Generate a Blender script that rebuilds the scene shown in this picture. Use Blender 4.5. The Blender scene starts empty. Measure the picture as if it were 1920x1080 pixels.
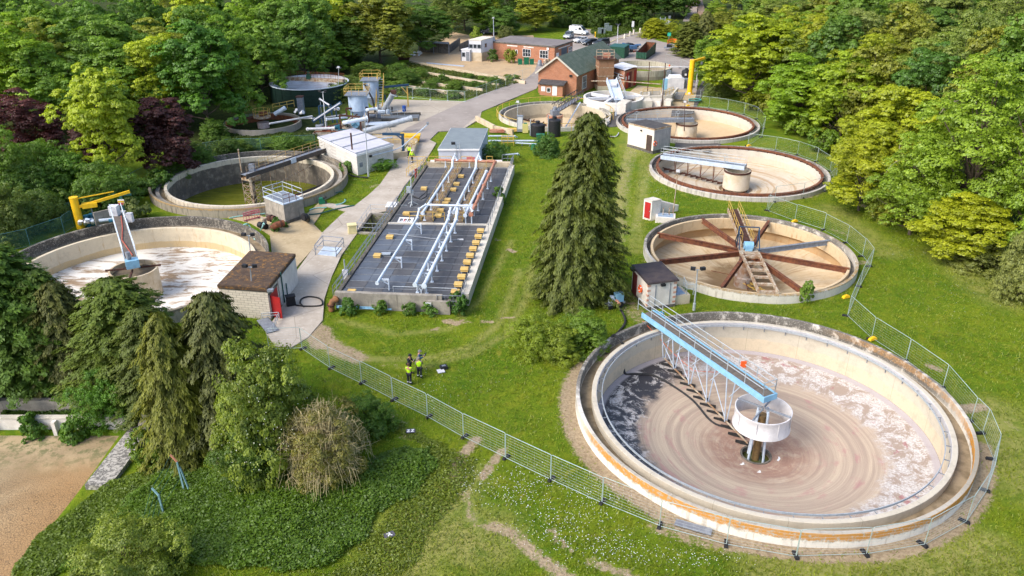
import bpy, math, random
import numpy as np
from mathutils import Vector, Matrix
# ------------------------------------------------------------------ camera, sky, sun, exposure
SC = bpy.context.scene
COL = SC.collection
CAM_H, CAM_F, CAM_P = 32.0, 1470.0, math.radians(25.8)
cam = bpy.data.cameras.new('camera'); cam_o = bpy.data.objects.new('camera',cam); COL.objects.link(cam_o)
cam.sensor_width = 36.0; cam.lens = 36.0 * CAM_F / 1920.0
cam.clip_start = 0.5; cam.clip_end = 3000.0
cam_o.location = (0, 0, CAM_H); cam_o.rotation_euler = (math.pi / 2 - CAM_P, 0, 0)
SC.camera = cam_o
SUN_EL,SUN_AZ = math.radians(43),math.atan2(-0.86,-0.51)      # sun high on the left,a little behind the camera
W = bpy.data.worlds.new('World'); SC.world = W; W.use_nodes = True
wn = W.node_tree; sky = wn.nodes.new('ShaderNodeTexSky'); sky.sky_type = 'NISHITA'; sky.sun_disc = False
sky.sun_elevation = SUN_EL; sky.sun_rotation = SUN_AZ; sky.air_density = 1.0; sky.dust_density = 3.0; sky.ozone_density = 1.0
bg = wn.nodes['Background']; bg.inputs['Strength'].default_value = 0.15
wn.links.new(sky.outputs['Color'], bg.inputs['Color'])
sun = bpy.data.lights.new('sun','SUN'); sun.energy = 1.5; sun.angle = math.radians(32); sun.color = (1.0,0.94,0.85)
sun_o = bpy.data.objects.new('sun', sun); COL.objects.link(sun_o); sun_o.location = (-60, -40, 90)
sd = Vector((math.sin(SUN_AZ) * math.cos(SUN_EL),math.cos(SUN_AZ) * math.cos(SUN_EL),math.sin(SUN_EL)))
sun_o.rotation_euler = sd.to_track_quat('Z', 'Y').to_euler()
SC.view_settings.view_transform = 'Standard'; SC.view_settings.look = 'None'
SC.view_settings.gamma = 1.0; SC.view_settings.use_curve_mapping = False
SC.view_settings.exposure = 1.06
SC.cycles.max_bounces = 6; SC.cycles.diffuse_bounces = 3; SC.cycles.glossy_bounces = 2
SC.cycles.transmission_bounces = 3; SC.cycles.transparent_max_bounces = 6
# ------------------------------------------------------------------ helpers
R = math.radians
RND = random.Random(7)
cP, sP = math.cos(CAM_P), math.sin(CAM_P)
def P(px, py, z=0.0):
 """point of the level z that is seen at pixel (px, py) of the 1920 px wide photograph"""
 x = (px - 960) / CAM_F; v = (540 - py) / CAM_F
 dy, dz = cP + v * sP, -sP + v * cP
 t = (z - CAM_H) / dz
 return Vector((x * t, dy * t, z))
def top_at(base, py):
 """height above base.z whose image row is py"""
 v = (540 - py) / CAM_F
 a = math.atan2(-sP + v * cP, cP + v * sP)
 return CAM_H + base.y * math.tan(a) - base.z
MESH_CACHE = {}
class MB:
 def __init__(s):
  s.v = []; s.f = []
 def add(s, vs, fs):
  n = len(s.v)
  s.v += [tuple(v) for v in vs]
  s.f += [tuple(i + n for i in f) for f in fs]
  return s
 def box(s, c, size, rz=0.0, taper=1.0):
  x, y, z = size[0] / 2, size[1] / 2, size[2] / 2
  ca, sa = math.cos(rz), math.sin(rz); vs = []
  for dz in (-1, 1):
   k = taper if dz > 0 else 1.0
   for dx, dy in ((-1, -1), (1, -1), (1, 1), (-1, 1)):
    a, b = dx * x * k, dy * y * k
    vs.append((c[0] + a * ca - b * sa, c[1] + a * sa + b * ca, c[2] + dz * z))
  return s.add(vs,[(3,2,1,0),(4,5,6,7),(0,1,5,4),(1,2,6,5),(2,3,7,6),(3,0,4,7)])
 def bar(s, a, b, w, h):
  a, b = Vector(a), Vector(b); d = (b - a)
  if d.length < 1e-6: return s
  d.normalize()
  up = Vector((0, 0, 1)) if abs(d.z) < 0.98 else Vector((0, 1, 0))
  side = d.cross(up).normalized(); up = side.cross(d).normalized()
  vs = []
  for p in (a, b):
   for sx, sz in ((-1, -1), (1, -1), (1, 1), (-1, 1)):
    vs.append(p + side * (sx * w / 2) + up * (sz * h / 2))
  return s.add(vs,[(0,1,2,3),(7,6,5,4),(0,4,5,1),(1,5,6,2),(2,6,7,3),(3,7,4,0)])
 def tube(s, a, b, r, n=8, r2=None):
  return s.path([a, b], r, n, r2)
 def path(s, pts, r, n=8, r2=None, closed=False):
  pts = [Vector(p) for p in pts]; m = len(pts); vs = []; fs = []
  prev = None
  for i, p in enumerate(pts):
   if closed: d = pts[(i + 1) % m] - pts[i - 1]
   else: d = pts[min(i + 1, m - 1)] - pts[max(i - 1, 0)]
   if d.length < 1e-9: d = Vector((0, 0, 1))
   d.normalize()
   if prev is None:
    u = d.cross(Vector((0, 0, 1)))
    if u.length < 0.05: u = d.cross(Vector((1, 0, 0)))
   else:
    u = prev - d * prev.dot(d)
    if u.length < 0.05: u = d.cross(Vector((1, 0, 0)))
   u.normalize(); prev = u; w = d.cross(u)
   rr = r if r2 is None else r + (r2 - r) * i / max(1, m - 1)
   for k in range(n):
    a = 2 * math.pi * k / n
    vs.append(p + (u * math.cos(a) + w * math.sin(a)) * rr)
  for i in range(m if closed else m - 1):
   j = (i + 1) % m
   for k in range(n):
    fs.append((i * n + k, i * n + (k + 1) % n, j * n + (k + 1) % n, j * n + k))
  if not closed:
   fs.append(tuple(range(n - 1, -1, -1))); fs.append(tuple((m - 1) * n + k for k in range(n)))
  return s.add(vs, fs)
 def lathe(s, c, prof, n=72, a0=0.0, a1=2 * math.pi):
  full = abs(a1 - a0 - 2 * math.pi) < 1e-6
  k = n if full else n + 1; vs = []; fs = []
  for r, z in prof:
   for i in range(k):
    a = a0 + (a1 - a0) * i / n
    vs.append((c[0] + r * math.cos(a), c[1] + r * math.sin(a), c[2] + z))
  for j in range(len(prof) - 1):
   for i in range(n):
    i2 = (i + 1) % k
    fs.append((j * k + i, j * k + i2, (j + 1) * k + i2, (j + 1) * k + i))
  return s.add(vs, fs)
 def prism(s, poly, z0, z1):
  n = len(poly)
  a = sum(poly[i][0] * poly[(i + 1) % n][1] - poly[(i + 1) % n][0] * poly[i][1] for i in range(n))
  if a < 0: poly = poly[::-1]
  vs = [(p[0], p[1], z0) for p in poly] + [(p[0], p[1], z1) for p in poly]
  return s.add(vs, [tuple(range(n - 1, -1, -1)), tuple(range(n, 2 * n))] +
                     [(i, (i + 1) % n, n + (i + 1) % n, n + i) for i in range(n)])
 def poly(s, pts):
  return s.add(pts, [tuple(range(len(pts)))])
 def sphere(s, c, r, n=10, m=6, sz=1.0):
  prof = [(max(1e-4,r * math.sin(math.pi * j / m)),-r * sz * math.cos(math.pi * j / m)) for j in range(m + 1)]
  return s.lathe(c, prof, n)
 def mesh(s, name, smooth=True):
  me = bpy.data.meshes.new(name)
  me.from_pydata(s.v, [], s.f); me.update()
  if smooth:
   me.polygons.foreach_set('use_smooth', [True] * len(me.polygons))
   me.set_sharp_from_angle(angle=R(32))
  return me
 def build(s,name,mat,parent=None,label=None,cat=None,group=None,kind=None,smooth=True,org=None):
  if parent is None:
   a = np.array(s.v)
   o = Vector(org) if org is not None else Vector(((a[:,0].min() + a[:,0].max()) / 2,(a[:,1].min() + a[:,1].max()) / 2,a[:,2].min()))
  else:
   o = wloc(parent)
  s.v = [(x - o.x, y - o.y, z - o.z) for x, y, z in s.v]
  ob = link(name, s.mesh(name, smooth), mat, parent)
  if parent is None: ob.location = o
  tag(ob, label, cat, group, kind)
  return ob
def wloc(o):
 v = Vector((0, 0, 0))
 while o is not None:
  v = v + o.location; o = o.parent
 return v
def link(name, me, mat, parent=None):
 ob = bpy.data.objects.new(name, me)
 if mat is not None and len(me.materials) == 0: me.materials.append(mat)
 COL.objects.link(ob)
 if parent is not None: ob.parent = parent
 return ob
def tag(o, label=None, cat=None, group=None, kind=None):
 if label: o['label'] = label
 if cat: o['category'] = cat
 if group: o['group'] = group
 if kind: o['kind'] = kind
 return o
def thing(name, label, cat, loc=(0, 0, 0), rz=0.0, group=None):
 o = bpy.data.objects.new(name, None); COL.objects.link(o)
 o.empty_display_size = 0.2; o.location = loc; o.rotation_euler = (0, 0, rz)
 return tag(o, label, cat, group)
def copy_tree(o, loc=None, rz=None, label=None, parent=None):
 c = o.copy(); COL.objects.link(c); c.parent = parent
 if loc is not None: c.location = loc
 if rz is not None: c.rotation_euler = (0, 0, rz)
 if label: c['label'] = label
 for ch in list(o.children): copy_tree(ch, parent=c)
 return c
def inst(name, key, maker, mat, parent, loc, rz=0.0):
 """small alike piece that shares its mesh data"""
 if key not in MESH_CACHE:
  mb = MB(); maker(mb); MESH_CACHE[key] = mb.mesh(name)
  MESH_CACHE[key].materials.append(mat)
 o = bpy.data.objects.new(name, MESH_CACHE[key]); COL.objects.link(o)
 o.parent = parent; o.location = Vector(loc) - (wloc(parent) if parent else Vector()); o.rotation_euler = (0,0,rz)
 return o
ORD = ['first','second','third','fourth','fifth','sixth','seventh','eighth','ninth','tenth','eleventh','twelfth',
       'thirteenth','fourteenth','fifteenth','sixteenth','seventeenth','eighteenth','nineteenth','twentieth']
ORD += ['twenty-' + x for x in ORD[:9]] + ['thirtieth'] + ['thirty-' + x for x in ORD[:9]]
def rails(parent,pts,mat,h=1.05,step=1.6,r=0.03,name='handrail',mids=(0.55,),label=None,cat=None,posts=True,ends=True,close=False):
 """a tubular handrail along pts (points at its foot): rails are one piece, each post a piece of its own"""
 pts = [Vector(p) for p in pts]
 top = parent
 if parent is None:
  top = thing(name, label, cat, pts[0])
  rail_name = 'rail'
 else:
  rail_name = name
 mb = MB()
 q = pts + ([pts[0]] if close else [])
 for i in range(len(q) - 1):
  for k in (1.0,) + tuple(mids):
   mb.tube(q[i] + Vector((0, 0, h * k)), q[i + 1] + Vector((0, 0, h * k)), r, 6)
 ro = mb.build(rail_name, mat, top)
 holder = ro if parent is not None else top
 for i in range(len(q) - 1):
  L = (q[i + 1] - q[i]).length; n = max(1, round(L / step))
  for j in range(n + (1 if i == len(q) - 2 and not close else 0)):
   p = q[i].lerp(q[i + 1], j / n)
   inst('post',('post',round(h,2),r,mat.name),lambda m: m.tube((0,0,0),(0,0,h),r,6),mat,holder,p)
 return top if parent is None else ro
# ------------------------------------------------------------------ materials
MATS = {}
def nt(name):
 m = bpy.data.materials.new(name); m.use_nodes = True
 return m, m.node_tree, m.node_tree.nodes['Principled BSDF']
def N(t, typ, **kw):
 n = t.nodes.new(typ)
 for k, v in kw.items(): setattr(n, k, v)
 return n
def noise(t, vec, scale, detail=5.0, rough=0.6, dist=0.0):
 n = N(t, 'ShaderNodeTexNoise')
 n.inputs['Scale'].default_value = scale; n.inputs['Detail'].default_value = detail
 n.inputs['Roughness'].default_value = rough; n.inputs['Distortion'].default_value = dist
 t.links.new(vec, n.inputs['Vector'])
 return n.outputs['Fac']
def ramp(t, fac, lo, hi):
 n = N(t, 'ShaderNodeMapRange'); n.interpolation_type = 'SMOOTHSTEP'
 n.inputs['From Min'].default_value = lo; n.inputs['From Max'].default_value = hi
 t.links.new(fac, n.inputs['Value'])
 return n.outputs['Result']
def mix(t, fac, a, b, mode='MIX'):
 n = N(t, 'ShaderNodeMix', data_type='RGBA', blend_type=mode)
 for sock, v in ((n.inputs[0], fac), (n.inputs[6], a), (n.inputs[7], b)):
  if hasattr(v, 'is_linked'): t.links.new(v, sock)
  elif isinstance(v, (int, float)): sock.default_value = v
  else: sock.default_value = (*v, 1.0)
 return n.outputs[2]
def mth(t, op, a, b=None, c=None):
 n = N(t, 'ShaderNodeMath', operation=op)
 for s_, v in zip(n.inputs, (a, b, c)):
  if v is None: continue
  if hasattr(v, 'is_linked'): t.links.new(v, s_)
  else: s_.default_value = v
 return n.outputs[0]
def world_pos(t):
 return N(t, 'ShaderNodeNewGeometry').outputs['Position']
def obj_pos(t):
 return N(t, 'ShaderNodeTexCoord').outputs['Object']
def stretch(t, vec, sc):
 n = N(t, 'ShaderNodeMapping'); n.inputs['Scale'].default_value = sc
 t.links.new(vec, n.inputs['Vector'])
 return n.outputs['Vector']
def bump(t, b, fac, strength, dist=0.02):
 n = N(t,'ShaderNodeBump'); n.inputs['Strength'].default_value = strength; n.inputs['Distance'].default_value = dist
 t.links.new(fac, n.inputs['Height']); t.links.new(n.outputs['Normal'], b.inputs['Normal'])
def pm(name,c1,c2=None,scale=1.5,rough=0.8,metal=0.0,spot=None,streak=None,bmp=0.25,lo=0.35,hi=0.65,spec=0.3):
 """painted / cast / weathered surface: two tones by noise, spots (colour, scale, threshold), vertical streaks (colour, threshold)"""
 if name in MATS: return MATS[name]
 m, t, b = nt(name); pos = world_pos(t)
 c2 = c2 or tuple(x * 0.72 for x in c1)
 f = ramp(t, noise(t, pos, scale, 6, 0.65), lo, hi)
 col = mix(t, f, c1, c2)
 if streak:
  sv = noise(t, stretch(t, pos, (5, 5, 0.35)), 1.0, 4, 0.6)
  col = mix(t, mth(t, 'MULTIPLY', ramp(t, sv, streak[1], streak[1] + 0.16), 0.8), col, streak[0])
 if spot:
  col = mix(t, ramp(t, noise(t, pos, spot[1], 5, 0.7), spot[2], spot[2] + 0.1), col, spot[0])
 fine = noise(t, pos, 14.0, 4, 0.7)
 col = mix(t, 0.35, col, mix(t, fine, (0.55, 0.55, 0.55), (1.35, 1.35, 1.35)), 'MULTIPLY')
 t.links.new(col, b.inputs['Base Color'])
 b.inputs['Roughness'].default_value = rough; b.inputs['Metallic'].default_value = metal
 b.inputs['Specular IOR Level'].default_value = spec
 if bmp: bump(t, b, fine, bmp, 0.02)
 MATS[name] = m
 return m
GALV = pm('galvanised steel', (0.48, 0.52, 0.55), (0.36, 0.41, 0.45), 6, 0.45, 0.35, bmp=0)
GALV_D = pm('dull grey steel', (0.26, 0.29, 0.33), (0.18, 0.20, 0.24), 3, 0.55, 0.2, bmp=0.1)
STEEL_L = pm('pale blue grey painted steel',(0.52,0.60,0.70),(0.42,0.50,0.60),2,0.5,0.0,((0.30,0.17,0.09),5,0.70),bmp=0.08)
BLUE_L = pm('sky blue paint',(0.24,0.47,0.65),(0.19,0.39,0.56),2,0.55,0,((0.42,0.40,0.36),6,0.62),bmp=0.06)
BLUE_D = pm('dark blue paint', (0.022, 0.065, 0.13), (0.018, 0.05, 0.10), 3, 0.5, 0, bmp=0.06)
TEAL = pm('teal paint', (0.03, 0.17, 0.25), (0.02, 0.11, 0.18), 4, 0.5, 0, bmp=0.06)
YEL = pm('yellow paint',(0.60,0.41,0.09),(0.48,0.31,0.08),4,0.55,0,((0.30,0.17,0.06),6,0.68),bmp=0.06)
YEL_P = pm('faded yellow plastic',(0.64,0.44,0.14),(0.54,0.35,0.11),3,0.5,0,((0.75,0.6,0.3),5,0.62),bmp=0.04)
YEL_B = pm('bright yellow paint', (0.85, 0.52, 0.015), (0.74, 0.43, 0.015), 2, 0.45, 0, bmp=0.03)
RUST = pm('rusty steel',(0.21,0.078,0.036),(0.10,0.040,0.026),2.2,0.9,0,((0.34,0.15,0.06),4,0.62),bmp=0.3)
RUST_D = pm('dark rust',(0.10,0.042,0.028),(0.05,0.026,0.022),2.5,0.9,0,((0.25,0.10,0.04),5,0.66),bmp=0.3)
RUST_P = pm('rust over white paint',(0.47,0.42,0.33),(0.27,0.15,0.075),2.4,0.8,0,((0.19,0.075,0.03),5,0.58),bmp=0.2)
RUST_R = pm('red oxide pipe',(0.36,0.13,0.075),(0.45,0.25,0.17),1.4,0.7,0,((0.62,0.55,0.5),3,0.68),bmp=0.1)
PIPE_W = pm('white blue pipe paint',(0.62,0.69,0.78),(0.50,0.58,0.68),2.2,0.45,0,((0.34,0.2,0.12),6,0.72),bmp=0.05)
CONC = pm('grey concrete',(0.36,0.33,0.28),(0.24,0.22,0.19),1.2,0.95,0,((0.10,0.095,0.085),3,0.62),((0.11,0.10,0.085),0.56),0.5)
CONC_D = pm('black stained concrete',(0.17,0.155,0.13),(0.085,0.080,0.072),1.4,0.95,0,((0.30,0.27,0.22),4,0.64),((0.05,0.05,0.045),0.54),0.5)
CONC_W = pm('pale weathered concrete',(0.62,0.58,0.50),(0.46,0.43,0.37),1.0,0.92,0,((0.20,0.18,0.14),3.5,0.68),((0.25,0.22,0.17),0.60),0.4)
CONC_C = pm('cream stained concrete',(0.58,0.50,0.37),(0.45,0.36,0.24),0.8,0.92,0,((0.27,0.16,0.07),1.2,0.66),((0.34,0.24,0.13),0.60),0.3)
CONC_S = pm('lichen speckled kerb concrete',(0.42,0.40,0.36),(0.13,0.125,0.115),5.0,0.95,0,((0.62,0.60,0.55),7,0.60),None,0.6,0.42,0.58)
RENDER_W = pm('white painted render',(0.72,0.68,0.63),(0.60,0.56,0.51),1.2,0.9,0,((0.36,0.31,0.25),3,0.72),((0.42,0.37,0.30),0.66),0.25)
RENDER_B = pm('pale blue grey render',(0.50,0.54,0.62),(0.44,0.48,0.56),1.0,0.85,0,None,((0.38,0.40,0.45),0.64),0.15)
FELT = pm('dark roofing felt',(0.050,0.048,0.052),(0.085,0.080,0.080),1.6,0.95,0,((0.25,0.24,0.22),9,0.70),None,0.3)
FELT_M = pm('mossy brown felt',(0.060,0.040,0.030),(0.095,0.065,0.045),2.0,0.97,0,((0.22,0.115,0.035),3.2,0.52),None,0.9)
FELT_B = pm('black sheet roof',(0.045,0.036,0.042),(0.075,0.058,0.055),1.2,0.75,0,((0.26,0.22,0.17),12,0.72),None,0.2)
ROOF_G = pm('slate grey roof sheet',(0.17,0.20,0.22),(0.20,0.235,0.25),0.8,0.7,0,None,None,0.1)
WHITE = pm('white paint', (0.78, 0.79, 0.80), (0.70, 0.71, 0.73), 2, 0.5, 0, bmp=0.03)
OFFW = pm('weathered white cladding',(0.62,0.63,0.66),(0.52,0.53,0.57),1.2,0.7,0,((0.36,0.32,0.27),4,0.70),((0.38,0.35,0.31),0.64),0.1)
RED = pm('red paint', (0.42, 0.022, 0.022), (0.33, 0.02, 0.022), 3, 0.5, 0, bmp=0.04)
RED_D = pm('maroon paint', (0.16, 0.022, 0.025), (0.10, 0.02, 0.02), 3, 0.6, 0, bmp=0.05)
PINK = pm('faded pink red plastic', (0.52, 0.12, 0.15), (0.60, 0.24, 0.26), 3, 0.6, 0, bmp=0.05)
ORANGE = pm('orange plastic', (0.80, 0.13, 0.025), (0.70, 0.10, 0.02), 4, 0.5, 0, bmp=0.02)
BLACK = pm('black plastic', (0.014, 0.015, 0.018), (0.022, 0.022, 0.025), 4, 0.6, 0, bmp=0.1)
RUBBER = pm('black rubber', (0.020, 0.021, 0.023), (0.035, 0.035, 0.036), 4, 0.75, 0, bmp=0.15)
GREEN_D = pm('dark green paint',(0.020,0.085,0.050),(0.014,0.060,0.036),2,0.55,0,((0.10,0.09,0.06),4,0.72),bmp=0.08)
GREEN_P = pm('green plastic', (0.012, 0.17, 0.085), (0.010, 0.12, 0.065), 3, 0.5, 0, bmp=0.04)
GREEN_F = pm('green fence paint',(0.030,0.120,0.100),(0.024,0.09,0.085),3,0.6,0.1,bmp=0.05)
WATER_HOSE = pm('pale turquoise hose', (0.20, 0.45, 0.42), (0.28, 0.5, 0.48), 3, 0.5, 0, bmp=0)
WOODP = pm('weathered timber', (0.30, 0.22, 0.14), (0.20, 0.14, 0.09), 4, 0.9, 0, bmp=0.3)
BARK = pm('bark', (0.12, 0.095, 0.070), (0.075, 0.06, 0.045), 5, 0.95, 0, bmp=0.6)
BARK_L = pm('pale dead wood', (0.42, 0.36, 0.28), (0.30, 0.25, 0.19), 5, 0.95, 0, bmp=0.4)
SKIN = pm('skin', (0.50, 0.27, 0.18), (0.46, 0.24, 0.16), 6, 0.6, 0, bmp=0)
HIVIS = pm('hi-vis yellow fabric', (0.50, 0.85, 0.02), (0.42, 0.76, 0.02), 5, 0.8, 0, bmp=0.1)
NAVY = pm('dark navy fabric', (0.016, 0.018, 0.027), (0.026, 0.028, 0.038), 6, 0.9, 0, bmp=0.1)
BLUE_J = pm('blue jacket fabric', (0.018, 0.085, 0.20), (0.015, 0.065, 0.16), 5, 0.85, 0, bmp=0.1)
GREY_F = pm('grey fabric', (0.24, 0.22, 0.20), (0.18, 0.17, 0.16), 6, 0.9, 0, bmp=0.1)
REFL = pm('reflective tape', (0.72, 0.75, 0.74), (0.65, 0.68, 0.68), 6, 0.4, 0.1, bmp=0)
def glass_mat():
 m, t, b = nt('window glass')
 b.inputs['Base Color'].default_value = (0.028,0.036,0.046,1); b.inputs['Roughness'].default_value = 0.06
 b.inputs['Specular IOR Level'].default_value = 0.7
 return m
GLASS = glass_mat()
def car_paint(name, c):
 if name in MATS: return MATS[name]
 m, t, b = nt(name); pos = world_pos(t)
 col = mix(t,mth(t,'MULTIPLY',ramp(t,noise(t,pos,3,4),0.4,0.8),0.25),c,(0.22,0.20,0.17))
 t.links.new(col, b.inputs['Base Color'])
 b.inputs['Roughness'].default_value = 0.3; b.inputs['Coat Weight'].default_value = 0.5; b.inputs['Coat Roughness'].default_value = 0.08
 MATS[name] = m
 return m
# ------------------------------------------------------------------ terrain
TANKS = {'A': (17.82,46.27,13.29),'B': (24.02,73.53,10.49),'C': (30.44,102.08,11.77),'D': (28.79,127.95,11.58),
         'E': (-33.61, 97.11, 12.22), 'F': (-36.8, 69.42, 12.77), 'G': (7.31, 133.43, 9.58)}
def sstep(a, b, x):
 t = np.clip((x - a) / (b - a), 0, 1)
 return t * t * (3 - 2 * t)
WOOD_Y = np.array([20, 60, 73, 82, 92, 105, 125, 141, 160, 190, 240, 400.0])
WOOD_X = np.array([58, 53, 47.5, 42, 42, 43.5, 44.0, 42, 45, 50, 66, 90.0])
def terrain_z(x, y):
 x = np.asarray(x, float); y = np.asarray(y, float)
 xe = np.interp(y, WOOD_Y, WOOD_X)
 z = 0.20 * np.clip(x - xe - 3, 0, None) * sstep(0, 14, x - xe - 3)
 z = np.minimum(z, 22)
 z += 0.10 * np.clip(-62 - x, 0, 160) * sstep(60, 110, y)
 z += -2.0 * (1 - sstep(-27, -14, x)) * (1 - sstep(47.5, 54, y))
 z += np.where((x < -28.4) & (y < 46.5), -0.7, 0)
 z += 0.05 * np.clip(y - 345, 0, 400)
 off = np.ones_like(x)
 near = (np.abs(x) < 70) & (y < 160)
 z += np.where(near,0.035 * (np.sin(x * 0.9 + 1.3) * np.cos(y * 0.7) + np.sin(x * 0.37 - y * 0.53)) - 0.085,0)
 return z
def tz(p):
 return float(terrain_z(np.array([p[0]]), np.array([p[1]]))[0])
def PT(px, py):
 """point of the terrain seen at a pixel"""
 z = 0.0
 for _ in range(14):
  q = P(px, py, z); z = 0.5 * z + 0.5 * tz(q)
 q = P(px, py, z); return Vector((q.x, q.y, tz(q)))
def seg_dist(x, y, pts):
 d = np.full(x.shape, 1e9)
 for (ax, ay), (bx, by) in zip(pts[:-1], pts[1:]):
  dx, dy = bx - ax, by - ay; L = dx * dx + dy * dy + 1e-9
  t = np.clip(((x - ax) * dx + (y - ay) * dy) / L, 0, 1)
  d = np.minimum(d, np.hypot(x - ax - t * dx, y - ay - t * dy))
 return d
def px_line(l, z=0):
 return [tuple(P(a, b, z)[:2]) for a, b in l]
DIRT = [  # wheel ruts, worn corners and bare patches: pixel polyline, half width, strength
 ([(893,822),(872,848),(856,870),(848,890)],0.34,.85),([(942,842),(922,868),(905,893)],0.28,0.75),
 ([(848,890),(868,905),(876,930),(885,968),(898,985)],0.30,0.55),([(925,985),(960,998),(985,1022),(1020,1050),(1075,1090)],0.42,0.72),
 ([(1033,993),(1050,1015),(1068,1030)],0.22,0.7),([(1110,1052),(1150,1066),(1185,1078)],0.34,0.7),
 ([(600,618),(612,640),(635,655),(670,668)],0.8,0.75),([(585,600),(598,645)],0.7,0.8),([(640,650),(720,680),(770,690)],0.5,0.35),
 ([(838,600),(856,604)],0.35,0.95),([(868,600),(880,602)],0.25,0.7),([(905,601),(922,602)],0.25,0.8),([(940,594),(965,592)],0.2,0.7),
 ([(812,615),(822,613)],0.2,0.7),([(955,466),(962,470)],0.3,0.9),([(930,448),(934,450)],0.2,0.7),
 ([(1190,255),(1180,300),(1170,350),(1168,400),(1160,450)],0.9,0.42),([(1212,330),(1205,380),(1190,430)],0.5,0.35),
 ([(700,348),(728,343)],0.6,0.5),([(690,400),(650,425)],0.4,0.4),([(1180,545),(1190,590),(1215,600)],0.9,0.5),
 ([(1600,495),(1625,490)],0.4,0.6),([(1620,385),(1632,390)],0.6,0.6),([(1745,685),(1760,690)],0.4,0.7),([(1790,765),(1840,762)],0.45,0.9),
 ([(1855,790),(1900,800)],0.6,0.35),([(585,565),(600,520)],0.5,0.7),([(770,815),(745,790),(700,750)],0.7,0.4),
 ([(1230,985),(1290,1005),(1380,1030)],0.5,0.6),([(1700,395),(1720,405)],0.5,0.5),([(1560,430),(1590,440)],0.4,0.5),
]
FADE = [  # mown and driven lines where the grass is paler
 ([(975,505),(955,560),(930,610),(880,650),(800,672),(690,670)],0.28,0.5),([(1000,495),(985,560),(950,625),(890,660),(800,685)],0.28,0.5),
 ([(960,450),(900,560),(840,615),(740,625),(640,600)],0.25,0.4),([(1185,250),(1165,340),(1150,470)],0.5,0.5),
 ([(1215,250),(1205,340),(1190,470)],0.5,0.4),([(1190,285),(1200,250)],1.6,0.4),([(880,420),(935,330)],0.5,0.25),
 ([(1450,1070),(1700,1062),(1850,1030)],1.2,0.6),([(1860,770),(1915,900)],1.4,0.5),([(900,1010),(820,1000),(760,1040)],1.6,0.6),
 ([(1880,560),(1780,480)],1.5,0.4),([(860,900),(820,950),(760,990)],1.2,0.55),([(1560,390),(1660,470)],1.2,0.4),
]
def build_terrain():
 xs = np.concatenate([np.arange(-420,-75,12),np.arange(-75,-45,2.5),np.arange(-45,62,0.42),np.arange(62,100,3),np.arange(100,430,12)])
 ys = np.concatenate([np.arange(-60,26,8),np.arange(26,112,0.42),np.arange(112,165,0.9),np.arange(165,260,4),np.arange(260,900,25)])
 X, Y = np.meshgrid(xs, ys); Z = terrain_z(X, Y)
 nx, ny = len(xs), len(ys)
 dirt = np.zeros_like(X); fade = np.zeros_like(X)
 for pts, w, s in DIRT:
  dirt = np.maximum(dirt, s * (1 - sstep(w * 0.5, w * 2.1, seg_dist(X, Y, px_line(pts)))))
 for pts, w, s in FADE:
  fade = np.maximum(fade,min(1,s * 1.6) * (1 - sstep(w * 0.4,w * 2.4,seg_dist(X,Y,px_line(pts)))))
 ax,ay,ar = TANKS['A']; d = np.hypot(X - ax,Y - ay) - ar; ang = np.degrees(np.arctan2(Y - ay,X - ax)) % 360
 wA = np.where((ang > 150) & (ang < 345), 1.0, 0.25) * (1 - sstep(0.5, 1.9, d))
 dirt = np.maximum(dirt, wA * 0.95)
 for k, am in (('B', .35), ('C', .5), ('D', .3), ('E', .3)):
  ax, ay, ar = TANKS[k]; d = np.hypot(X - ax, Y - ay) - ar
  dirt = np.maximum(dirt, am * (1 - sstep(0.1, 0.9, d)))
 xe = np.interp(Y, WOOD_Y, WOOD_X)
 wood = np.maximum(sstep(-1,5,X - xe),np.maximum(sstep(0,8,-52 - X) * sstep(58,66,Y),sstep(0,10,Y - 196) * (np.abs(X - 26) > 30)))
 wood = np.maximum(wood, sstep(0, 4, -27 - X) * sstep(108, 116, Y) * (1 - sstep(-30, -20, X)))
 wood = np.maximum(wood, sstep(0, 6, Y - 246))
 keep = np.ones((ny - 1, nx - 1), bool)
 cx = (X[:-1, :-1] + X[1:, 1:]) / 2; cy = (Y[:-1, :-1] + Y[1:, 1:]) / 2
 for k, (ax, ay, ar) in TANKS.items():
  keep &= np.hypot(cx - ax, cy - ay) > ar - 0.62
 for poly in HOLES:
  inside = np.zeros_like(keep)
  n = len(poly); j = n - 1
  for i in range(n):
   (x1, y1), (x2, y2) = poly[i], poly[j]
   c = ((y1 > cy) != (y2 > cy)) & (cx < (x2 - x1) * (cy - y1) / (y2 - y1 + 1e-12) + x1)
   inside ^= c; j = i
  keep &= ~inside
 I = np.arange(nx * ny).reshape(ny, nx)
 q = np.stack([I[:-1, :-1], I[:-1, 1:], I[1:, 1:], I[1:, :-1]], -1)[keep]
 me = bpy.data.meshes.new('ground')
 me.from_pydata(np.stack([X, Y, Z], -1).reshape(-1, 3).tolist(), [], q.tolist()); me.update()
 me.polygons.foreach_set('use_smooth', [True] * len(me.polygons))
 for nm, arr in (('dirt', dirt), ('fade', fade), ('wood', wood)):
  a = me.attributes.new(nm,'FLOAT','POINT'); a.data.foreach_set('value',arr.reshape(-1).astype(np.float32))
 ob = link('ground', me, MAT_GROUND()); tag(ob, kind='structure')
 return ob
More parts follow.
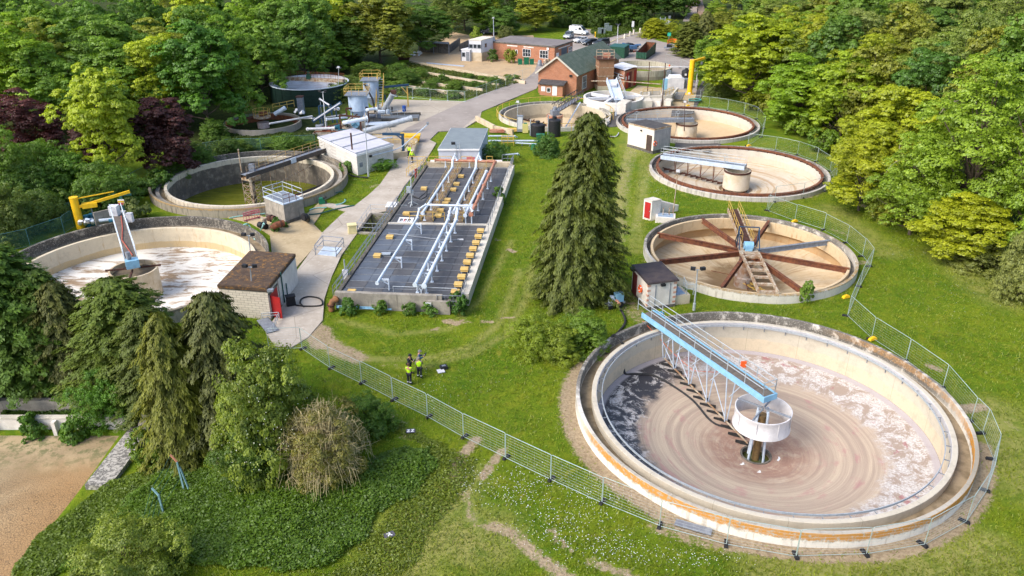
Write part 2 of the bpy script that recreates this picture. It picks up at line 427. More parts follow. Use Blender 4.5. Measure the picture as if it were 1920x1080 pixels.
def MAT_GROUND():
 m, t, b = nt('grass ground'); pos = world_pos(t)
 at = lambda n: N(t, 'ShaderNodeAttribute', attribute_name=n).outputs['Fac']
 n1 = noise(t,pos,0.16,5,0.6); n2 = noise(t,pos,0.9,6,0.65,0.6); n3 = noise(t,pos,5.5,5,0.7); n4 = noise(t,pos,22,3,0.7)
 g = mix(t, ramp(t, n1, 0.32, 0.68), (0.088, 0.160, 0.012), (0.150, 0.208, 0.016))
 g = mix(t, mth(t, 'MULTIPLY', ramp(t, n2, 0.50, 0.72), 0.7), g, (0.225, 0.240, 0.028))
 g = mix(t, mth(t, 'MULTIPLY', ramp(t, n2, 0.50, 0.30), 0.55), g, (0.056, 0.122, 0.010))
 g = mix(t,mth(t,'MULTIPLY',ramp(t,noise(t,pos,0.42,6,0.7,1.0),0.58,0.74),0.65),g,(0.31,0.265,0.055))
 g = mix(t, 0.75, g, mix(t, n3, (0.45, 0.48, 0.3), (1.55, 1.5, 1.0)), 'MULTIPLY')
 g = mix(t, mth(t, 'MULTIPLY', at('fade'), ramp(t, n2, 0.2, 0.6)), g, (0.29, 0.285, 0.085))
 dn = mth(t, 'ADD', mth(t, 'MULTIPLY', noise(t, pos, 1.7, 6, 0.75), 1.1), -0.55)
 df = ramp(t,mth(t,'ADD',at('dirt'),mth(t,'ADD',dn,mth(t,'MULTIPLY',mth(t,'ADD',noise(t,pos,6.5,5,0.8),-0.5),1.3))),0.36,0.70)
 soil = mix(t, ramp(t, n3, 0.35, 0.65), (0.42, 0.335, 0.22), (0.27, 0.20, 0.125))
 soil = mix(t, mth(t, 'MULTIPLY', ramp(t, n4, 0.55, 0.7), 0.5), soil, (0.56, 0.48, 0.36))
 g = mix(t, df, g, soil)
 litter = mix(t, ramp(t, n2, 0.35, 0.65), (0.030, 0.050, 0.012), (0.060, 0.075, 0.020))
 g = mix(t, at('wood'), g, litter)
 t.links.new(g,b.inputs['Base Color']); b.inputs['Roughness'].default_value = 1.0; b.inputs['Specular IOR Level'].default_value = 0.1
 bump(t, b, mth(t, 'ADD', n3, mth(t, 'MULTIPLY', n4, 0.5)), 0.9, 0.10)
 return m
SHEETS = []
def sheet(name, pxs, z, mat, kind='structure'):
 pts = [P(a, b, z) for a, b in pxs]
 SHEETS.append([(p.x, p.y) for p in pts])
 mb = MB(); mb.prism([(p.x, p.y) for p in pts], z - 0.12, z)
 return mb.build(name, mat, kind=kind, smooth=False, org=(pts[0].x, pts[0].y, z))
def mat_paving(name, c1, c2, c3, sc=0.5, crack=0.0, wet=(0.2, 0.17, 0.13)):
 m, t, b = nt(name); pos = world_pos(t)
 n1 = noise(t, pos, sc, 6, 0.65); n2 = noise(t, pos, sc * 6, 5, 0.7); n3 = noise(t, pos, 30, 3, 0.7)
 c = mix(t, ramp(t, n1, 0.35, 0.65), c1, c2)
 c = mix(t, mth(t, 'MULTIPLY', ramp(t, n2, 0.54, 0.70), 0.7), c, c3)
 c = mix(t,mth(t,'MULTIPLY',ramp(t,noise(t,pos,sc * 1.7,6,0.75,1.2),0.60,0.70),0.6),c,wet)
 if crack:
  v = N(t,'ShaderNodeTexVoronoi',feature='DISTANCE_TO_EDGE'); v.inputs['Scale'].default_value = crack
  t.links.new(pos, v.inputs['Vector'])
  c = mix(t,mth(t,'MULTIPLY',ramp(t,v.outputs['Distance'],0.007,0.001),0.55),c,tuple(x * 0.5 for x in c2))
 c = mix(t, 0.4, c, mix(t, n3, (0.5, 0.5, 0.5), (1.5, 1.5, 1.5)), 'MULTIPLY')
 t.links.new(c,b.inputs['Base Color']); b.inputs['Roughness'].default_value = 0.92; b.inputs['Specular IOR Level'].default_value = 0.25
 bump(t, b, n2, 0.3, 0.03)
 return m
PATHM = mat_paving('pale concrete path',(0.44,0.39,0.33),(0.35,0.305,0.25),(0.54,0.49,0.43),0.35,0.14,(0.23,0.19,0.15))
YARDM = mat_paving('concrete yard',(0.42,0.37,0.30),(0.34,0.295,0.235),(0.48,0.43,0.36),0.15,0.12,(0.25,0.205,0.155))
ROADM = mat_paving('worn asphalt',(0.315,0.278,0.25),(0.255,0.222,0.198),(0.385,0.345,0.305),0.12,0,(0.13,0.11,0.10))
SANDM = mat_paving('sandy ground',(0.44,0.35,0.22),(0.36,0.28,0.165),(0.53,0.44,0.31),0.5,0,(0.16,0.16,0.055))
SANDO = mat_paving('orange sandy slab',(0.46,0.33,0.19),(0.38,0.28,0.17),(0.52,0.42,0.29),0.25,0,(0.24,0.17,0.10))
TARM = mat_paving('dark tarmac patch',(0.10,0.095,0.09),(0.075,0.07,0.068),(0.14,0.13,0.12),0.6,0,(0.06,0.055,0.05))
def lagoon_mat():
 m, t, b = nt('cracked lagoon mud'); pos = world_pos(t)
 n1 = noise(t, pos, 0.22, 5, 0.6, 0.8); n2 = noise(t, pos, 1.6, 5, 0.7)
 c = mix(t, ramp(t, n1, 0.35, 0.62), (0.265, 0.195, 0.11), (0.375, 0.29, 0.17))
 sx = N(t, 'ShaderNodeSeparateXYZ'); t.links.new(pos, sx.inputs[0])
 edge = ramp(t, mth(t, 'ADD', sx.outputs['X'], mth(t, 'MULTIPLY', n2, 3.0)), -34.0, -27.5)
 c = mix(t,mth(t,'MULTIPLY',mth(t,'MULTIPLY',edge,ramp(t,sx.outputs['Y'],45.0,41.0)),0.7),c,(0.34,0.185,0.065))
 gr = mth(t, 'MULTIPLY', ramp(t, sx.outputs['Y'], 41.5, 45.0), ramp(t, n2, 0.45, 0.62))
 c = mix(t, mth(t, 'MULTIPLY', gr, 0.8), c, (0.10, 0.115, 0.04))
 v = N(t,'ShaderNodeTexVoronoi',feature='DISTANCE_TO_EDGE'); v.inputs['Scale'].default_value = 6.2; v.inputs['Randomness'].default_value = 1.0
 t.links.new(pos, v.inputs['Vector'])
 ck = mth(t,'MULTIPLY',ramp(t,v.outputs['Distance'],0.09,0.015),ramp(t,sx.outputs['Y'],43.5,39.5))
 c = mix(t, mth(t, 'MULTIPLY', ck, 0.5), c, (0.085, 0.055, 0.035))
 c = mix(t,0.4,c,mix(t,noise(t,pos,9,4,0.7),(0.55,0.55,0.55),(1.45,1.45,1.45)),'MULTIPLY')
 t.links.new(c, b.inputs['Base Color']); b.inputs['Roughness'].default_value = 0.95
 bump(t, b, mth(t, 'SUBTRACT', n2, ck), 0.7, 0.06)
 return m
# pit beside the covered filter deck
PIT = [P(*q).xy for q in ((671, 437), (757, 441), (764, 403), (696, 402))]
HOLES = [[tuple(p) for p in PIT]]
build_terrain()
sheet('concrete_path',[(498,622),(528,575),(556,508),(585,468),(604,436),(640,402),(664,386),(690,366),(712,346),(742,303),(772,262),(806,262),(818,268),(797,302),(778,324),(757,350),(742,378),
      (735,393),(696,402),(682,420),(662,448),(640,478),(622,518),(608,560),(605,600),(578,632),(545,652),(515,648)],0.03,PATHM)
sheet('path_spur', [(600, 379), (664, 386), (650, 396), (606, 386)], 0.034, PATHM)
sheet('sandy_yard',[(418,405),(470,398),(512,412),(574,402),(600,378),(612,386),(588,420),(604,436),(585,468),(552,505),(510,478),(506,440),(470,418)],0.02,SANDM)
sheet('concrete_yard',[(566,268),(590,246),(640,232),(668,212),(735,186),(872,190),(915,172),(930,178),(905,200),(900,222),(870,241),(822,244),(806,262),(772,262),(735,300),(700,270),(640,262)],0.024,YARDM)
sheet('access_road',[(735,262),(762,240),(870,190),(908,176),(960,156),(992,138),(1000,120),(1022,112),(1090,96),(1108,86),(1150,64),(1215,58),(1240,62),(1243,70),(1225,74),(1240,78),
                      (1290,88),(1304,118),(1310,150),(1306,172),(1268,180),(1262,140),(1150,118),(1060,128),(1016,145),(1006,166),(948,190),(905,208),(862,244),(822,246),(800,268)],0.032,ROADM)
sheet('car_park',[(1052,84),(1078,52),(1112,55),(1140,72),(1112,88),(1092,98),(1060,104)],0.028,ROADM)
sheet('rear_hardstanding',[(766,110),(850,60),(880,66),(1000,66),(1010,110),(1002,134),(978,155),(900,142),(830,131),(770,121)],0.036,SANDO)
sheet('yard_apron',[(1168,182),(1196,160),(1268,168),(1306,172),(1300,200),(1250,205),(1190,200)],0.040,SANDM)
sheet('tarmac_patch',[(1132,222),(1168,196),(1188,200),(1170,236),(1140,238)],0.026,TARM)
sheet('tarmac_walk', [(1268, 262), (1290, 256), (1352, 270), (1330, 285), (1265, 275)], 0.030, TARM)
sheet('gravel_walk',[(1262,194),(1306,172),(1318,150),(1326,158),(1300,212),(1258,218)],0.022,TARM)
sheet('lane',[(1300,40),(1312,20),(1308,0),(1290,0),(1292,16),(1280,40)],0.045 + 0.0,ROADM)
# lagoon in the lower left corner
mb = MB(); mb.prism([(-120,46.62),(-27.6,46.62),(-27.4,41),(-27.6,33),(-28.5,20),(-120,20)],-2.6,-2.32)
mb.build('lagoon_bed', lagoon_mat(), kind='structure', smooth=False, org=(-60, 33, -2.3))
mb = MB(); a,b_,c_,d_ = P(244,800,-1.7),P(290,792,-1.5),P(205,912,-1.75),P(160,914,-1.95)
mb.prism([(a.x, a.y), (b_.x, b_.y), (c_.x, c_.y), (d_.x, d_.y)], -2.9, -1.72)
mb.build('sloping_concrete_kerb',CONC_S,label='speckled concrete edging strip sloping along the dried lagoon',cat='kerb',smooth=False)
# low white lagoon wall with buttresses
w = thing('lagoon_wall','low white rendered wall with buttresses behind the dried lagoon','wall',(-40,47,-2.3))
mb = MB(); mb.box((-47.3, 47.0, -1.72), (38.6, 0.32, 1.2)); mb.build('wall', RENDER_W, w)
mb = MB(); mb.box((-47.3, 47.0, -1.08), (38.8, 0.42, 0.10)); mb.build('coping', CONC_W, w)
for x in (-37.6, -33.0, -43.2):
 inst('buttress','lagbutt',lambda m: m.prism([(-0.13,-0.42),(0.13,-0.42),(0.13,0),(-0.13,0)],-0.65,0.52),RENDER_W,w,(x,46.84,-1.72))
w = thing('channel_wall','dark concrete channel wall behind the white lagoon wall','wall',(-40,48.6,-2.2))
mb = MB(); mb.box((-47.5, 48.7, -1.45), (39.5, 0.4, 1.5)); mb.build('wall', CONC, w)
mb = MB(); mb.box((-47.3, 47.85, -1.9), (38.6, 1.3, 0.1)); mb.build('channel_bed', CONC_D, w)
b0 = P(268, 795, -1.2); b1 = P(298, 772, -1.0)
w = thing('outfall_pipe','short grey outfall pipe beside the kerb under the yellow-green cypress','pipe',P(280,775,-1.6))
mb = MB(); mb.tube(P(270, 778, -0.9), P(305, 768, -0.5), 0.32, 14); mb.build('pipe_barrel', CONC, w)
mb = MB(); mb.bar(P(262, 797, -1.4), P(302, 780, -1.0), 0.8, 0.45); mb.build('headwall', CONC, w)
# ------------------------------------------------------------------ round tanks
def radial(t):
 """(radius, angle 0..1) of a surface round its tank's centre"""
 sx = N(t, 'ShaderNodeSeparateXYZ'); t.links.new(obj_pos(t), sx.inputs[0])
 r = mth(t,'SQRT',mth(t,'ADD',mth(t,'MULTIPLY',sx.outputs['X'],sx.outputs['X']),mth(t,'MULTIPLY',sx.outputs['Y'],sx.outputs['Y'])))
 a = mth(t, 'ARCTAN2', sx.outputs['Y'], sx.outputs['X'])
 return r, a, sx
def polar_vec(t, r, a, sr, sa):
 c = N(t, 'ShaderNodeCombineXYZ')
 t.links.new(mth(t, 'MULTIPLY', r, sr), c.inputs[0])
 t.links.new(mth(t,'MULTIPLY',mth(t,'COSINE',a),sa),c.inputs[1]); t.links.new(mth(t,'MULTIPLY',mth(t,'SINE',a),sa),c.inputs[2])
 return c.outputs[0]
def mat_floorA():
 m, t, b = nt('raked sludge floor'); r, a, sx = radial(t); pos = world_pos(t)
 rings = noise(t, polar_vec(t, r, a, 3.0, 0.45), 1.0, 7, 0.72)
 ringf = noise(t, polar_vec(t, r, a, 12.0, 0.9), 1.0, 5, 0.75)
 n2 = noise(t, pos, 0.9, 6, 0.7, 0.5); n3 = noise(t, pos, 7, 5, 0.75)
 c = mix(t, ramp(t, rings, 0.34, 0.64), (0.305, 0.235, 0.185), (0.475, 0.385, 0.285))
 c = mix(t, mth(t, 'MULTIPLY', ramp(t, ringf, 0.42, 0.66), 0.6), c, (0.345, 0.265, 0.21))
 red = mth(t, 'MULTIPLY', ramp(t, r, 5.2, 2.2), ramp(t, n2, 0.30, 0.58))
 c = mix(t, mth(t, 'MULTIPLY', red, 0.75), c, (0.235, 0.115, 0.085))
 c = mix(t,mth(t,'MULTIPLY',mth(t,'MULTIPLY',ramp(t,r,5.0,3.0),ramp(t,n3,0.58,0.70)),0.8),c,(0.42,0.36,0.20))
 pink = mth(t,'MULTIPLY',ramp(t,noise(t,polar_vec(t,r,a,0.9,2.2),1.3,4,0.7),0.55,0.68),ramp(t,r,3.0,6.0))
 c = mix(t, mth(t, 'MULTIPLY', pink, 0.45), c, (0.36, 0.145, 0.16))
 # scum band at the foot of the wall: white crust over black water
 edge = ramp(t, mth(t, 'ADD', r, mth(t, 'MULTIPLY', noise(t, pos, 0.6, 5, 0.7), 3.0)), 9.6, 10.6)
 fo = noise(t, polar_vec(t, r, a, 0.9, 9.0), 1.0, 7, 0.78, 0.6)
 west = ramp(t, sx.outputs['X'], -2.5, -5.5)
 white = mix(t, ramp(t, n3, 0.35, 0.65), (0.58, 0.56, 0.55), (0.33, 0.29, 0.26))
 dark = mix(t, west, (0.30, 0.235, 0.19), (0.035, 0.034, 0.040))
 thr = mth(t, 'ADD', 0.475, mth(t, 'MULTIPLY', west, 0.06))
 crust = mix(t, ramp(t, mth(t, 'SUBTRACT', fo, thr), -0.04, 0.06), dark, white)
 crust = mix(t,mth(t,'MULTIPLY',mth(t,'MULTIPLY',ramp(t,noise(t,polar_vec(t,r,a,0.8,5.0),1.0,4,0.7),0.60,0.66),mth(t,'SUBTRACT',1.0,west)),0.7),crust,(0.29,0.10,0.11))
 c = mix(t, edge, c, crust)
 rim = ramp(t, r, 11.2, 11.45)
 c = mix(t, mth(t, 'MULTIPLY', rim, 0.9), c, mix(t, n3, (0.30, 0.27, 0.29), (0.42, 0.39, 0.40)))
 c = mix(t,0.45,c,mix(t,noise(t,pos,20,4,0.7),(0.6,0.6,0.6),(1.4,1.4,1.4)),'MULTIPLY')
 t.links.new(c, b.inputs['Base Color'])
 rg = N(t,'ShaderNodeMapRange'); t.links.new(mth(t,'MULTIPLY',edge,west),rg.inputs['Value']); rg.inputs['To Min'].default_value = 0.85; rg.inputs['To Max'].default_value = 0.12
 t.links.new(rg.outputs[0], b.inputs['Roughness'])
 bump(t, b, mth(t, 'ADD', ringf, n3), 0.5, 0.05)
 return m
def mat_wall(name,top,low,zsplit,stain=(0.30,0.18,0.08),lichen=None,dark=None,zl=0.7,cut=0.55,seam=0.0):
 """tank wall: a paler course above zsplit, drip streaks, optional lichen on the south side's top and black growth"""
 m, t, b = nt(name); r, a, sx = radial(t); pos = world_pos(t)
 wob = mth(t, 'MULTIPLY', mth(t, 'ADD', noise(t, pos, 0.5, 4), -0.5), 0.5)
 z = mth(t, 'ADD', sx.outputs['Z'], wob)
 c = mix(t, ramp(t, z, zsplit - 0.06, zsplit + 0.06), low, top)
 n2 = noise(t, pos, 1.1, 6, 0.7); n3 = noise(t, pos, 9, 5, 0.7)
 c = mix(t, mth(t, 'MULTIPLY', ramp(t, n2, 0.45, 0.7), 0.5), c, tuple(x * 0.7 for x in top))
 st = noise(t, polar_vec(t, sx.outputs['Z'], a, 0.5, 40.0), 1.0, 5, 0.65)
 c = mix(t, mth(t, 'MULTIPLY', ramp(t, st, cut, cut + 0.16), 0.65), c, stain)
 if seam:
  sm = mth(t, 'ABSOLUTE', mth(t, 'SINE', mth(t, 'MULTIPLY', a, seam)))
  c = mix(t, mth(t, 'MULTIPLY', ramp(t, sm, 0.016, 0.005), 0.6), c, tuple(x * 0.4 for x in low))
 if dark:
  north = ramp(t, sx.outputs['Y'], -3.0, 3.0)
  dk = mth(t, 'MULTIPLY', mth(t, 'MULTIPLY', ramp(t, n2, 0.32, 0.50), ramp(t, z, 0.0, 0.35)), north)
  c = mix(t, mth(t, 'MULTIPLY', dk, 0.9), c, dark)
  c = mix(t,mth(t,'MULTIPLY',mth(t,'MULTIPLY',north,ramp(t,n3,0.56,0.64)),0.7),c,(0.55,0.51,0.44))
 if lichen:
  south = mth(t,'ADD',ramp(t,sx.outputs['Y'],-1.0,-6.0),mth(t,'MULTIPLY',ramp(t,sx.outputs['X'],7.0,11.0),0.4))
  lz = ramp(t,mth(t,'ADD',sx.outputs['Z'],mth(t,'MULTIPLY',mth(t,'ADD',noise(t,pos,3.0,6,0.75),-0.5),0.75)),zl - 0.12,zl + 0.05)
  lf = mth(t, 'MULTIPLY', mth(t, 'MULTIPLY', lz, south), ramp(t, sx.outputs['Z'], 0.995, 0.975))
  gy = mth(t,'MULTIPLY',ramp(t,mth(t,'ADD',sx.outputs['Z'],mth(t,'MULTIPLY',mth(t,'ADD',noise(t,pos,2.0,6,0.75),-0.5),1.2)),zl - 0.15,zl),south)
  c = mix(t, mth(t, 'MULTIPLY', gy, 0.55), c, (0.17, 0.14, 0.09))
  c = mix(t,mth(t,'MULTIPLY',mth(t,'MULTIPLY',lf,ramp(t,noise(t,pos,4.5,5,0.7),0.36,0.50)),0.9),c,lichen)
 c = mix(t, 0.4, c, mix(t, n3, (0.6, 0.6, 0.6), (1.4, 1.4, 1.4)), 'MULTIPLY')
 t.links.new(c,b.inputs['Base Color']); b.inputs['Roughness'].default_value = 0.92; b.inputs['Specular IOR Level'].default_value = 0.2
 bump(t, b, n3, 0.35, 0.03)
 return m
def mat_floor(name, cols, ring=0.0, stain=None, sect=None, white=None, rough=0.9):
 m, t, b = nt(name); r, a, sx = radial(t); pos = world_pos(t)
 n1 = noise(t,pos,0.35,6,0.7,0.8); n2 = noise(t,pos,2.2,6,0.75); n3 = noise(t,pos,12,4,0.7)
 c = mix(t, ramp(t, n1, 0.35, 0.65), cols[0], cols[1])
 c = mix(t, mth(t, 'MULTIPLY', ramp(t, n2, 0.5, 0.72), 0.6), c, cols[2])
 if ring:
  rg = noise(t, polar_vec(t, r, a, ring, 0.5), 1.0, 5, 0.7)
  c = mix(t, mth(t, 'MULTIPLY', ramp(t, rg, 0.48, 0.62), 0.75), c, stain)
 if sect:                                  # streaks that run down to the middle
  st = noise(t, polar_vec(t, r, a, 0.25, 26.0), 1.0, 5, 0.65)
  c = mix(t, mth(t, 'MULTIPLY', ramp(t, st, 0.50, 0.66), 0.6), c, sect)
  c = mix(t,mth(t,'MULTIPLY',ramp(t,mth(t,'ADD',r,mth(t,'MULTIPLY',n1,5.0)),7.4,5.6),0.8),c,tuple(x * 0.55 for x in sect))
 if white:
  pv = noise(t, stretch(t, pos, (0.5, 1.6, 1)), 0.55, 7, 0.75, 0.6)
  c = mix(t, ramp(t, pv, 0.40, 0.52), c, white)
  c = mix(t,mth(t,'MULTIPLY',ramp(t,noise(t,stretch(t,pos,(0.4,2.2,1)),0.8,6,0.75),0.57,0.64),0.7),c,(0.10,0.085,0.07))
 c = mix(t, 0.4, c, mix(t, n3, (0.6, 0.6, 0.6), (1.4, 1.4, 1.4)), 'MULTIPLY')
 t.links.new(c,b.inputs['Base Color']); b.inputs['Roughness'].default_value = rough; b.inputs['Specular IOR Level'].default_value = 0.2
 bump(t, b, n2, 0.4, 0.03)
 return m
def mat_water(name, c1, c2, rough=0.08):
 m, t, b = nt(name); pos = world_pos(t)
 sw = noise(t, stretch(t, pos, (0.25, 1.2, 1)), 0.7, 6, 0.65, 1.4)
 t.links.new(mix(t, ramp(t, sw, 0.38, 0.66), c1, c2), b.inputs['Base Color'])
 b.inputs['Roughness'].default_value = rough; b.inputs['Specular IOR Level'].default_value = 0.5
 bump(t, b, noise(t, pos, 3.0, 3), 0.05, 0.02)
 return m
CHAN = pm('wet channel bed',(0.30,0.235,0.15),(0.14,0.105,0.06),0.6,0.5,0,((0.05,0.045,0.03),0.9,0.60),None,0.2)
SEG = 112
def round_tank(name,label,key,rim,tw,cw,it,iw,zch,inner,floor,mats,cat='tank',seg=SEG,shape='thing'):
 """outer wall, channel bed, inner wall (profile 'inner' from its top edge inwards) and a conical floor"""
 cx, cy, Ro = TANKS[key]; c = (cx, cy, 0)
 t = thing(name, label, cat, (cx, cy, 0))
 MB().lathe(c,[(Ro,-0.6),(Ro,rim - 0.03),(Ro - 0.03,rim),(Ro - tw + 0.03,rim),(Ro - tw,rim - 0.03),(Ro - tw,zch)],seg).build('outer_wall',mats[0],t)
 ri = Ro - tw - cw
 MB().lathe(c, [(Ro - tw, zch), (ri, zch)], seg).build('channel_bed', mats[1], t)
 MB().lathe(c,[(ri,zch),(ri,it - 0.02),(ri - 0.02,it),(ri - iw + 0.02,it),(ri - iw,it - 0.02)] + inner,seg).build('inner_wall',mats[2],t)
 MB().lathe(c, floor, seg).build('tank_floor', mats[3], t)
 return t
def tub(t, name, c, prof, mat, seg=40):
 return MB().lathe(c, prof, seg).build(name, mat, t)
# ---- A: the big settling tank in the foreground
A = TANKS['A']; Ac = Vector((A[0], A[1], 0))
WALL_A = mat_wall('white flaking tank wall',(0.70,0.665,0.60),(0.62,0.58,0.50),-0.2,(0.38,0.33,0.26),(0.50,0.225,0.03),(0.085,0.078,0.068),0.52,0.52)
WALL_AI = mat_wall('cream inner wall',(0.50,0.455,0.37),(0.57,0.48,0.35),-0.75,(0.44,0.37,0.27),None,None,0,0.60,9.0)
ta = round_tank('settling_tank','largest round settling tank with white outer wall streaked with orange lichen','A',1.0,0.28,0.86,0.72,0.34,0.12,
    [(11.82,-1.9)],[(11.81,-1.9),(8,-2.55),(4,-3.3),(1.0,-3.95),(0.98,-4.6),(0.01,-4.6)],
    [WALL_A, CHAN, WALL_AI, mat_floorA()])
tub(ta,'pit_water',Ac,[(1.0,-4.25),(0.01,-4.25)],mat_water('dark sump water',(0.045,0.055,0.018),(0.075,0.08,0.02)))
tub(ta, 'pit_rim', Ac, [(1.12, -3.97), (1.12, -3.86), (0.98, -3.86), (0.98, -4.2)], CONC_D)
sb = tub(ta,'scum_board',Ac,[(11.44,0.58),(11.44,0.72),(11.39,0.72),(11.39,0.58),(11.44,0.58)],GALV,SEG)
tub(ta,'wall_lip',Ac,[(11.815,0.30),(11.79,0.30),(11.79,0.70),(11.815,0.70)],pm('grey lip paint',(0.50,0.51,0.54),(0.42,0.42,0.44),1.5,0.6,0,((0.2,0.17,0.15),4,0.66)),SEG)
for k in range(44):
 an = 2 * math.pi * k / 44
 inst('bracket','brkA',lambda m: m.box((0,0,0.1),(0.40,0.035,0.06)).box((0.15,0,-0.22),(0.06,0.06,0.30)),GALV_D,sb,
         (Ac.x + 11.63 * math.cos(an), Ac.y + 11.63 * math.sin(an), 0.44), an)
for k,(px,py) in enumerate([(1493,822),(1461,857),(1333,882),(1421,885),(1445,898),(1395,912),(1390,868)]):
 p = P(px,py,-3.6); inst('paper_scrap',('scrap',k % 3),lambda m: m.box((0,0,0),(0.5 - 0.1 * (k % 3),0.14,0.02)).box((0.2,0.05,0.01),(0.2,0.12,0.02),0.6),WHITE,ta,
                              (p.x,p.y,-3.95 + (math.hypot(p.x - Ac.x,p.y - Ac.y) - 1) * 0.185 + 0.03),RND.uniform(0,6))
# half bridge scraper of tank A
e = P(1222,592,1.35); dA = Vector((e.x - Ac.x,e.y - Ac.y,0)).normalized(); nA = Vector((-dA.y,dA.x,0))
br = thing('scraper_bridge','sky blue scraper half-bridge with handrails over the largest tank','bridge',(Ac.x,Ac.y,1.0))
Z = 1.28; L = 13.9; s0 = -0.35
for sgn in (-1, 1):
 MB().bar(Ac + dA * s0 + nA * sgn * 0.56 + Vector((0,0,Z)),Ac + dA * L + nA * sgn * 0.56 + Vector((0,0,Z)),0.10,0.46).build('girder',BLUE_L,br)
mb = MB(); mb.bar(Ac + dA * (s0 - 0.05) - nA * 0.62 + Vector((0,0,Z)),Ac + dA * (s0 - 0.05) + nA * 0.62 + Vector((0,0,Z)),0.1,0.46); mb.build('end_plate',BLUE_L,br)
DECK_B = pm('brown grey grating', (0.17, 0.145, 0.12), (0.13, 0.11, 0.095), 4, 0.85, 0.1, bmp=0.3)
for k in range(12):
 a0 = s0 + (L - s0) * k / 12 + 0.02; a1 = s0 + (L - s0) * (k + 1) / 12 - 0.02
 MB().bar(Ac + dA * a0 + Vector((0,0,Z + 0.12)),Ac + dA * a1 + Vector((0,0,Z + 0.12)),1.0,0.05).build('deck_plank',DECK_B,br)
for sgn in (-1, 1):
 rails(br,[Ac + dA * (s0 + 0.1) + nA * sgn * 0.56 + Vector((0,0,Z + 0.22)),Ac + dA * (L + 0.6) + nA * sgn * 0.56 + Vector((0,0,Z + 0.22))],GALV,1.08,1.75,0.032)
rails(br,[Ac + dA * (s0 + 0.1) - nA * 0.56 + Vector((0,0,Z + 0.22)),Ac + dA * (s0 + 0.1) + nA * 0.56 + Vector((0,0,Z + 0.22))],GALV,1.08,1.2,0.032)
mo = Ac + dA * 13.35 - nA * 0.95
mb = MB(); mb.box(mo+Vector((0,0,1.22)),(0.5,0.4,0.36),0.5).tube(mo+Vector((-0.5,0.1,1.3)),mo+Vector((0.2,-0.1,1.3)),0.17,12); mb.box(mo+dA*0.3+Vector((0,0,1.16)),(0.3,0.8,0.24),0.4)
dm = mb.build('drive_motor',pm('teal machine paint',(0.06,0.30,0.46),(0.04,0.2,0.33),4,0.5,0,((0.12,0.07,0.05),6,0.62)),br)
for q in (-0.35, 0.35):
 c0 = Ac + dA * 13.15 + nA * q + Vector((0,0,1.14)); MB().tube(c0 - dA * 0.08,c0 + dA * 0.08,0.14,14).build('wheel',RUBBER,br)
for k,s in enumerate((3.4,5.6,7.8,9.8,11.2)):          # hanging struts,pairs that close towards the rake arm
 zf = -3.95 + (s - 1) * 0.185 + 0.45
 mb = MB(); f = Ac + dA * s + Vector((0, 0, zf))
 for sg in (-1, 1):
  mb.tube(Ac + dA * s + nA * sg * 0.5 + Vector((0, 0, Z - 0.2)), f + nA * sg * 0.10, 0.05, 6)
 if k < 4: mb.tube(Ac + dA * (s + 1.8) + Vector((0, 0, Z - 1.6)), f, 0.035, 6)
 mb.tube(Ac + dA * (s - 1.2) + Vector((0,0,Z - 0.3)),Ac + dA * s + Vector((0,0,(zf + Z) / 2)),0.03,6)
 mb.build('hanging_strut', STEEL_L, br)
rk = MB(); rk.bar(Ac + dA * 0.9 + Vector((0,0,-3.5)),Ac + dA * 11.3 + Vector((0,0,-1.62)),0.09,0.09)
arm = rk.build('rake_arm', RUST_P, br)
for k in range(12):
 s = 1.3 + k * 0.84; c0 = Ac + dA * s + Vector((0,0,-3.95 + (s - 1) * 0.185 + 0.2)); u = (dA * 0.72 + nA * 0.69).normalized()
 MB().bar(c0 - u * 0.62, c0 + u * 0.62, 0.05, 0.30).build('scraper_blade', RUBBER, br)
# stilling drum on its legs
dr = thing('stilling_drum','white flared stilling drum on a central column of the largest tank','drum',(Ac.x,Ac.y,-4.2))
DRUM = pm('grey white drum paint',(0.66,0.65,0.66),(0.54,0.53,0.54),1.2,0.6,0,((0.36,0.30,0.25),5,0.70),((0.40,0.35,0.31),0.62),0.1)
tub(dr,'drum_shell',Ac,[(1.94,-1.22),(2.02,-1.25),(2.02,-1.20),(1.90,-0.9),(1.87,-0.4),(1.90,-0.05),(1.97,0.1),(1.97,0.17),(1.90,0.17),(1.84,-0.05),(1.82,-0.5),(1.84,-0.9),(1.94,-1.22)],DRUM,64)
for k in range(8):
 an = k * math.pi / 4 + 0.3
 MB().bar((Ac.x + 1.93 * math.cos(an),Ac.y + 1.93 * math.sin(an),-1.12),(Ac.x + 1.93 * math.cos(an),Ac.y + 1.93 * math.sin(an),0.1),0.03,0.05).build('seam_rib',DRUM,dr)
COLM = pm('ochre column',(0.22,0.14,0.055),(0.13,0.085,0.04),2,0.7,0,((0.06,0.05,0.03),3,0.6))
MB().lathe(Ac,[(0.27,-4.5),(0.27,-0.6),(0.33,-0.58),(0.33,-0.35),(0.02,-0.35)],24).build('centre_column',COLM,dr)
for k in range(4):
 an = k * math.pi / 2 + 0.5; u = Vector((math.cos(an), math.sin(an), 0))
 MB().tube(Ac + u * 0.75 + Vector((0,0,-4.4)),Ac + u * 0.45 + Vector((0,0,0.1)),0.085,8).build('leg',STEEL_L,dr)
for k in range(4):
 an = k * math.pi / 2 + 0.9; u = Vector((math.cos(an), math.sin(an), 0))
 MB().bar(Ac + u * 0.1 + Vector((0,0,0.22)),Ac + u * 1.93 + Vector((0,0,0.22)),0.10,0.12).build('cross_beam',GALV_D,dr)
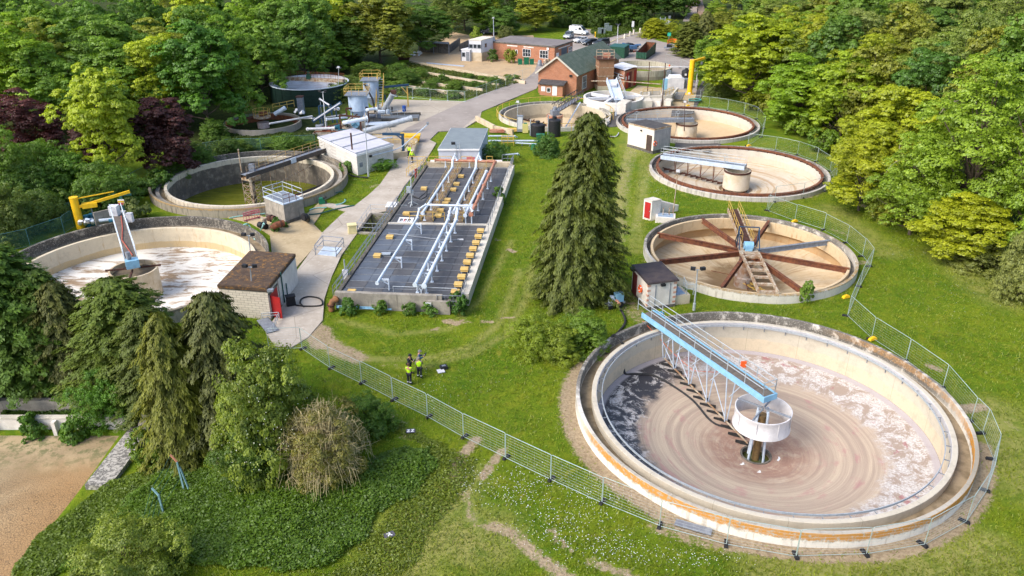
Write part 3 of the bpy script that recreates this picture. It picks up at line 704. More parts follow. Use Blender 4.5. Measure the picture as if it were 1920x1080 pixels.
# ---- B: the spoked tank
B = TANKS['B']; Bc = Vector((B[0], B[1], 0))
WALL_B = mat_wall('pale grey wall',(0.58,0.55,0.49),(0.54,0.50,0.43),-0.2,(0.30,0.26,0.20),(0.30,0.20,0.08),(0.12,0.11,0.095),0.78,0.55)
WALL_BI = mat_wall('tan inner wall',(0.56,0.44,0.28),(0.45,0.30,0.16),-0.7,(0.36,0.19,0.07),None,None,0,0.55)
tb = round_tank('spoked_tank','round tank crossed by eight rusty radial beams','B',0.8,0.3,0.42,0.55,0.26,0.1,
    [(9.51,-0.62),(9.95,-0.95),(9.95,-1.7)],[(9.95,-1.7),(6,-2.3),(3,-2.85),(1.4,-3.2),(0.01,-3.3)],
    [WALL_B,CONC_D,WALL_BI,mat_floor('tan silt floor',[(0.50,0.38,0.23),(0.56,0.46,0.31),(0.42,0.27,0.13)],0,None,(0.33,0.20,0.09))])
fr = thing('radial_scraper','rusty eight-armed scraper frame with blue motor over the spoked tank','scraper',(Bc.x,Bc.y,-3.3))
tub(fr,'centre_column',Bc,[(0.95,-3.3),(0.95,-2.2),(0.75,-2.1),(0.75,0.2),(1.0,0.3),(1.0,0.5),(0.01,0.5)],pm('rust streaked grey drum',(0.34,0.30,0.27),(0.24,0.13,0.07),1.3,0.8,0,((0.2,0.07,0.03),3,0.58)),24)
for k,(px,py) in enumerate([(1231,437),(1315,409),(1442,414),(1557,451),(1596,505),(1501,541),(1354,537),(1237.5,489)]):
 q = P(px, py, 0.62); d = (Vector((q.x, q.y, 0)) - Bc).normalized()
 m_ = GALV_D if k == 3 else RUST
 mb = MB(); a0 = Bc + d * 0.8 + Vector((0, 0, 0.45)); a1 = Bc + d * 9.72 + Vector((0, 0, 0.45))
 mb.bar(a0,a1,0.06,0.46); mb.bar(a0 + Vector((0,0,0.24)),a1 + Vector((0,0,0.24)),0.30,0.04); mb.bar(a0 - Vector((0,0,0.24)),a1 - Vector((0,0,0.24)),0.30,0.04)
 o = mb.build('radial_beam', m_, fr)
 if k == 3: o['label'] = 'grey painted radial beam'
q = P(1372,388,1.0); dW = (Vector((q.x,q.y,0)) - Bc).normalized(); nW = Vector((-dW.y,dW.x,0)); up = Vector((0,0,1))
for sg in (-1, 1):
 MB().bar(Bc + dW * 0.6 + nW * sg * 0.55 + up * 0.95,Bc + dW * 11.4 + nW * sg * 0.55 + up * 0.95,0.10,0.42).build('walkway_girder',RUST_P,fr)
 rails(fr,[Bc + dW * 0.8 + nW * sg * 0.55 + up * 1.16,Bc + dW * 11.2 + nW * sg * 0.55 + up * 1.16],YEL,1.0,1.5,0.026)
for k in range(9):
 MB().bar(Bc + dW * (0.7 + k * 1.19) + up * 1.02,Bc + dW * (1.84 + k * 1.19) + up * 1.02,0.98,0.05).build('deck_plank',RUST_D,fr)
q = P(1440, 548, 0.8); dF = (Vector((q.x, q.y, 0)) - Bc).normalized(); nF = Vector((-dF.y, dF.x, 0))
for sg in (-1, 1):
 MB().bar(Bc + dF * 1.0 + nF * sg * 0.85 + up * 0.85,Bc + dF * 10.15 + nF * sg * 0.85 + up * 0.85,0.16,0.36).build('ladder_girder',RUST_P,fr)
for k in range(6):
 s = 1.9 + k * 1.6
 MB().bar(Bc + dF * s - nF * 0.8 + up * 0.82,Bc + dF * s + nF * 0.8 + up * 0.82,0.30,0.22).build('ladder_rung',RUST_P,fr)
MB().box(Bc + up * 0.72,(2.2,1.9,0.12),math.atan2(dW.y,dW.x)).build('drive_platform',RUST_P,fr)
ha = math.atan2(dW.y, dW.x)
mb = MB(); mb.tube(Bc + nW * 0.45 + up * 1.25,Bc - nW * 0.45 + up * 1.25,0.42,16); mb.box(Bc + up * 1.0,(0.9,0.7,0.4),ha)
mb.build('drive_motor', BLUE_L, fr)
mb = MB()
g0 = [Bc + dW * 0.9 + nW * 1.0, Bc + dW * 0.9 - nW * 1.0]
for g in g0: mb.tube(g + up * 0.8, g + up * 2.9, 0.06, 6)
mb.tube(g0[0] + up * 2.9, g0[1] + up * 2.9, 0.06, 6)
for g in g0: mb.tube(g + up * 2.9, g - dW * 1.6 + up * 1.0, 0.05, 6)
mb.build('lifting_frame', BLUE_D, fr)
mb = MB(); mb.path([Bc+dW*0.2+nW*1.1+up*0.9,Bc+dW*0.3+nW*1.3+up*1.6,Bc+dW*0.7+nW*1.1+up*2.1,Bc+dW*1.3+nW*0.6+up*1.9],0.06,8); mb.build('cable_loop',BLACK,fr)
mb = MB()
for sg in (-1, 1):
 mb.bar(Bc + dF * 0.6 + nF * sg * 0.4 + up * -2.6,Bc + dF * 2.6 + nF * (sg * 0.4 + 1.2) + up * -2.5,0.06,0.08)
for k in range(4): mb.bar(Bc + dF * (0.8 + k * 0.5) + nF * (0.2 + k * 0.3 - 0.6) + up * -2.55,Bc + dF * (0.8 + k * 0.5) + nF * (0.2 + k * 0.3 + 0.6) + up * -2.55,0.06,0.06)
mb.build('scraper_arm', YEL, fr)
mb = MB()
for an in (0.4, 2.5, 4.6):
 u = Vector((math.cos(an),math.sin(an),0)); mb.tube(Bc + u * 0.8 + up * -2.4,Bc + u * 3.6 + up * -2.55,0.04,6)
mb.build('stay_rod', RUST, fr)
# ---- C and D: twin tanks with a rusty weir ring
WALL_C = mat_wall('speckled kerb wall',(0.50,0.47,0.42),(0.46,0.43,0.38),-0.5,(0.16,0.15,0.13),None,(0.14,0.13,0.12),0.7,0.5)
WALL_CI = mat_wall('whitewashed inner wall',(0.52,0.48,0.42),(0.53,0.46,0.37),-0.6,(0.56,0.42,0.27),None,None,0,0.58)
FLOOR_C = mat_floor('pale ringed floor',[(0.50,0.42,0.31),(0.54,0.485,0.40),(0.42,0.30,0.17)],1.6,(0.36,0.22,0.10))
FLOOR_D = mat_floor('sandy tank floor',[(0.54,0.41,0.26),(0.50,0.37,0.22),(0.43,0.30,0.165)],0,None)
DRUM_C = pm('stained white drum',(0.60,0.55,0.46),(0.50,0.42,0.30),0.7,0.85,0,((0.24,0.14,0.07),3,0.68),((0.30,0.19,0.10),0.62),0.2)
def weir_tank(key, name, label, blabel, dlabel, bridge_px, floor, n_br):
 cx, cy, Ro = TANKS[key]; c = Vector((cx, cy, 0))
 t = round_tank(name,label,key,0.5,0.32,0.60,0.22,0.3,0.0,[(Ro - 1.22,-1.45)],[(Ro - 1.22,-1.45),(6,-1.85),(2.2,-2.35),(1.9,-2.7),(0.01,-2.7)],[WALL_C,CONC_D,WALL_CI,floor])
 rr = Ro - 1.05
 wr = tub(t,'weir_ring',c,[(rr + .10,0.24),(rr + .16,0.24),(rr + .16,0.62),(rr - .16,0.62),(rr - .16,0.42),(rr + .10,0.56),(rr + .10,0.24)],RUST,SEG)
 for k in range(48):
  an = 2 * math.pi * k / 48
  inst('weir_bracket','wbr',lambda m: m.box((0,0,0),(0.36,0.10,0.30)),RUST_D,wr,(cx + (rr + .02) * math.cos(an),cy + (rr + .02) * math.sin(an),0.32),an)
 d = thing('centre_drum', dlabel, 'drum', (cx, cy, -2.7))
 tub(d,'drum_shell',c,[(1.55,-2.3),(1.78,-2.1),(1.72,-0.3),(1.72,0.32),(1.58,0.34),(1.58,-0.6),(0.01,-0.6)],DRUM_C,40)
 tub(d, 'drum_band', c, [(1.75, 0.10), (1.79, 0.10), (1.79, 0.36), (1.70, 0.36)], RUST_D, 40)
 for k in range(6):
  an = k * math.pi / 3; u = Vector((math.cos(an), math.sin(an), 0))
  MB().bar(c + u * 1.5 + Vector((0,0,-2.75)),c + u * 1.62 + Vector((0,0,-2.2)),0.22,0.22).build('foot',RUST,d)
 e = P(*bridge_px,0.9); dd = (Vector((e.x,e.y,0)) - c).normalized(); nn = Vector((-dd.y,dd.x,0)); up = Vector((0,0,1)); Lb = (Vector((e.x,e.y,0)) - c).length
 b_ = thing('scraper_bridge', blabel, 'bridge', (cx, cy, 0.5))
 for sg in (-1, 1):
  MB().bar(c - dd * 0.9 + nn * sg * 0.6 + up * 0.85,c + dd * Lb + nn * sg * 0.6 + up * 0.85,0.09,0.55).build('girder',GALV_D if key == 'D' else STEEL_L,b_)
  rails(b_,[c - dd * 0.9 + nn * sg * 0.6 + up * 1.13,c + dd * Lb + nn * sg * 0.6 + up * 1.13],GALV,1.0,1.3,0.022)
 MB().bar(c - dd * 0.95 + nn * 0.64 + up * 0.85,c - dd * 0.95 - nn * 0.64 + up * 0.85,0.09,0.55).build('end_plate',GALV_D,b_)
 for k in range(8):
  MB().bar(c + dd * (-0.85 + k * (Lb + .85) / 8 + .02) + up * 1.0,c + dd * (-0.85 + (k + 1) * (Lb + .85) / 8 - .02) + up * 1.0,1.1,0.05).build('deck_plank',GALV_D,b_)
 for k, s in enumerate((3.2, 5.0, 6.8, 8.6)[:n_br]):
  mb = MB(); ft = c + dd * s + nn * -0.2 + up * (-2.4 + s * 0.115 + 0.4)
  for sg in (-1, 1): mb.bar(c + dd * s + nn * sg * 0.5 + up * 0.6, ft, 0.07, 0.07)
  mb.bar(c + dd * (s - 1.4) + up * 0.5, ft, 0.05, 0.05); mb.build('hanging_strut', RUST, b_)
 if n_br:
  MB().bar(c + dd * 2.0 + nn * -0.2 + up * -1.85,c + dd * 10.4 + nn * -0.2 + up * -0.85,0.12,0.12).build('rake_arm',RUST_D,b_)
  for k in range(11):
   s = 2.2 + k * 0.76; u = (dd * 0.75 + nn * 0.66); c0 = c + dd * s - nn * 0.2 + up * (-2.4 + s * 0.115 + 0.25)
   MB().bar(c0 - u * 0.42, c0 + u * 0.42, 0.05, 0.26).build('scraper_blade', RUST_D, b_)
 for k in range(3):                       # hand wheels on stems
  s = 1.8 + k * 3.4; q = c + dd * s + nn * 0.62 + up * 1.1
  mb = MB(); mb.tube(q, q + up * 1.0, 0.05, 6)
  mb.path([q + up * 1.15 + (dd * math.cos(j * math.pi / 6) + up * math.sin(j * math.pi / 6)) * 0.26 for j in range(12)],0.035,5,closed=True)
  mb.build('hand_wheel', GALV, b_)
 return t
weir_tank('C','weir_tank','round tank with a rusty weir ring and rake, second from the wood edge row','grey footbridge with handrails and rusty rake over the nearer weir-ring tank',
          'stained white centre drum of the nearer weir-ring tank', (1241, 292), FLOOR_C, 4)
weir_tank('D','weir_tank','farther round tank with a rusty weir ring beside the flat-roofed white kiosk','grey footbridge over the farther weir-ring tank',
          'stained white centre drum of the farther weir-ring tank', (1175, 226), FLOOR_D, 0)
# ---- E: tank with green water
E_ = TANKS['E']; Ec = Vector((E_[0], E_[1], 0))
WALL_E = mat_wall('black algae outer wall',(0.33,0.29,0.23),(0.30,0.26,0.20),-0.5,(0.10,0.09,0.075),(0.42,0.27,0.11),(0.10,0.095,0.085),0.85,0.50)
WALL_EI = mat_wall('tide marked inner wall',(0.60,0.54,0.43),(0.12,0.105,0.09),0.05,(0.20,0.16,0.11),None,None,0,0.52)
te = round_tank('water_filled_tank','round tank half full of green water behind the white-floored tank','E',1.0,0.30,1.45,0.72,0.38,0.15,
    [(10.08,-0.25),(10.12,-2.1),(10.10,-3.2)],[(10.2,-3.2),(0.01,-3.6)],[WALL_E,CHAN,WALL_EI,CONC_D])
tub(te, 'step_ring', Ec, [(11.5, 0.15), (11.5, 0.42), (11.05, 0.42), (11.05, 0.15)], CONC, SEG)
tub(te,'green_water',Ec,[(10.11,-2.85),(6.0,-2.85),(0.01,-2.85)],mat_water('green algae water',(0.105,0.118,0.003),(0.165,0.170,0.010),0.25),SEG)
eb = thing('scraper_bridge','black steel bridge with lattice post across the green-water tank','bridge',(Ec.x,Ec.y,-2.9))
q = P(598,280,1.6); dE = (Vector((q.x,q.y,0)) - Ec).normalized(); nE = Vector((-dE.y,dE.x,0)); up = Vector((0,0,1))
DKST = pm('blackened steel',(0.060,0.055,0.055),(0.10,0.085,0.075),3,0.7,0.1,((0.16,0.09,0.05),5,0.64))
for sg in (-1, 1):
 MB().bar(Ec - dE * 1.2 + nE * sg * 0.55 + up * 1.35,Ec + dE * 13.2 + nE * sg * 0.55 + up * 1.35,0.10,0.6).build('girder',DKST,eb)
 rails(eb,[Ec + dE * (-1.0 if sg < 0 else 2.0) + nE * sg * 0.55 + up * 1.66,Ec + dE * 13.0 + nE * sg * 0.55 + up * 1.66],YEL if sg > 0 else RUST_P,1.0,1.5,0.024)
for k in range(10):
 MB().bar(Ec + dE * (-1.15 + k * 1.42) + up * 1.5,Ec + dE * (0.24 + k * 1.42) + up * 1.5,1.0,0.05).build('deck_plank',GALV_D,eb)
MB().box(Ec + up * 0.9, (1.7, 1.7, 0.5), math.atan2(dE.y, dE.x)).build('post_head', RUST_P, eb)
MB().tube(Ec + up * -3.0,Ec + up * 0.8,0.34,14).build('centre_column',pm('peeling column',(0.42,0.37,0.30),(0.07,0.055,0.045),1.2,0.85,0,bmp=0.3,lo=0.45,hi=0.55),eb)
mb = MB()
for k in range(4):
 an = k * math.pi / 2 + 0.3; u = Vector((math.cos(an),math.sin(an),0)); v = Vector((math.cos(an + math.pi / 2),math.sin(an + math.pi / 2),0))
 for j in range(3):
  z0, z1 = -2.9 + j * 0.95, -1.95 + j * 0.95
  mb.tube(Ec + u * 1.15 + up * z0,Ec + v * 1.15 + up * z1,0.035,5); mb.tube(Ec + v * 1.15 + up * z0,Ec + u * 1.15 + up * z1,0.035,5)
  mb.tube(Ec + u * 1.15 + up * z1, Ec + v * 1.15 + up * z1, 0.035, 5)
 mb.tube(Ec + u * 1.15 + up * -2.9, Ec + u * 1.15 + up * 0.7, 0.05, 6)
mb.build('lattice_cage', RUST_P, eb)
MB().tube(Ec - dE * 0.6 + nE * 0.9 + up * 1.6,Ec - dE * 0.6 + nE * 0.9 + up * 4.6,0.09,8).build('mast',RUST_P,eb)
MB().box(Ec + dE * 0.6 + nE * 0.3 + up * 2.0, (0.7, 0.5, 0.9)).build('control_box', GALV_D, eb)
MB().box(Ec + dE * 6.9 - nE * 0.64 + up * 1.5,(0.9,0.12,0.7),math.atan2(dE.y,dE.x)).build('junction_box',STEEL_L,eb)
mb = MB()
for s in (3.6, 6.2, 8.6):
 for sg in (-1,1): mb.tube(Ec + dE * s + nE * sg * 0.5 + up * 1.1,Ec + dE * (s - 0.5 * sg) + up * -2.6,0.03,5)
mb.build('hanging_strut', RUST_P, eb)
MB().tube(Ec + dE * 1.2 - nE * 0.6 + up * -1.2,Ec + dE * 10.3 - nE * 1.0 + up * 0.2,0.06,6).build('scum_pipe',RUST_P,eb)
MB().bar(P(524, 380, -2.6), P(610, 347, -2.55), 0.55, 0.4).build('scum_trough', BLACK, eb)
# ---- F: white floored tank at the left
F_ = TANKS['F']; Fc = Vector((F_[0], F_[1], 0))
WALL_F = mat_wall('grey black outer wall',(0.33,0.30,0.25),(0.30,0.26,0.21),-0.5,(0.09,0.085,0.075),(0.34,0.20,0.08),(0.070,0.066,0.06),1.0,0.48)
WALL_FI = mat_wall('ochre streaked inner wall',(0.62,0.54,0.40),(0.55,0.42,0.24),-1.15,(0.42,0.27,0.12),None,None,0,0.55)
tf = round_tank('white_floored_tank','round tank with dry white crusted floor next to the mossy-roofed hut','F',1.2,0.32,0.95,0.40,0.36,0.1,
    [(11.12, -1.85)], [(11.12, -1.85), (6, -2.15), (2.4, -2.35), (0.01, -2.5)],
    [WALL_F,CHAN,WALL_FI,mat_floor('white crusted floor',[(0.34,0.25,0.165),(0.26,0.18,0.11),(0.44,0.33,0.22)],0,None,None,(0.70,0.67,0.61))])
fd = thing('stilling_well','open concrete stilling well in the middle of the white-floored tank','drum',(Fc.x,Fc.y,-2.4))
tub(fd,'well_wall',Fc,[(2.2,-2.4),(2.2,0.4),(2.24,0.42),(2.24,0.55),(2.06,0.55),(2.06,-1.0),(0.01,-1.0)],CONC_C,56)
tub(fd,'well_silt',Fc,[(2.06,0.05),(0.01,0.05)],pm('brown silt',(0.17,0.135,0.095),(0.12,0.095,0.065),2,0.95),40)
for an in (0.3, 1.9, 3.4, 5.0):
 u = Vector((math.cos(an),math.sin(an),0)); MB().bar(Fc + u * 0.5 + up * 0.6,Fc + u * 2.5 + up * 0.6,0.14,0.16).build('cross_beam',RUST_D,fd)
fb = thing('scraper_bridge','narrow galvanised footbridge with blue motor over the white-floored tank','bridge',(Fc.x,Fc.y,0.5))
q = P(221,404,1.9); dF_ = (Vector((q.x,q.y,0)) - Fc).normalized(); nF_ = Vector((-dF_.y,dF_.x,0))
for sg in (-1, 1):
 MB().bar(Fc - dF_ * 0.5 + nF_ * sg * 0.55 + up * 1.55,Fc + dF_ * 14.0 + nF_ * sg * 0.55 + up * 1.55,0.10,0.45).build('girder',GALV,fb)
 rails(fb,[Fc + dF_ * 0.0 + nF_ * sg * 0.55 + up * 1.78,Fc + dF_ * 14.0 + nF_ * sg * 0.55 + up * 1.78],PIPE_W,1.05,2.0,0.04)
for k in range(10):
 MB().bar(Fc + dF_ * (-0.4 + k * 1.44) + up * 1.7,Fc + dF_ * (1.0 + k * 1.44) + up * 1.7,1.0,0.05).build('deck_plank',DECK_B,fb)
mb = MB(); mb.box(Fc - dF_ * 0.6 + up * 1.35,(0.9,1.2,0.8),math.atan2(dF_.y,dF_.x)); mb.build('drive_motor',BLUE_L,fb)
mb = MB(); mb.tube(Fc - dF_ * 0.5 + nF_ * 0.2 + up * 1.8,Fc - dF_ * 0.5 + nF_ * 0.2 + up * 2.5,0.22,12); mb.build('gearbox',GALV_D,fb)
mb = MB(); mb.path([Fc+dF_*0.3 - nF_*0.2+up*1.78,Fc+dF_*5+nF_*0.3+up*1.78,Fc+dF_*9 - nF_*0.1+up*1.78,Fc+dF_*12.6 - nF_*0.3+up*1.8],0.05,6); mb.build('cable',pm('red hose',(0.50,0.12,0.08),(0.42,0.1,0.07)),fb)
MB().box(Fc + dF_ * 12.0 - nF_ * 1.1 + up * 1.7,(0.6,0.5,1.0)).build('control_box',OFFW,fb); MB().box(Fc + dF_ * 13.4 + nF_ * 0.2 + up * 2.3,(0.9,0.8,1.1)).build('control_box',OFFW,fb)
mb = MB(); mb.tube(Fc + dF_ * 12.9 + nF_ * 1.0 + up * 1.35,Fc + dF_ * 12.9 - nF_ * 1.4 + up * 1.35,0.2,10); mb.build('end_carriage',TEAL,fb)
# ---- G: yellow railed tank
G_ = TANKS['G']; Gc = Vector((G_[0], G_[1], 0))
WALL_G = mat_wall('pale rim wall',(0.56,0.53,0.46),(0.54,0.50,0.43),-0.5,(0.26,0.23,0.18),None,(0.20,0.19,0.17),0.7,0.55)
WALL_GI = mat_wall('grey tan inner wall',(0.50,0.44,0.33),(0.36,0.31,0.23),-1.5,(0.20,0.17,0.12),None,None,0,0.55)
tg = round_tank('yellow_railed_tank','round tank ringed by a yellow handrail behind the tall conifer','G',0.6,0.3,0.55,0.35,0.25,0.0,
    [(8.48,-2.1)],[(8.48,-2.1),(4,-2.5),(0.01,-2.8)],[WALL_G,CONC_D,WALL_GI,mat_floor('sand floor',[(0.55,0.44,0.30),(0.50,0.40,0.27),(0.42,0.31,0.2)],0,None)])
rails(tg,[Gc + Vector((math.cos(k * math.pi / 14) * 9.95,math.sin(k * math.pi / 14) * 9.95,0)) for k in range(28)],YEL,1.3,2.3,0.045,name='guard_rail',mids=(),close=True)
gd = thing('centre_drum','brick-red centre drum with grey platform inside the yellow-railed tank','drum',(Gc.x,Gc.y,-2.8))
tub(gd,'drum_shell',Gc,[(1.35,-2.7),(1.35,0.3),(0.01,0.3)],pm('brick red drum',(0.50,0.30,0.19),(0.42,0.34,0.26),1.0,0.85),28)
tub(gd, 'drum_band', Gc, [(1.37, 0.0), (1.4, 0.0), (1.4, 0.35), (1.3, 0.35)], RUST_R, 28)
gb = thing('scraper_bridge','black lattice footbridge into the yellow-railed tank','bridge',(Gc.x,Gc.y,0.5))
q = P(1088,180,1.0); dG = (Vector((q.x,q.y,0)) - Gc).normalized(); nG = Vector((-dG.y,dG.x,0)); Lg = (Vector((q.x,q.y,0)) - Gc).length
for sg in (-1, 1):
 mb = MB()
 for z in (0.85,2.1): mb.bar(Gc + nG * sg * 0.6 + up * z,Gc + dG * Lg + nG * sg * 0.6 + up * z,0.10,0.12)
 for k in range(8):
  a0 = Gc + dG * (Lg * k / 8) + nG * sg * 0.6; a1 = Gc + dG * (Lg * (k + 1) / 8) + nG * sg * 0.6
  mb.bar(a0 + up * 0.85,a1 + up * 2.1,0.06,0.06); mb.bar(a1 + up * 0.85,a1 + up * 2.1,0.06,0.06)
 mb.build('truss_side', DKST, gb)
MB().bar(Gc + up * 0.82, Gc + dG * Lg + up * 0.82, 1.1, 0.08).build('deck', GALV_D, gb)
mb = MB(); mb.box(Gc + up * 0.75,(1.3,1.1,0.8),0.4).tube(Gc + up * 1.1,Gc + up * 1.7,0.35,12); mb.build('drive_motor',GALV_D,gb)
MB().tube(Gc + dG * 8.5 - nG * 1.6 + up * 0.9,Gc + dG * 2.4 - nG * 1.1 + up * -2.3,0.12,8).build('sludge_pipe',STEEL_L,gb)
mb = MB(); mb.bar(P(978, 223, -2.0), P(1030, 236, -2.3), 0.15, 0.3)
for k in range(6): mb.bar(P(980 + k * 9,226 + k * 2,-2.4),P(984 + k * 9,222 + k * 2,-2.2),0.1,0.5)
mb.build('rake_arm', RUST_D, gb)
def ring_fit(xl, xr, yb, yf, z):
 xm = (xl + xr) / 2; cy = (P(xm, yb, z).y + P(xm, yf, z).y) / 2
 depth = cy * cP + (CAM_H - z) * sP
 return Vector(((xm - 960) / CAM_F * depth, cy, 0)), (xr - xl) / 2 / CAM_F * depth
# ---- H: plain concrete ring tank by the car park
Hc, Hr = ring_fit(1146, 1260, 112, 135, 1.9)
th = thing('concrete_ring_tank', 'raised grey concrete ring tank beside the car park', 'tank', Hc)
WALL_H = mat_wall('streaked ring wall',(0.46,0.42,0.34),(0.30,0.26,0.20),0.7,(0.15,0.13,0.10),None,None,0,0.48)
tub(th, 'outer_wall', Hc, [(Hr, -0.3), (Hr, 1.9), (Hr - 0.3, 1.9), (Hr - 0.3, -1.2)], WALL_H, 80)
tub(th,'tank_floor',Hc,[(Hr - 0.3,-1.0),(0.01,-1.2)],mat_floor('ring tank floor',[(0.5,0.42,0.3),(0.42,0.34,0.24),(0.36,0.28,0.2)]),60)
# ---- I: white inlet tank with launder channels
Ic, Ir = ring_fit(1094, 1206, 168, 195, 1.5)
ti = thing('inlet_tank','white circular inlet tank with radial launder channels by the gabled brick building','tank',Ic)
WALL_I = mat_wall('white inlet wall',(0.70,0.67,0.62),(0.62,0.58,0.52),0.2,(0.40,0.36,0.30),None,None,0,0.56)
tub(ti, 'outer_wall', Ic, [(Ir, -0.3), (Ir, 1.5), (Ir - 0.35, 1.5), (Ir - 0.35, 0.4)], WALL_I, 72)
tub(ti,'tank_bed',Ic,[(Ir - 0.35,0.5),(0.01,0.45)],pm('dark grit bed',(0.07,0.062,0.055),(0.12,0.10,0.09),1,0.6),48)
for an in (2.4, 3.35, 4.3, 0.2):
 u = Vector((math.cos(an), math.sin(an), 0))
 MB().bar(Ic + u * 0.8 + up * 1.25,Ic + u * (Ir - 0.5) + up * 1.25,0.5,0.5).build('launder',OFFW,ti)
MB().box(Ic + Vector((Ir * 1.0,0.2,0.6)),(Ir * 0.5,Ir * 0.9,1.3)).build('inlet_block',CONC_W,ti)
# ---- J: dark green bolted tank and K: rusty thickener
Jc, Jr = ring_fit(508, 652, 142, 168, 3.0)
tj = thing('bolted_steel_tank','dark green bolted steel tank with open top beside the left wood','tank',Jc)
JGR = pm('shade darkened green shell', (0.010, 0.032, 0.026), (0.008, 0.024, 0.020), 2, 0.55, 0, bmp=0.05)  # dark green taken nearly to black, the wall's shade put into the colour
tub(tj, 'shell', Jc, [(Jr, 0.0), (Jr, 3.0)], JGR, 48)
tub(tj,'rim_angle',Jc,[(Jr,2.98),(Jr + 0.09,3.0),(Jr + 0.09,3.14),(Jr - 0.08,3.14)],STEEL_L,48)
tub(tj,'inner_shell',Jc,[(Jr - 0.08,3.12),(Jr - 0.08,1.7),(0.01,1.5)],pm('grey white liner',(0.66,0.68,0.73),(0.52,0.51,0.53),0.7,0.8,0,((0.28,0.16,0.10),1.5,0.62)),48)
for z in (1.0, 2.0):
 tub(tj,'shell_seam',Jc,[(Jr + 0.0,z - 0.04),(Jr + 0.03,z - 0.04),(Jr + 0.03,z + 0.04),(Jr,z + 0.04)],JGR,48)
for k in range(24):
 an = 2 * math.pi * k / 24
 inst('shell_rib','jrib',lambda m: m.box((0,0,1.48),(0.06,0.08,2.95)),JGR,tj,(Jc.x + (Jr + 0.02) * math.cos(an),Jc.y + (Jr + 0.02) * math.sin(an),0),an)
a0 = P(520, 146, 3.5); a1 = P(645, 152, 3.5)
jb = thing('scraper_bridge','rusty white bridge across the top of the dark green tank','bridge',(Jc.x,Jc.y,3.1))
MB().bar(a0, a1, 1.0, 0.55).build('girder', RUST_P, jb)
rails(jb, [a0 + Vector((0, 0.5, 0.28)), a1 + Vector((0, 0.5, 0.28))], RUST, 1.0, 1.4, 0.03)
rails(jb,[a0.lerp(a1,.45) + Vector((0,-0.5,0.28)),a1 + Vector((0,-0.5,0.28))],RUST,1.0,1.4,0.03)
mb = MB(); mb.box(Jc + up * 4.0,(0.8,0.8,0.7)).tube(Jc + up * 4.2,Jc + up * 5.0,0.25,10); mb.build('drive_motor',GREEN_D,jb)
Kc, Kr = ring_fit(422, 563, 212, 243, 1.0)
tk = thing('rusty_thickener','rusty-lined concrete thickener tank below the dark green tank','tank',Kc)
tub(tk,'outer_wall',Kc,[(Kr,-0.4),(Kr,1.0),(Kr - 0.22,1.0),(Kr - 0.24,-1.4)],mat_wall('grey thickener wall',(0.32,0.30,0.26),(0.27,0.25,0.21),-0.5,(0.14,0.12,0.10)),72)
tub(tk, 'rust_lining', Kc, [(Kr - 0.7, 0.75), (Kr - 0.75, 0.75), (Kr - 0.8, -1.0)], RUST, 72)
tub(tk, 'tank_floor', Kc, [(Kr - 0.24, -1.0), (0.01, -1.3)], RUST_D, 48)
tub(tk,'centre_drum',Kc,[(0.95,-1.2),(0.95,0.8),(0.01,0.8)],pm('pinkish drum',(0.46,0.33,0.30),(0.55,0.50,0.48),2,0.8),24)
kb = thing('scraper_bridge','rusty bridge with round yellow-railed platform over the thickener tank','bridge',(Kc.x,Kc.y,1.0))
MB().bar(P(424, 233, 1.2), P(520, 216, 1.3), 0.5, 0.8).build('girder', RUST, kb)
MB().lathe(Kc + up * 1.6, [(1.4, 0), (1.4, 0.18), (0.01, 0.18)], 24).build('platform', RUST_P, kb)
rails(kb,[Kc + Vector((1.35 * math.cos(k * math.pi / 6),1.35 * math.sin(k * math.pi / 6),1.78)) for k in range(12)],YEL,1.1,1.2,0.03,close=True)
rails(kb, [P(512, 208, 1.8), P(552, 200, 1.8)], YEL, 1.1, 1.4, 0.045)
mb = MB(); mb.box(Kc + up * 2.1,(0.8,0.6,0.6)).tube(Kc + up * 2.2 + Vector((-0.4,0,0)),Kc + up * 2.2 + Vector((0.8,0.3,0)),0.3,10); mb.build('drive_motor',RUST,kb)
mb = MB(); mb.path([P(505,232,1.9),P(585,218,1.9),P(587,222,1.2)],0.15,10); mb.build('feed_pipe',OFFW,kb)
MB().tube(P(515, 214, 2.0), P(535, 202, 3.0), 0.35, 10).build('sludge_chute', STEEL_L, kb)
# ------------------------------------------------------------------ covered filter deck
UP = Vector((0, 0, 1))
ZD = 1.15
FL, FR, BR, BL = (P(637, 552, ZD), P(862, 560, ZD), P(955, 310, ZD), P(803, 310, ZD))
def D(u, v, z=0.0):
 """point on the deck: u 0..1 across from the left, v 0..1 from the front to the back, z above the deck"""
 return FL * ((1 - u) * (1 - v)) + FR * (u * (1 - v)) + BR * (u * v) + BL * ((1 - u) * v) + Vector((0,0,z))
def DP(px, py, z=0.0):
 """photo pixel to a point z above the deck"""
 return P(px, py, ZD + z)
DECKM = pm('weathered slate blue deck sheet',(0.112,0.132,0.165),(0.070,0.078,0.094),0.35,0.62,0.0,((0.19,0.20,0.22),2.5,0.68),None,0.2)
DECKM2 = pm('dark deck sheet',(0.070,0.072,0.080),(0.100,0.100,0.106),0.5,0.65,0.0,((0.13,0.12,0.11),3,0.68),None,0.2)
DIRTB = pm('brown litter',(0.14,0.095,0.06),(0.26,0.20,0.14),1.6,0.95,0,((0.33,0.19,0.09),3,0.6),None,0.5)
JOINT = pm('pale joint strip', (0.25, 0.28, 0.31), (0.18, 0.19, 0.21), 3, 0.7, 0, bmp=0.1)
dk = thing('filter_deck','long covered filter bed with dark deck panels in the middle of the site','filter bed',(FL.x,FL.y,0))
mb = MB(); mb.prism([tuple(D(u,v)[:2]) for u,v in ((0,0),(1,0),(1,1),(0,1))],-0.3,ZD - 0.10); mb.build('base_block',CONC,dk,smooth=False)
VM = 0.44
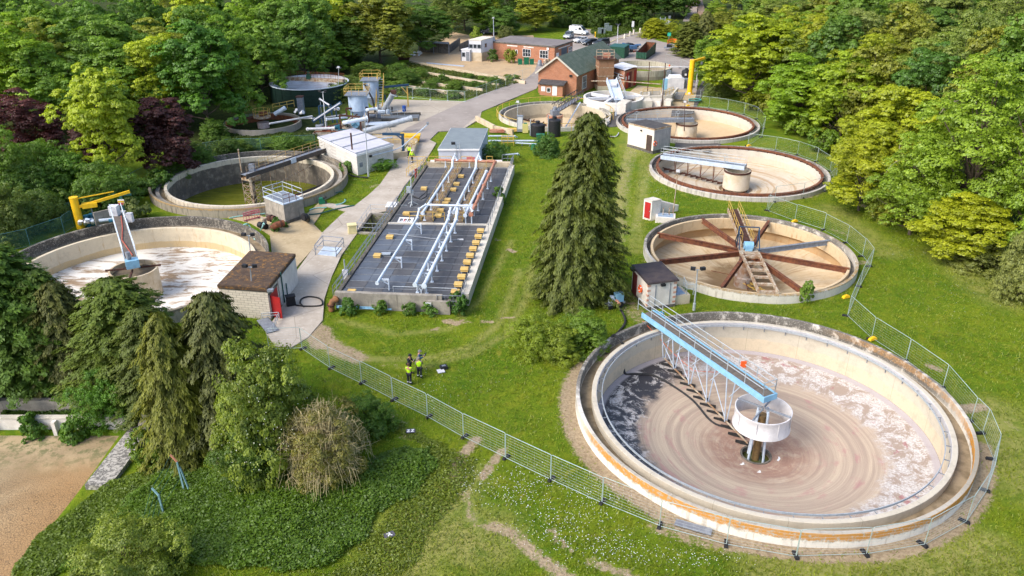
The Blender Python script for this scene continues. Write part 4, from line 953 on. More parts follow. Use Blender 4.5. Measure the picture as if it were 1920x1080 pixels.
rows = [i / 12 * VM for i in range(13)] + [VM + 0.012 + i / 8 * (1 - VM - 0.045) for i in range(9)]
for r_ in range(len(rows) - 1):
 if r_ == 12: continue
 v0, v1 = rows[r_] + 0.0012, rows[r_ + 1] - 0.0012
 back = r_ > 12
 cols = [(j / 6,(j + 1) / 6) for j in range(6)] if not back else [(0.02,.15),(.15,.29),(.445,.62),(.76,.88),(.88,.985)]
 for u0, u1 in cols:
  mb = MB(); mb.prism([tuple(D(u,v)[:2]) for u,v in ((u0 + .0015,v0),(u1 - .0015,v0),(u1 - .0015,v1),(u0 + .0015,v1))],ZD - 0.09,ZD + 0.0)
  mb.build('deck_panel',DECKM2 if (u0 >= .65 and not back) or RND.random() < 0.2 or back else DECKM,dk,smooth=False)
for v in rows[1:]:
 mb = MB(); mb.bar(D(0.01, v, 0.018), D(0.99, v, 0.018), 0.05, 0.04)
 mb.build('joint_strip', JOINT, dk)
for u0, u1 in ((.30, .435), (.63, .75)):
 mb = MB(); mb.prism([tuple(D(u,v)[:2]) for u,v in ((u0,VM + .03),(u1,VM + .03),(u1,.965),(u0,.965))],ZD - 0.095,ZD - 0.03); mb.build('open_trough',DIRTB,dk,smooth=False)
 for uu in (u0, u1):
  mb = MB(); mb.bar(D(uu,VM + .03,0.02),D(uu,.965,0.02),0.22,0.24); mb.build('trough_kerb',CONC_D,dk)
mb = MB(); mb.bar(D(0,VM + 0.006,0.02),D(1,VM + 0.006,0.02),0.34,0.22); mb.build('cross_kerb',CONC_W,dk)
mb = MB(); mb.bar(D(-0.03,-0.006,-0.45),D(0.86,-0.006,-0.45),0.42,1.7); mb.build('front_wall',CONC,dk)
mb = MB(); mb.bar(D(0.74,-0.016,-0.60),D(0.93,-0.016,-0.60),0.30,1.25); mb.build('front_step',CONC,dk)
mb = MB(); mb.bar(D(-0.022,0,-0.5),D(-0.022,1,-0.5),0.36,1.26); mb.build('side_wall',CONC_D,dk)
mb = MB(); mb.bar(D(1.03,0.02,-0.5),D(1.03,1,-0.5),0.7,1.16); mb.build('side_wall',CONC_W,dk)
mb = MB(); mb.bar(D(-0.02,1.0,-0.3),D(1.04,1.0,-0.3),0.6,1.5); mb.build('back_wall',CONC_C,dk)
mb = MB(); mb.bar(D(0.0,1.035,-0.4),D(0.9,1.035,-0.4),0.9,1.2); mb.build('back_step',RENDER_W,dk)
rails(dk, [D(-0.02, 0.0, 0.1), D(-0.02, VM, 0.1), D(-0.02, 1, 0.1)], GALV_D, 1.05, 1.9, 0.03)
rails(dk, [D(-0.055, 0.0, -0.4), D(-0.055, 0.62, -0.4)], GALV_D, 1.2, 2.2, 0.03)
rails(dk, [D(1.035, 0.40, 0.08), D(1.035, 1, 0.08)], GALV_D, 1.05, 1.9, 0.03)
rails(dk, [D(0.44, 0.012, 0.0), D(0.97, 0.012, 0.0)], GALV, 0.75, 3.0, 0.03, mids=())
rails(dk,[D(0.82,-0.012,-0.55),D(1.02,-0.012,-0.55),D(1.02,0.06,-0.2)],GALV_D,1.05,0.7,0.025,mids=(0.5,0.1))
rails(dk, [D(0.02, .985, 0.4), D(0.30, .985, 0.4)], YEL, 1.0, 1.6, 0.035)
rails(dk, [D(0.42, .985, 0.4), D(0.55, .985, 0.4)], YEL, 1.0, 1.2, 0.035)
rails(dk, [D(0.73, .985, 0.4), D(0.80, .985, 0.4)], YEL, 1.0, 1.2, 0.035)
rails(dk, [D(0.9, 1.03, 0.0), D(1.04, 1.03, 0.0), D(1.04, .96, 0.0)], GALV_D, 1.1, 1.0, 0.03)
for u in (.315, .42, .64, .74):
 rails(dk,[D(u,VM + .05,0.1),D(u,.96,0.1)],YEL if u not in (.64,) else RUST_P,0.95,2.1,0.022)
rails(dk, [D(.20, VM + .028, 0.1), D(.56, VM + .028, 0.1)], YEL, 1.0, 1.2, 0.035)
rails(dk,[D(.66,VM + .028,0.1),D(.74,VM + .028,0.1),D(.74,VM + .09,0.1)],YEL,1.0,0.9,0.035)
# stairs up to the back corner
st = thing('access_steps','yellow-railed steps at the back left corner of the filter deck','steps',P(775,315))
for k in range(5):
 MB().box(D(-0.10 - k * 0.028,0.975) + Vector((0,0,-0.12 - k * 0.2)),(0.3,1.1,0.06)).build('tread',GALV_D,st)
for dv in (-0.014, 0.014):
 a0 = D(-0.03, 0.975 + dv, 0.1); a1 = D(-0.24, 0.975 + dv); a1.z = 0.1
 rails(st, [a0, a1], YEL, 1.05, 1.0, 0.035)
rails(st, [D(-0.03, 1.0, 0.1), D(-0.24, 1.0, 0.1)], YEL, 1.1, 1.2, 0.035)
def pipe_run(label, pts, r, mat, supports=(), group=None, end=True, name='gas_pipe'):
 """a pipe with flanges at its bends and end, standing on supports"""
 t = thing(name, label, 'pipe', (pts[0].x, pts[0].y, ZD))
 MB().path(pts, r, 12).build('pipe_barrel', mat, t)
 for i, p in enumerate(pts):
  if i in (0, len(pts) - 1) or i % 1 == 0:
   d = (pts[min(i + 1, len(pts) - 1)] - pts[max(0, i - 1)]).normalized()
   MB().tube(p - d * 0.05, p + d * 0.05, r * 1.45, 12).build('flange', mat, t)
 for p, kind in supports:
  mb = MB()
  q = Vector((p.x, p.y, ZD))
  if kind == 'T':
   mb.tube(q + Vector((0.75,0,0)),q + Vector((0.75,0,p.z - ZD - 0.05)),0.07,8); mb.bar(q + Vector((0.8,0,p.z - ZD - 0.1)),p + Vector((-0.1,0,-0.1)),0.08,0.16)
   mb.bar(q + Vector((0.75, 0, p.z - ZD - 0.6)), p + Vector((0.1, 0, -0.15)), 0.06, 0.08)
  else:
   mb.tube(q, p, 0.07, 8); mb.box(q + Vector((0, 0, 0.03)), (0.3, 0.3, 0.06))
  mb.build('pipe_support', PIPE_W, t)
 return t
zp = 1.15
A0, A1 = DP(707, 531, zp), DP(782, 409, zp)
pipe_run('white pipe along the left of the front deck rising to a cross pipe',[A0,A1,DP(786,392,zp + 0.7),DP(798,384,zp + 1.0),DP(880,386,zp + 1.0),DP(886,396,zp + 0.5)],0.12,PIPE_W,
         [(A0.lerp(A1, s), 'T') for s in (.06, .36, .63, .9)])
B0, B1 = DP(778, 534, zp), DP(840, 412, zp)
C0, C1 = DP(795, 536, zp), DP(855, 413, zp)
pipe_run('left one of the white pipe pair on the front deck',[B0,B1,DP(843,398,zp + .3),DP(846,386,zp + .9)],0.145,PIPE_W,[(B0.lerp(B1,s),'I') for s in (.05,.35,.7,.95)])
pipe_run('right one of the white pipe pair on the front deck',[C0,C1,DP(857,400,zp + .3),DP(859,384,zp + .9)],0.175,PIPE_W,[(C0.lerp(C1,s),'I') for s in (.05,.2,.35,.5,.65,.8,.95)])
for k in range(7):                                     # cradles that tie the pair together
 s = 0.03 + k * 0.155; a0 = B0.lerp(B1, s) - UP * 0.22; a1 = C0.lerp(C1, s) - UP * 0.25
 cr = thing('pipe_cradle','blue-grey cradle joining the white pipe pair, %s from the front' % ORD[k],'pipe support',(a0.x,a0.y,ZD),group='cradles under the white pipe pair')
 MB().bar(a0, a1, 0.12, 0.1).build('crossbar', PIPE_W, cr)
 for q in (a0.lerp(a1,.2),a0.lerp(a1,.8)): MB().bar(q,(a0 + a1) / 2 - UP * 0.6,0.07,0.07).build('brace',PIPE_W,cr)
 MB().bar((a0 + a1) / 2 - UP * 0.6,Vector(((a0.x + a1.x) / 2,(a0.y + a1.y) / 2,ZD)),0.09,0.09).build('leg',PIPE_W,cr)
L0, L1 = DP(792, 400, zp), DP(848, 314, zp)
pipe_run('white pipe on the left of the rear deck with an arched end',[L0,L1,DP(849,300,zp+.9),DP(853,290,zp+1.6),DP(857,300,zp+.9)],0.145,PIPE_W,[(L0.lerp(L1,s),'I') for s in (.05,.25,.45,.65,.85)])
M0, M1 = DP(850, 398, zp), DP(892, 316, zp)
pipe_run('white pipe in the middle of the rear deck with an arched end',[M0,M1,DP(893,300,zp+.9),DP(898,289,zp+1.6),DP(902,300,zp+.9)],0.145,PIPE_W,[(M0.lerp(M1,s),'I') for s in (.05,.25,.45,.65,.85)])
R0, R1 = DP(872, 404, zp), DP(912, 322, zp)
pipe_run('white pipe beside the red pipe on the rear deck',[R0,R1],0.16,PIPE_W,[(R0.lerp(R1,s),'I') for s in (.02,.3,.55,.8)])
S0, S1 = DP(883, 402, zp + .2), DP(928, 304, zp + .2)
pipe_run('red oxide pipe running along the rear deck',[S0,S0.lerp(S1,.14),S0.lerp(S1,.3),S0.lerp(S1,.5),S0.lerp(S1,.72),S1],0.18,RUST_R,[(S0.lerp(S1,s),'I') for s in (.02,.25,.45,.65,.8)])
pipe_run('red oxide pipe lying across the back of the filter deck',[DP(816,300,.9),DP(926,303,.9)],0.19,RUST_R,[(DP(835,301,.9),'I'),(DP(880,302,.9),'I')])
for px,lab in ((885,'blue-grey valve drum at the front end of the red pipe'),(874,'blue-grey valve drum beside the front end of the red pipe')):
 q = DP(px, 405, 0); vt = thing('valve_drum', lab, 'valve', q)
 MB().lathe(q,[(0.02,.45),(.3,.5),(.36,.7),(.36,1.2),(.3,1.3),(.02,1.3)],16).build('drum',STEEL_L,vt)
 for sx in (-.25,.25): MB().tube(q + Vector((sx,0,0)),q + Vector((sx,0,.6)),.05,6).build('leg',PIPE_W,vt)
# yellow hatch boxes
HB = [((659,547),'front left corner'),((707,479),'left edge'),((731,444),'left edge'),((762,400),'left edge'),((795,353),'left edge')]
boxes = [(659, 547), (707.5, 479), (731, 444), (762, 400), (795, 353)]
mids = [(822, 404), (826, 394), (835, 381), (839, 374.5), (850, 355), (856, 344.5), (864.5, 330)]
rights = [(854,548),(859.5,533.7),(865.5,519.5),(871,505.5),(876,492),(881.5,479.5),(887,467),(892.5,455.5),(897,444),(901,433)]
def hatch(px, py, label, group, legs):
 q = DP(px, py, 0.15 if not legs else 0.35); q0 = Vector((q.x, q.y, ZD))
 t = thing('hatch_box', label, 'hatch box', q0, group=group)
 ang = math.atan2(FR.y - FL.y, FR.x - FL.x)
 inst('box_body',('hatch',legs),lambda m: m.box((0,0,.12),(.70,.62,.22),0,.92),YEL_P,t,q0 + UP * (0.25 if legs else 0),ang)
 inst('box_lid',('hatchl',legs),lambda m: m.box((0,0,.26),(.78,.70,.06),0,.9),YEL_P,t,q0 + UP * (0.25 if legs else 0),ang)
 if legs:
  for dx in (-.3, .3):
   for dy in (-.25, .25):
    inst('leg','hatchleg',lambda m: m.box((0,0,.13),(.07,.07,.27)),GALV,t,q0 + Vector((dx,dy,0)))
for k,q in enumerate(boxes): hatch(*q,'yellow hatch box on the left edge of the deck, %s from the front' % ORD[k],'hatch boxes on the left deck edge',False)
for k,q in enumerate(mids): hatch(*q,'yellow hatch box in the middle of the rear deck, %s from the front' % ORD[k],'hatch boxes on the rear deck',False)
for k,q in enumerate(rights): hatch(*q,'yellow hatch box on legs along the right deck edge, %s from the front' % ORD[k],'hatch boxes on the right deck edge',True)
# loose things on the deck
t = thing('hose','long grey hose lying across the front deck','hose',DP(730,442)); MB().path([DP(728,437,.06),DP(752,440,.06),DP(800,446,.06),DP(836,450,.06),DP(868,449,.06)],.06,8).build('hose_barrel',GALV_D,t); MB().tube(DP(858,449,.06),DP(869,449,.06),.09,8).build('hose_coupling',WHITE,t)
mb = MB(); mb.box(DP(724,476,.07),(.95,.6,.14),.05).box(DP(724,476,.17),(.8,.45,.06),.05); mb.build('flat_grey_case',GALV,label='flat pale grey case lying on the left of the front deck',cat='case')
t = thing('banner','white banner with black and red print lying at the middle of the deck','banner',DP(757,413))
ab = [DP(744, 418, .05), DP(772, 419, .05), DP(777, 408, .05), DP(749, 407, .05)]
MB().poly(ab).poly([p - UP * .02 for p in ab][::-1]).build('cloth', WHITE, t, smooth=False)
mb = MB(); mr = MB()
for k in range(6):
 s = .12 + k * .13; w_ = .05 if k % 2 else .08
 f = lambda u, v: ab[0].lerp(ab[1], u).lerp(ab[3].lerp(ab[2], u), v) + UP * .008
 (mr if k in (2,) else mb).poly([f(s, .25), f(s + w_, .25), f(s + w_, .75), f(s, .75)])
 if k % 2 == 0: mb.poly([f(s + w_, .55), f(s + .12, .55), f(s + .12, .75), f(s + w_, .75)])
mb.build('black_print', BLACK, t, smooth=False); mr.build('red_print', RED, t, smooth=False)
t = thing('sampling_mast','grey sampling mast with black cables on the left deck edge','mast',DP(773,388))
q = DP(773,385); MB().tube(q,q+UP*3.2,.08,8).build('pole',GALV,t); mb = MB(); mb.box(q+Vector((-.3,0,1.9)),(.5,.4,.7)).box(q+Vector((.05,.1,1.5)),(.3,.3,.6)); mb.build('instrument_box',GALV,t)
for an in (0.3,2.4,4.5): MB().bar(q + UP * .5,q + Vector((.7 * math.cos(an),.7 * math.sin(an),.05)),.08,.08).build('leg',GALV,t)
MB().path([q + UP * 1.2,DP(785,372,1.0),DP(797,362,.4),DP(801,357,.3),DP(800,368,.2),DP(790,374,.3),q + Vector((.2,0,1.0))],.06,6).build('cable',BLACK,t)
t = thing('junction_post','white junction box on a post by the left deck handrail','control box',P(666,520)); q = D(-.06,.1); q.z = 0
MB().box(q + UP * 1.3,(.5,.35,.9)).build('box',OFFW,t); MB().tube(q,q + UP * 2.8,.06,8).build('post',GALV,t)
t = thing('wall_cabinet','small grey cabinet on the front wall of the deck','control box',P(743,575)); q = P(743,577); MB().box(q+Vector((0,-.1,.9)),(.55,.35,.7)).build('box',GALV_D,t); MB().tube(q+Vector((0,-.1,0)),q+Vector((0,-.1,.6)),.06,8).build('post',GALV,t)
mb = MB(); mb.box(P(803,570,.95) + Vector((0,-.1,0)),(.5,.04,.36)); mb.build('notice',WHITE,label='small white notice on the front wall of the deck',cat='notice')
mb = MB(); mb.path([D(-0.01,-.022,-.85),D(.45,-.022,-.85)],.07,8).path([D(-0.01,-.022,-.72),D(.30,-.022,-.72)],.05,8)
mb.build('water_pipe',BLUE_L,label='light blue water pipe along the foot of the deck front wall',cat='pipe')
t = thing('elbow_pipe','large orange rusted elbow pipe at the front left corner of the deck','pipe',P(622,580))
q = P(622, 582); w0 = D(-.03, -.005, -.25)
MB().path([q,q+UP*.55,q+Vector((.12,.05,.85)),q+Vector((.45,.1,1.0)),w0],.27,14).build('pipe_barrel',pm('orange rusted iron',(.33,.15,.055),(.16,.09,.055),1.6,.9,0,((.42,.2,.07),4,.6)),t)
MB().tube(q + UP * .5, q + UP * .62, .36, 14).build('flange', RUST_D, t)
# ------------------------------------------------------------------ buildings
def expand(poly, k):
 c = sum((Vector(p) for p in poly), Vector((0, 0))) / len(poly)
 return [tuple(Vector(p) + (Vector(p) - c).normalized() * k) for p in poly]
def quad3(a, b, c):
 """parallelogram from three ground points a, b (near corner), c"""
 a, b, c = (Vector((p.x, p.y)) for p in (a, b, c))
 return [a, b, c, a + c - b]
def wall_box(parent, name, mat, p, q, s, w, z0, h, proud=0.03, thick=0.10):
 """box set in the wall from p to q (ground 2-D points, outside on the right-hand side going p to q)"""
 d = (q - p).normalized(); n = Vector((d.y, -d.x)); c = p.lerp(q, s) + n * (proud - thick / 2)
 return MB().box((c.x,c.y,z0 + h / 2),(w,thick,h),math.atan2(d.y,d.x)).build(name,mat,parent)
def window(parent, p, q, s, w, z0, h, nx=3, nz=2, fm=None):
 fm = fm or WHITE
 d = (q - p).normalized(); n = Vector((d.y, -d.x)); c = p.lerp(q, s)
 mb = MB(); ang = math.atan2(d.y, d.x); t = .09
 pt = lambda x, o, z: (c.x + d.x * x + n.x * o, c.y + d.y * x + n.y * o, z)
 for x in (-w / 2, w / 2): mb.box(pt(x, .03, z0 + h / 2), (t, .1, h + t), ang)
 for z in (z0, z0 + h): mb.box(pt(0, .03, z), (w - t, .1, t), ang)
 for k in range(1, nx): mb.box(pt(-w / 2 + w * k / nx, .035, z0 + h / 2), (.06, .08, h - t), ang)
 for k in range(1, nz): mb.box(pt(0, .032, z0 + h * k / nz), (w - t, .07, .05), ang)
 f = mb.build('window', fm, parent)
 for i in range(nx):
  for j in range(nz):
   MB().box(pt(-w / 2 + w * (i + .5) / nx,.012,z0 + h * (j + .5) / nz),(w / nx - .05,.03,h / nz - .04),ang).build('pane',GLASS,f)
 return f
def flat_block(name,label,poly,h,wall,roof,z0=0.0,over=.15,rt=.22,cat='building',fascia=None):
 t = thing(name, label, cat, (poly[1][0], poly[1][1], z0))
 MB().prism([tuple(p) for p in poly],z0 - (.3 if z0 == 0 else 0),z0 + h).build('walls',wall,t,smooth=False)
 ex = expand([tuple(p) for p in poly], over)
 MB().prism(ex, z0 + h, z0 + h + rt).build('fascia', fascia or roof, t, smooth=False)
 MB().prism(expand([tuple(p) for p in poly],over - .12),z0 + h + rt - .02,z0 + h + rt + .03).build('roof',roof,t,smooth=False)
 return t
def brick_mat(name, c1, c2, d):
 m,t,b = nt(name); pos = world_pos(t); sx = N(t,'ShaderNodeSeparateXYZ'); t.links.new(pos,sx.inputs[0])
 u = mth(t,'ADD',mth(t,'MULTIPLY',sx.outputs['X'],d[0]),mth(t,'MULTIPLY',sx.outputs['Y'],d[1]))
 cb = N(t,'ShaderNodeCombineXYZ'); t.links.new(u,cb.inputs[0]); t.links.new(sx.outputs['Z'],cb.inputs[1])
 br_ = N(t, 'ShaderNodeTexBrick'); t.links.new(cb.outputs[0], br_.inputs['Vector'])
 br_.inputs['Scale'].default_value = 1.0; br_.inputs['Brick Width'].default_value = .23; br_.inputs['Row Height'].default_value = .078; br_.inputs['Mortar Size'].default_value = .008
 br_.inputs['Color1'].default_value = (*c1,1); br_.inputs['Color2'].default_value = (*c2,1); br_.inputs['Mortar'].default_value = (.30,.24,.19,1)
 n = noise(t, pos, .8, 6, .7)
 c = mix(t,mth(t,'MULTIPLY',ramp(t,n,.45,.7),.45),br_.outputs['Color'],tuple(x * .5 for x in c1))
 c = mix(t, .5, c, mix(t, noise(t, pos, 4, 5, .7), (.6, .6, .6), (1.4, 1.4, 1.4)), 'MULTIPLY')
 t.links.new(c, b.inputs['Base Color']); b.inputs['Roughness'].default_value = .92
 return m
def block_mat(name, c1, c2, mort, bw=.45, bh=.225):
 m = brick_mat(name,c1,c2,(.8,.6)); n = [x for x in m.node_tree.nodes if x.type == 'TEX_BRICK'][0]
 n.inputs['Brick Width'].default_value = bw; n.inputs['Row Height'].default_value = bh; n.inputs['Mortar Size'].default_value = .018; n.inputs['Mortar'].default_value = (*mort,1)
 return m
BRICK = brick_mat('red brick', (.39, .135, .062), (.47, .19, .095), (.86, .5))
BLOCKW = block_mat('cream painted blockwork', (.62, .565, .47), (.56, .505, .42), (.33, .29, .235))
BLOCKG = block_mat('pale grey blockwork', (.60, .585, .55), (.54, .525, .49), (.45, .43, .40))
# blue-grey flat roofed house behind the deck
rz = 3.3
pl = [P(822, 279, rz).xy, P(898, 279, rz).xy, P(914, 241, rz).xy, P(846, 240, rz).xy]
t = flat_block('blower_house','pale blue-grey flat-roofed blower house behind the filter deck',pl,rz - .2,RENDER_B,ROOF_G,over=.18,rt=.2,fascia=WHITE)
wall_box(t,'door',pm('faded red door',(.50,.16,.16),(.44,.14,.15),3,.7),pl[0],pl[1],.79,1.1,.1,2.1)
mb = MB(); c = pl[0].lerp(pl[1],.44); mb.path([(c.x,c.y - .12,0.6),(c.x,c.y - .12,rz+.5),(c.x - .35,c.y - .2,rz+.9)],.05,8).path([(c.x+.5,c.y - .12,1.0),(c.x+.5,c.y - .12,rz+.8),(c.x - .1,c.y - .12,rz+.8)],.04,8); mb.build('conduit',GALV,t)
mb = MB(); mb.box((c.x - .35, c.y - .35, rz + .85), (.5, .4, .3)); mb.build('floodlight', BLACK, t)
mb = MB(); mb.path([(pl[1].x + .08,pl[1].y - .05,.2),(pl[1].x + .08,pl[1].y - .05,rz - .3)],.05,6); mb.build('downpipe',BLUE_L,t)
# white roofed blockhouse
rz = 2.9
pl = [P(597, 256, rz).xy, P(668, 289, rz).xy, P(736, 270, rz).xy]; pl.append(pl[0] + pl[2] - pl[1])
t = flat_block('pump_house','cream block pump house with white three-panel roof beside the green-water tank',pl,rz - .3,BLOCKG,GALV_D,over=.18,rt=.28,fascia=WHITE)
for k in range(3):
 f = lambda u, v: pl[0].lerp(pl[1], u).lerp(pl[3].lerp(pl[2], u), v)
 u0, u1 = .025 + k * .327, .305 + k * .327
 MB().prism([tuple(f(u,v)) for u,v in ((u0,.02),(u1,.02),(u1,.98),(u0,.98))],rz+.01,rz+.06).build('roof_panel',pm('peeling white roof',(.54,.535,.58),(.48,.475,.53),.8,.6,0,((.16,.12,.11),1.1,.64)),t,smooth=False)
wall_box(t, 'vent', GALV_D, pl[1], pl[2], .10, .55, 1.0, .6)
wall_box(t, 'lamp', BLACK, pl[1], pl[2], .36, .35, 2.0, .25, .2, .3)
mb = MB(); n_ = (pl[2] - pl[1]).normalized(); nn_ = Vector((n_.y, -n_.x)) * .15
mb.path([(*(pl[1] + n_ * 2.6 + nn_),2.15),(*(pl[2] + nn_),2.05),(*(pl[2] + n_ * 1.5 + nn_),2.2),(*(pl[2] + n_ * 6.0 + nn_ * 6),4.6)],.07,8); mb.build('vent_pipe',STEEL_L,t)
mb = MB(); c = pl[2] + n_ * 6.0 + nn_ * 6; mb.box((c.x,c.y,4.75),(.3,.3,.3)); mb.build('vent_cowl',GALV_D,t)
# mossy roofed hut
rz = 2.95
pl = [P(409, 533, rz).xy, P(500, 540, rz).xy, P(552, 476, rz).xy]; pl.append(pl[0] + pl[2] - pl[1])
t = flat_block('mossy_hut','block hut with brown mossy roof and red double door beside the path',pl,rz - .3,BLOCKW,FELT_M,over=.12,rt=.28)
MB().prism([tuple(p) for p in expand([tuple(x) for x in pl],.03)],rz - .42,rz - .30).build('wall_plate',CONC_D,t,smooth=False)
MB().bar((*(pl[1].lerp(pl[2],.34) + Vector((.06,-.02))),1.3),(*(pl[1].lerp(pl[2],.985) + Vector((.06,-.02))),1.3),.06,2.5).build('white_wall_face',RENDER_W,t)
for s in (.11, .22):
 dd_ = wall_box(t, 'door', RED, pl[1], pl[2], s, .85, .02, 2.1, .06, .1)
d_ = (pl[2] - pl[1]).normalized(); n_ = Vector((d_.y, -d_.x)); h0 = pl[1] + d_ * .28
MB().bar((*(h0 + n_ * .1),1.05),(*(h0 + n_ * 1.0 - d_ * .25),1.05),.06,2.0).build('open_door_leaf',RED,t)
wall_box(t, 'door_lintel', CONC_D, pl[1], pl[2], .165, 2.1, 2.15, .18, .08, .1)
mb = MB(); c = pl[1].lerp(pl[2],.42) + n_ * .15; mb.tube((*c,0),(*c,3.0),.06,8).tube((*(c + d_ * .9),0),(*(c + d_ * .9),1.5),.05,8); mb.build('downpipe',GREEN_F,t)
mb = MB(); c = pl[1] + d_ * .0 + n_ * .2; mb.box((c.x + .1,c.y,2.75),(.5,.35,.2)); mb.build('porch_lamp',GALV_D,t)
c = pl[1].lerp(pl[2], .36) + n_ * .9
mb = MB(); mb.box((c.x,c.y,.45),(.8,.6,.9),.4,.9).box((c.x,c.y,.93),(.86,.66,.08),.4); mb.build('wheelie_bin',BLACK,label='black bin beside the red door of the mossy hut',cat='bin')
# hut beside the big tank
rz = 2.65
pl = [P(1187,497,rz).xy,P(1216,530,rz).xy,P(1270,523,rz).xy]; pl.append(pl[0] + pl[2] - pl[1])
t = flat_block('valve_hut','white rendered hut with black sheet roof beside the largest tank',pl,rz - .15,RENDER_W,FELT_B,over=.2,rt=.13)
wall_box(t, 'door', RED_D, pl[0], pl[1], .20, 1.0, .05, 2.1, .05, .12)
MB().prism([tuple(p) for p in expand([tuple(x) for x in pl],.05)],-.2,.22).build('plinth',CONC_D,t,smooth=False)
QUOIN = pm('exposed red brick patch', (.46, .20, .13), (.55, .36, .28), 4, .9)
for k in range(5):
 wall_box(t, 'brick_quoin', QUOIN, pl[1], pl[2], .045, .3, .35 + k * .46, .2, .012, .1)
 wall_box(t, 'brick_quoin', QUOIN, pl[1], pl[2], .95, .3, .35 + k * .46, .2, .012, .1)
 if k in (0,2,4): wall_box(t,'brick_quoin',QUOIN,pl[0],pl[1],.955,.26,.35 + k * .46,.2,.012,.1)
wall_box(t, 'lamp', BLACK, pl[1], pl[2], .5, .4, 2.2, .2, .25, .3)
wall_box(t, 'corner_lamp', BLACK, pl[0], pl[1], .12, .5, 2.35, .25, .35, .4)
for s in (.27, .78): wall_box(t, 'conduit', GALV_D, pl[1], pl[2], s, .06, .3, 2.0, .05, .06)
def lifebuoy(label, p, q, s, z):
 d = (q - p).normalized(); n = Vector((d.y, -d.x)); c = p.lerp(q, s) + n * .12
 t = thing('lifebuoy', label, 'lifebuoy', (c.x, c.y, z - .38))
 MB().path([(c.x+d.x*.31*math.cos(k*math.pi/10),c.y+d.y*.31*math.cos(k*math.pi/10),z+.31*math.sin(k*math.pi/10)) for k in range(20)],.085,8,closed=True).build('ring',ORANGE,t)
 for k in range(4):
  a = k * math.pi / 2 + .78; a2 = a + .18
  MB().tube((c.x+d.x*.31*math.cos(a),c.y+d.y*.31*math.cos(a),z+.31*math.sin(a)),(c.x+d.x*.31*math.cos(a2),c.y+d.y*.31*math.cos(a2),z+.31*math.sin(a2)),.092,8).build('white_band',WHITE,t)
lifebuoy('orange lifebuoy on the left wall of the hut beside the largest tank',pl[0],pl[1],.62,1.35)
# hut's pump well with blue covers and rails
q = P(1256,562); t = thing('valve_chamber','low concrete valve chamber with blue cover in front of the black-roofed hut','chamber',q)
ang = math.atan2(pl[2].y - pl[1].y, pl[2].x - pl[1].x)
MB().box(q+UP*.35,(2.9,2.0,.9),ang).build('chamber_wall',CONC_C,t); MB().box(q+UP*.82,(2.2,1.5,.06),ang).build('cover_plate',pm('grey blue plate',(.28,.36,.46),(.22,.29,.38),3,.5),t)
rails(t,[q + Vector((1.3,.9,.8)),q + Vector((1.3,-.6,.8)),q + Vector((1.9,-.6,.8))],GALV,1.05,.8,.03)
for dx in (-.4,.5): MB().tube(q + Vector((dx,-.2,.8)),q + Vector((dx,-.2,1.6)),.05,6).build('valve_stem',GALV_D,t)
# white kiosk by the farther weir tank
rz = 3.55
pl = [P(1179,230,rz).xy,P(1227,242,rz).xy,P(1259,235,rz).xy]; pl.append(pl[0] + pl[2] - pl[1])
KIOSK = pm('pinkish white render',(.72,.65,.58),(.66,.59,.52),.8,.9,0,((.46,.41,.36),3,.72),None,.2)
t = flat_block('switch_kiosk','flat-roofed pinkish white kiosk between the two weir-ring tanks',pl,rz - .2,KIOSK,FELT,over=.06,rt=.2,fascia=RUST_P)
MB().prism([tuple(p) for p in expand([tuple(x) for x in pl],.04)],-.2,.35).build('plinth',CONC_D,t,smooth=False)
MB().bar((*(pl[1].lerp(pl[2],.01)+Vector((.0,-.05))),1.8),(*(pl[1].lerp(pl[2],.99)+Vector((.0,-.05))),1.8),.06,2.9).build('shaded_side',pm('streaked shade grey render',(.40,.40,.41),(.31,.31,.32),.8,.9,0,None,((.22,.22,.22),.52)),t)  # grey sheet that paints this face's shade into its colour
wall_box(t,'door',pm('dark doorway',(.05,.035,.03),(.08,.05,.04),2,.8),pl[0],pl[1],.84,1.0,.2,2.3,.04,.12)
wall_box(t, 'lamp', BLACK, pl[0], pl[1], .52, .25, 2.8, .2, .2, .3)
lifebuoy('orange lifebuoy on the shaded side of the flat-roofed kiosk', pl[1], pl[2], .08, 1.4)
# red door kiosk with sloping side wall
a, b_, c_ = P(1205, 408), P(1220, 413), P(1237, 409)
pl = [v.xy for v in (a, b_, c_)]; pl.append(pl[0] + pl[2] - pl[1])
t = flat_block('pump_kiosk','small white kiosk with bright red door and sloping side wall',pl,2.2,RENDER_W,CONC_W,over=.04,rt=.08)
wall_box(t, 'door', RED, pl[0], pl[1], .52, .80, .12, 1.9, .04, .1)
MB().box((*(pl[0].lerp(pl[1],.52 + .24) + Vector((.0,-.12))),1.05),(.12,.06,.06)).build('door_handle',GALV,t)
e0, e1 = pl[3].to_3d(), P(1270, 396); mb = MB(); dv = Vector((.16, .25, 0))
vs = [e0, e1, e1 + UP * .7, e0 + UP * 2.0]; vs2 = [v + dv for v in vs]
mb.add(vs + vs2,[(0,1,2,3),(7,6,5,4),(0,4,5,1),(1,5,6,2),(2,6,7,3),(3,7,4,0)]); mb.build('sloping_wall',RENDER_W,t)
q = P(1247,413); MB().box(q+UP*.25,(2.2,1.6,.7),-.2).build('chamber_wall',RENDER_W,t); MB().box(q+UP*.62,(1.7,1.1,.05),-.2).build('cover_plate',BLUE_D if False else pm('grey blue plate',(.3,.4,.5),(.2,.3,.4)),t)
for dx in (-.3,.4): MB().tube(q + Vector((dx,0,.6)),q + Vector((dx,0,1.5)),.05,6).build('valve_stem',RUST_P,t)
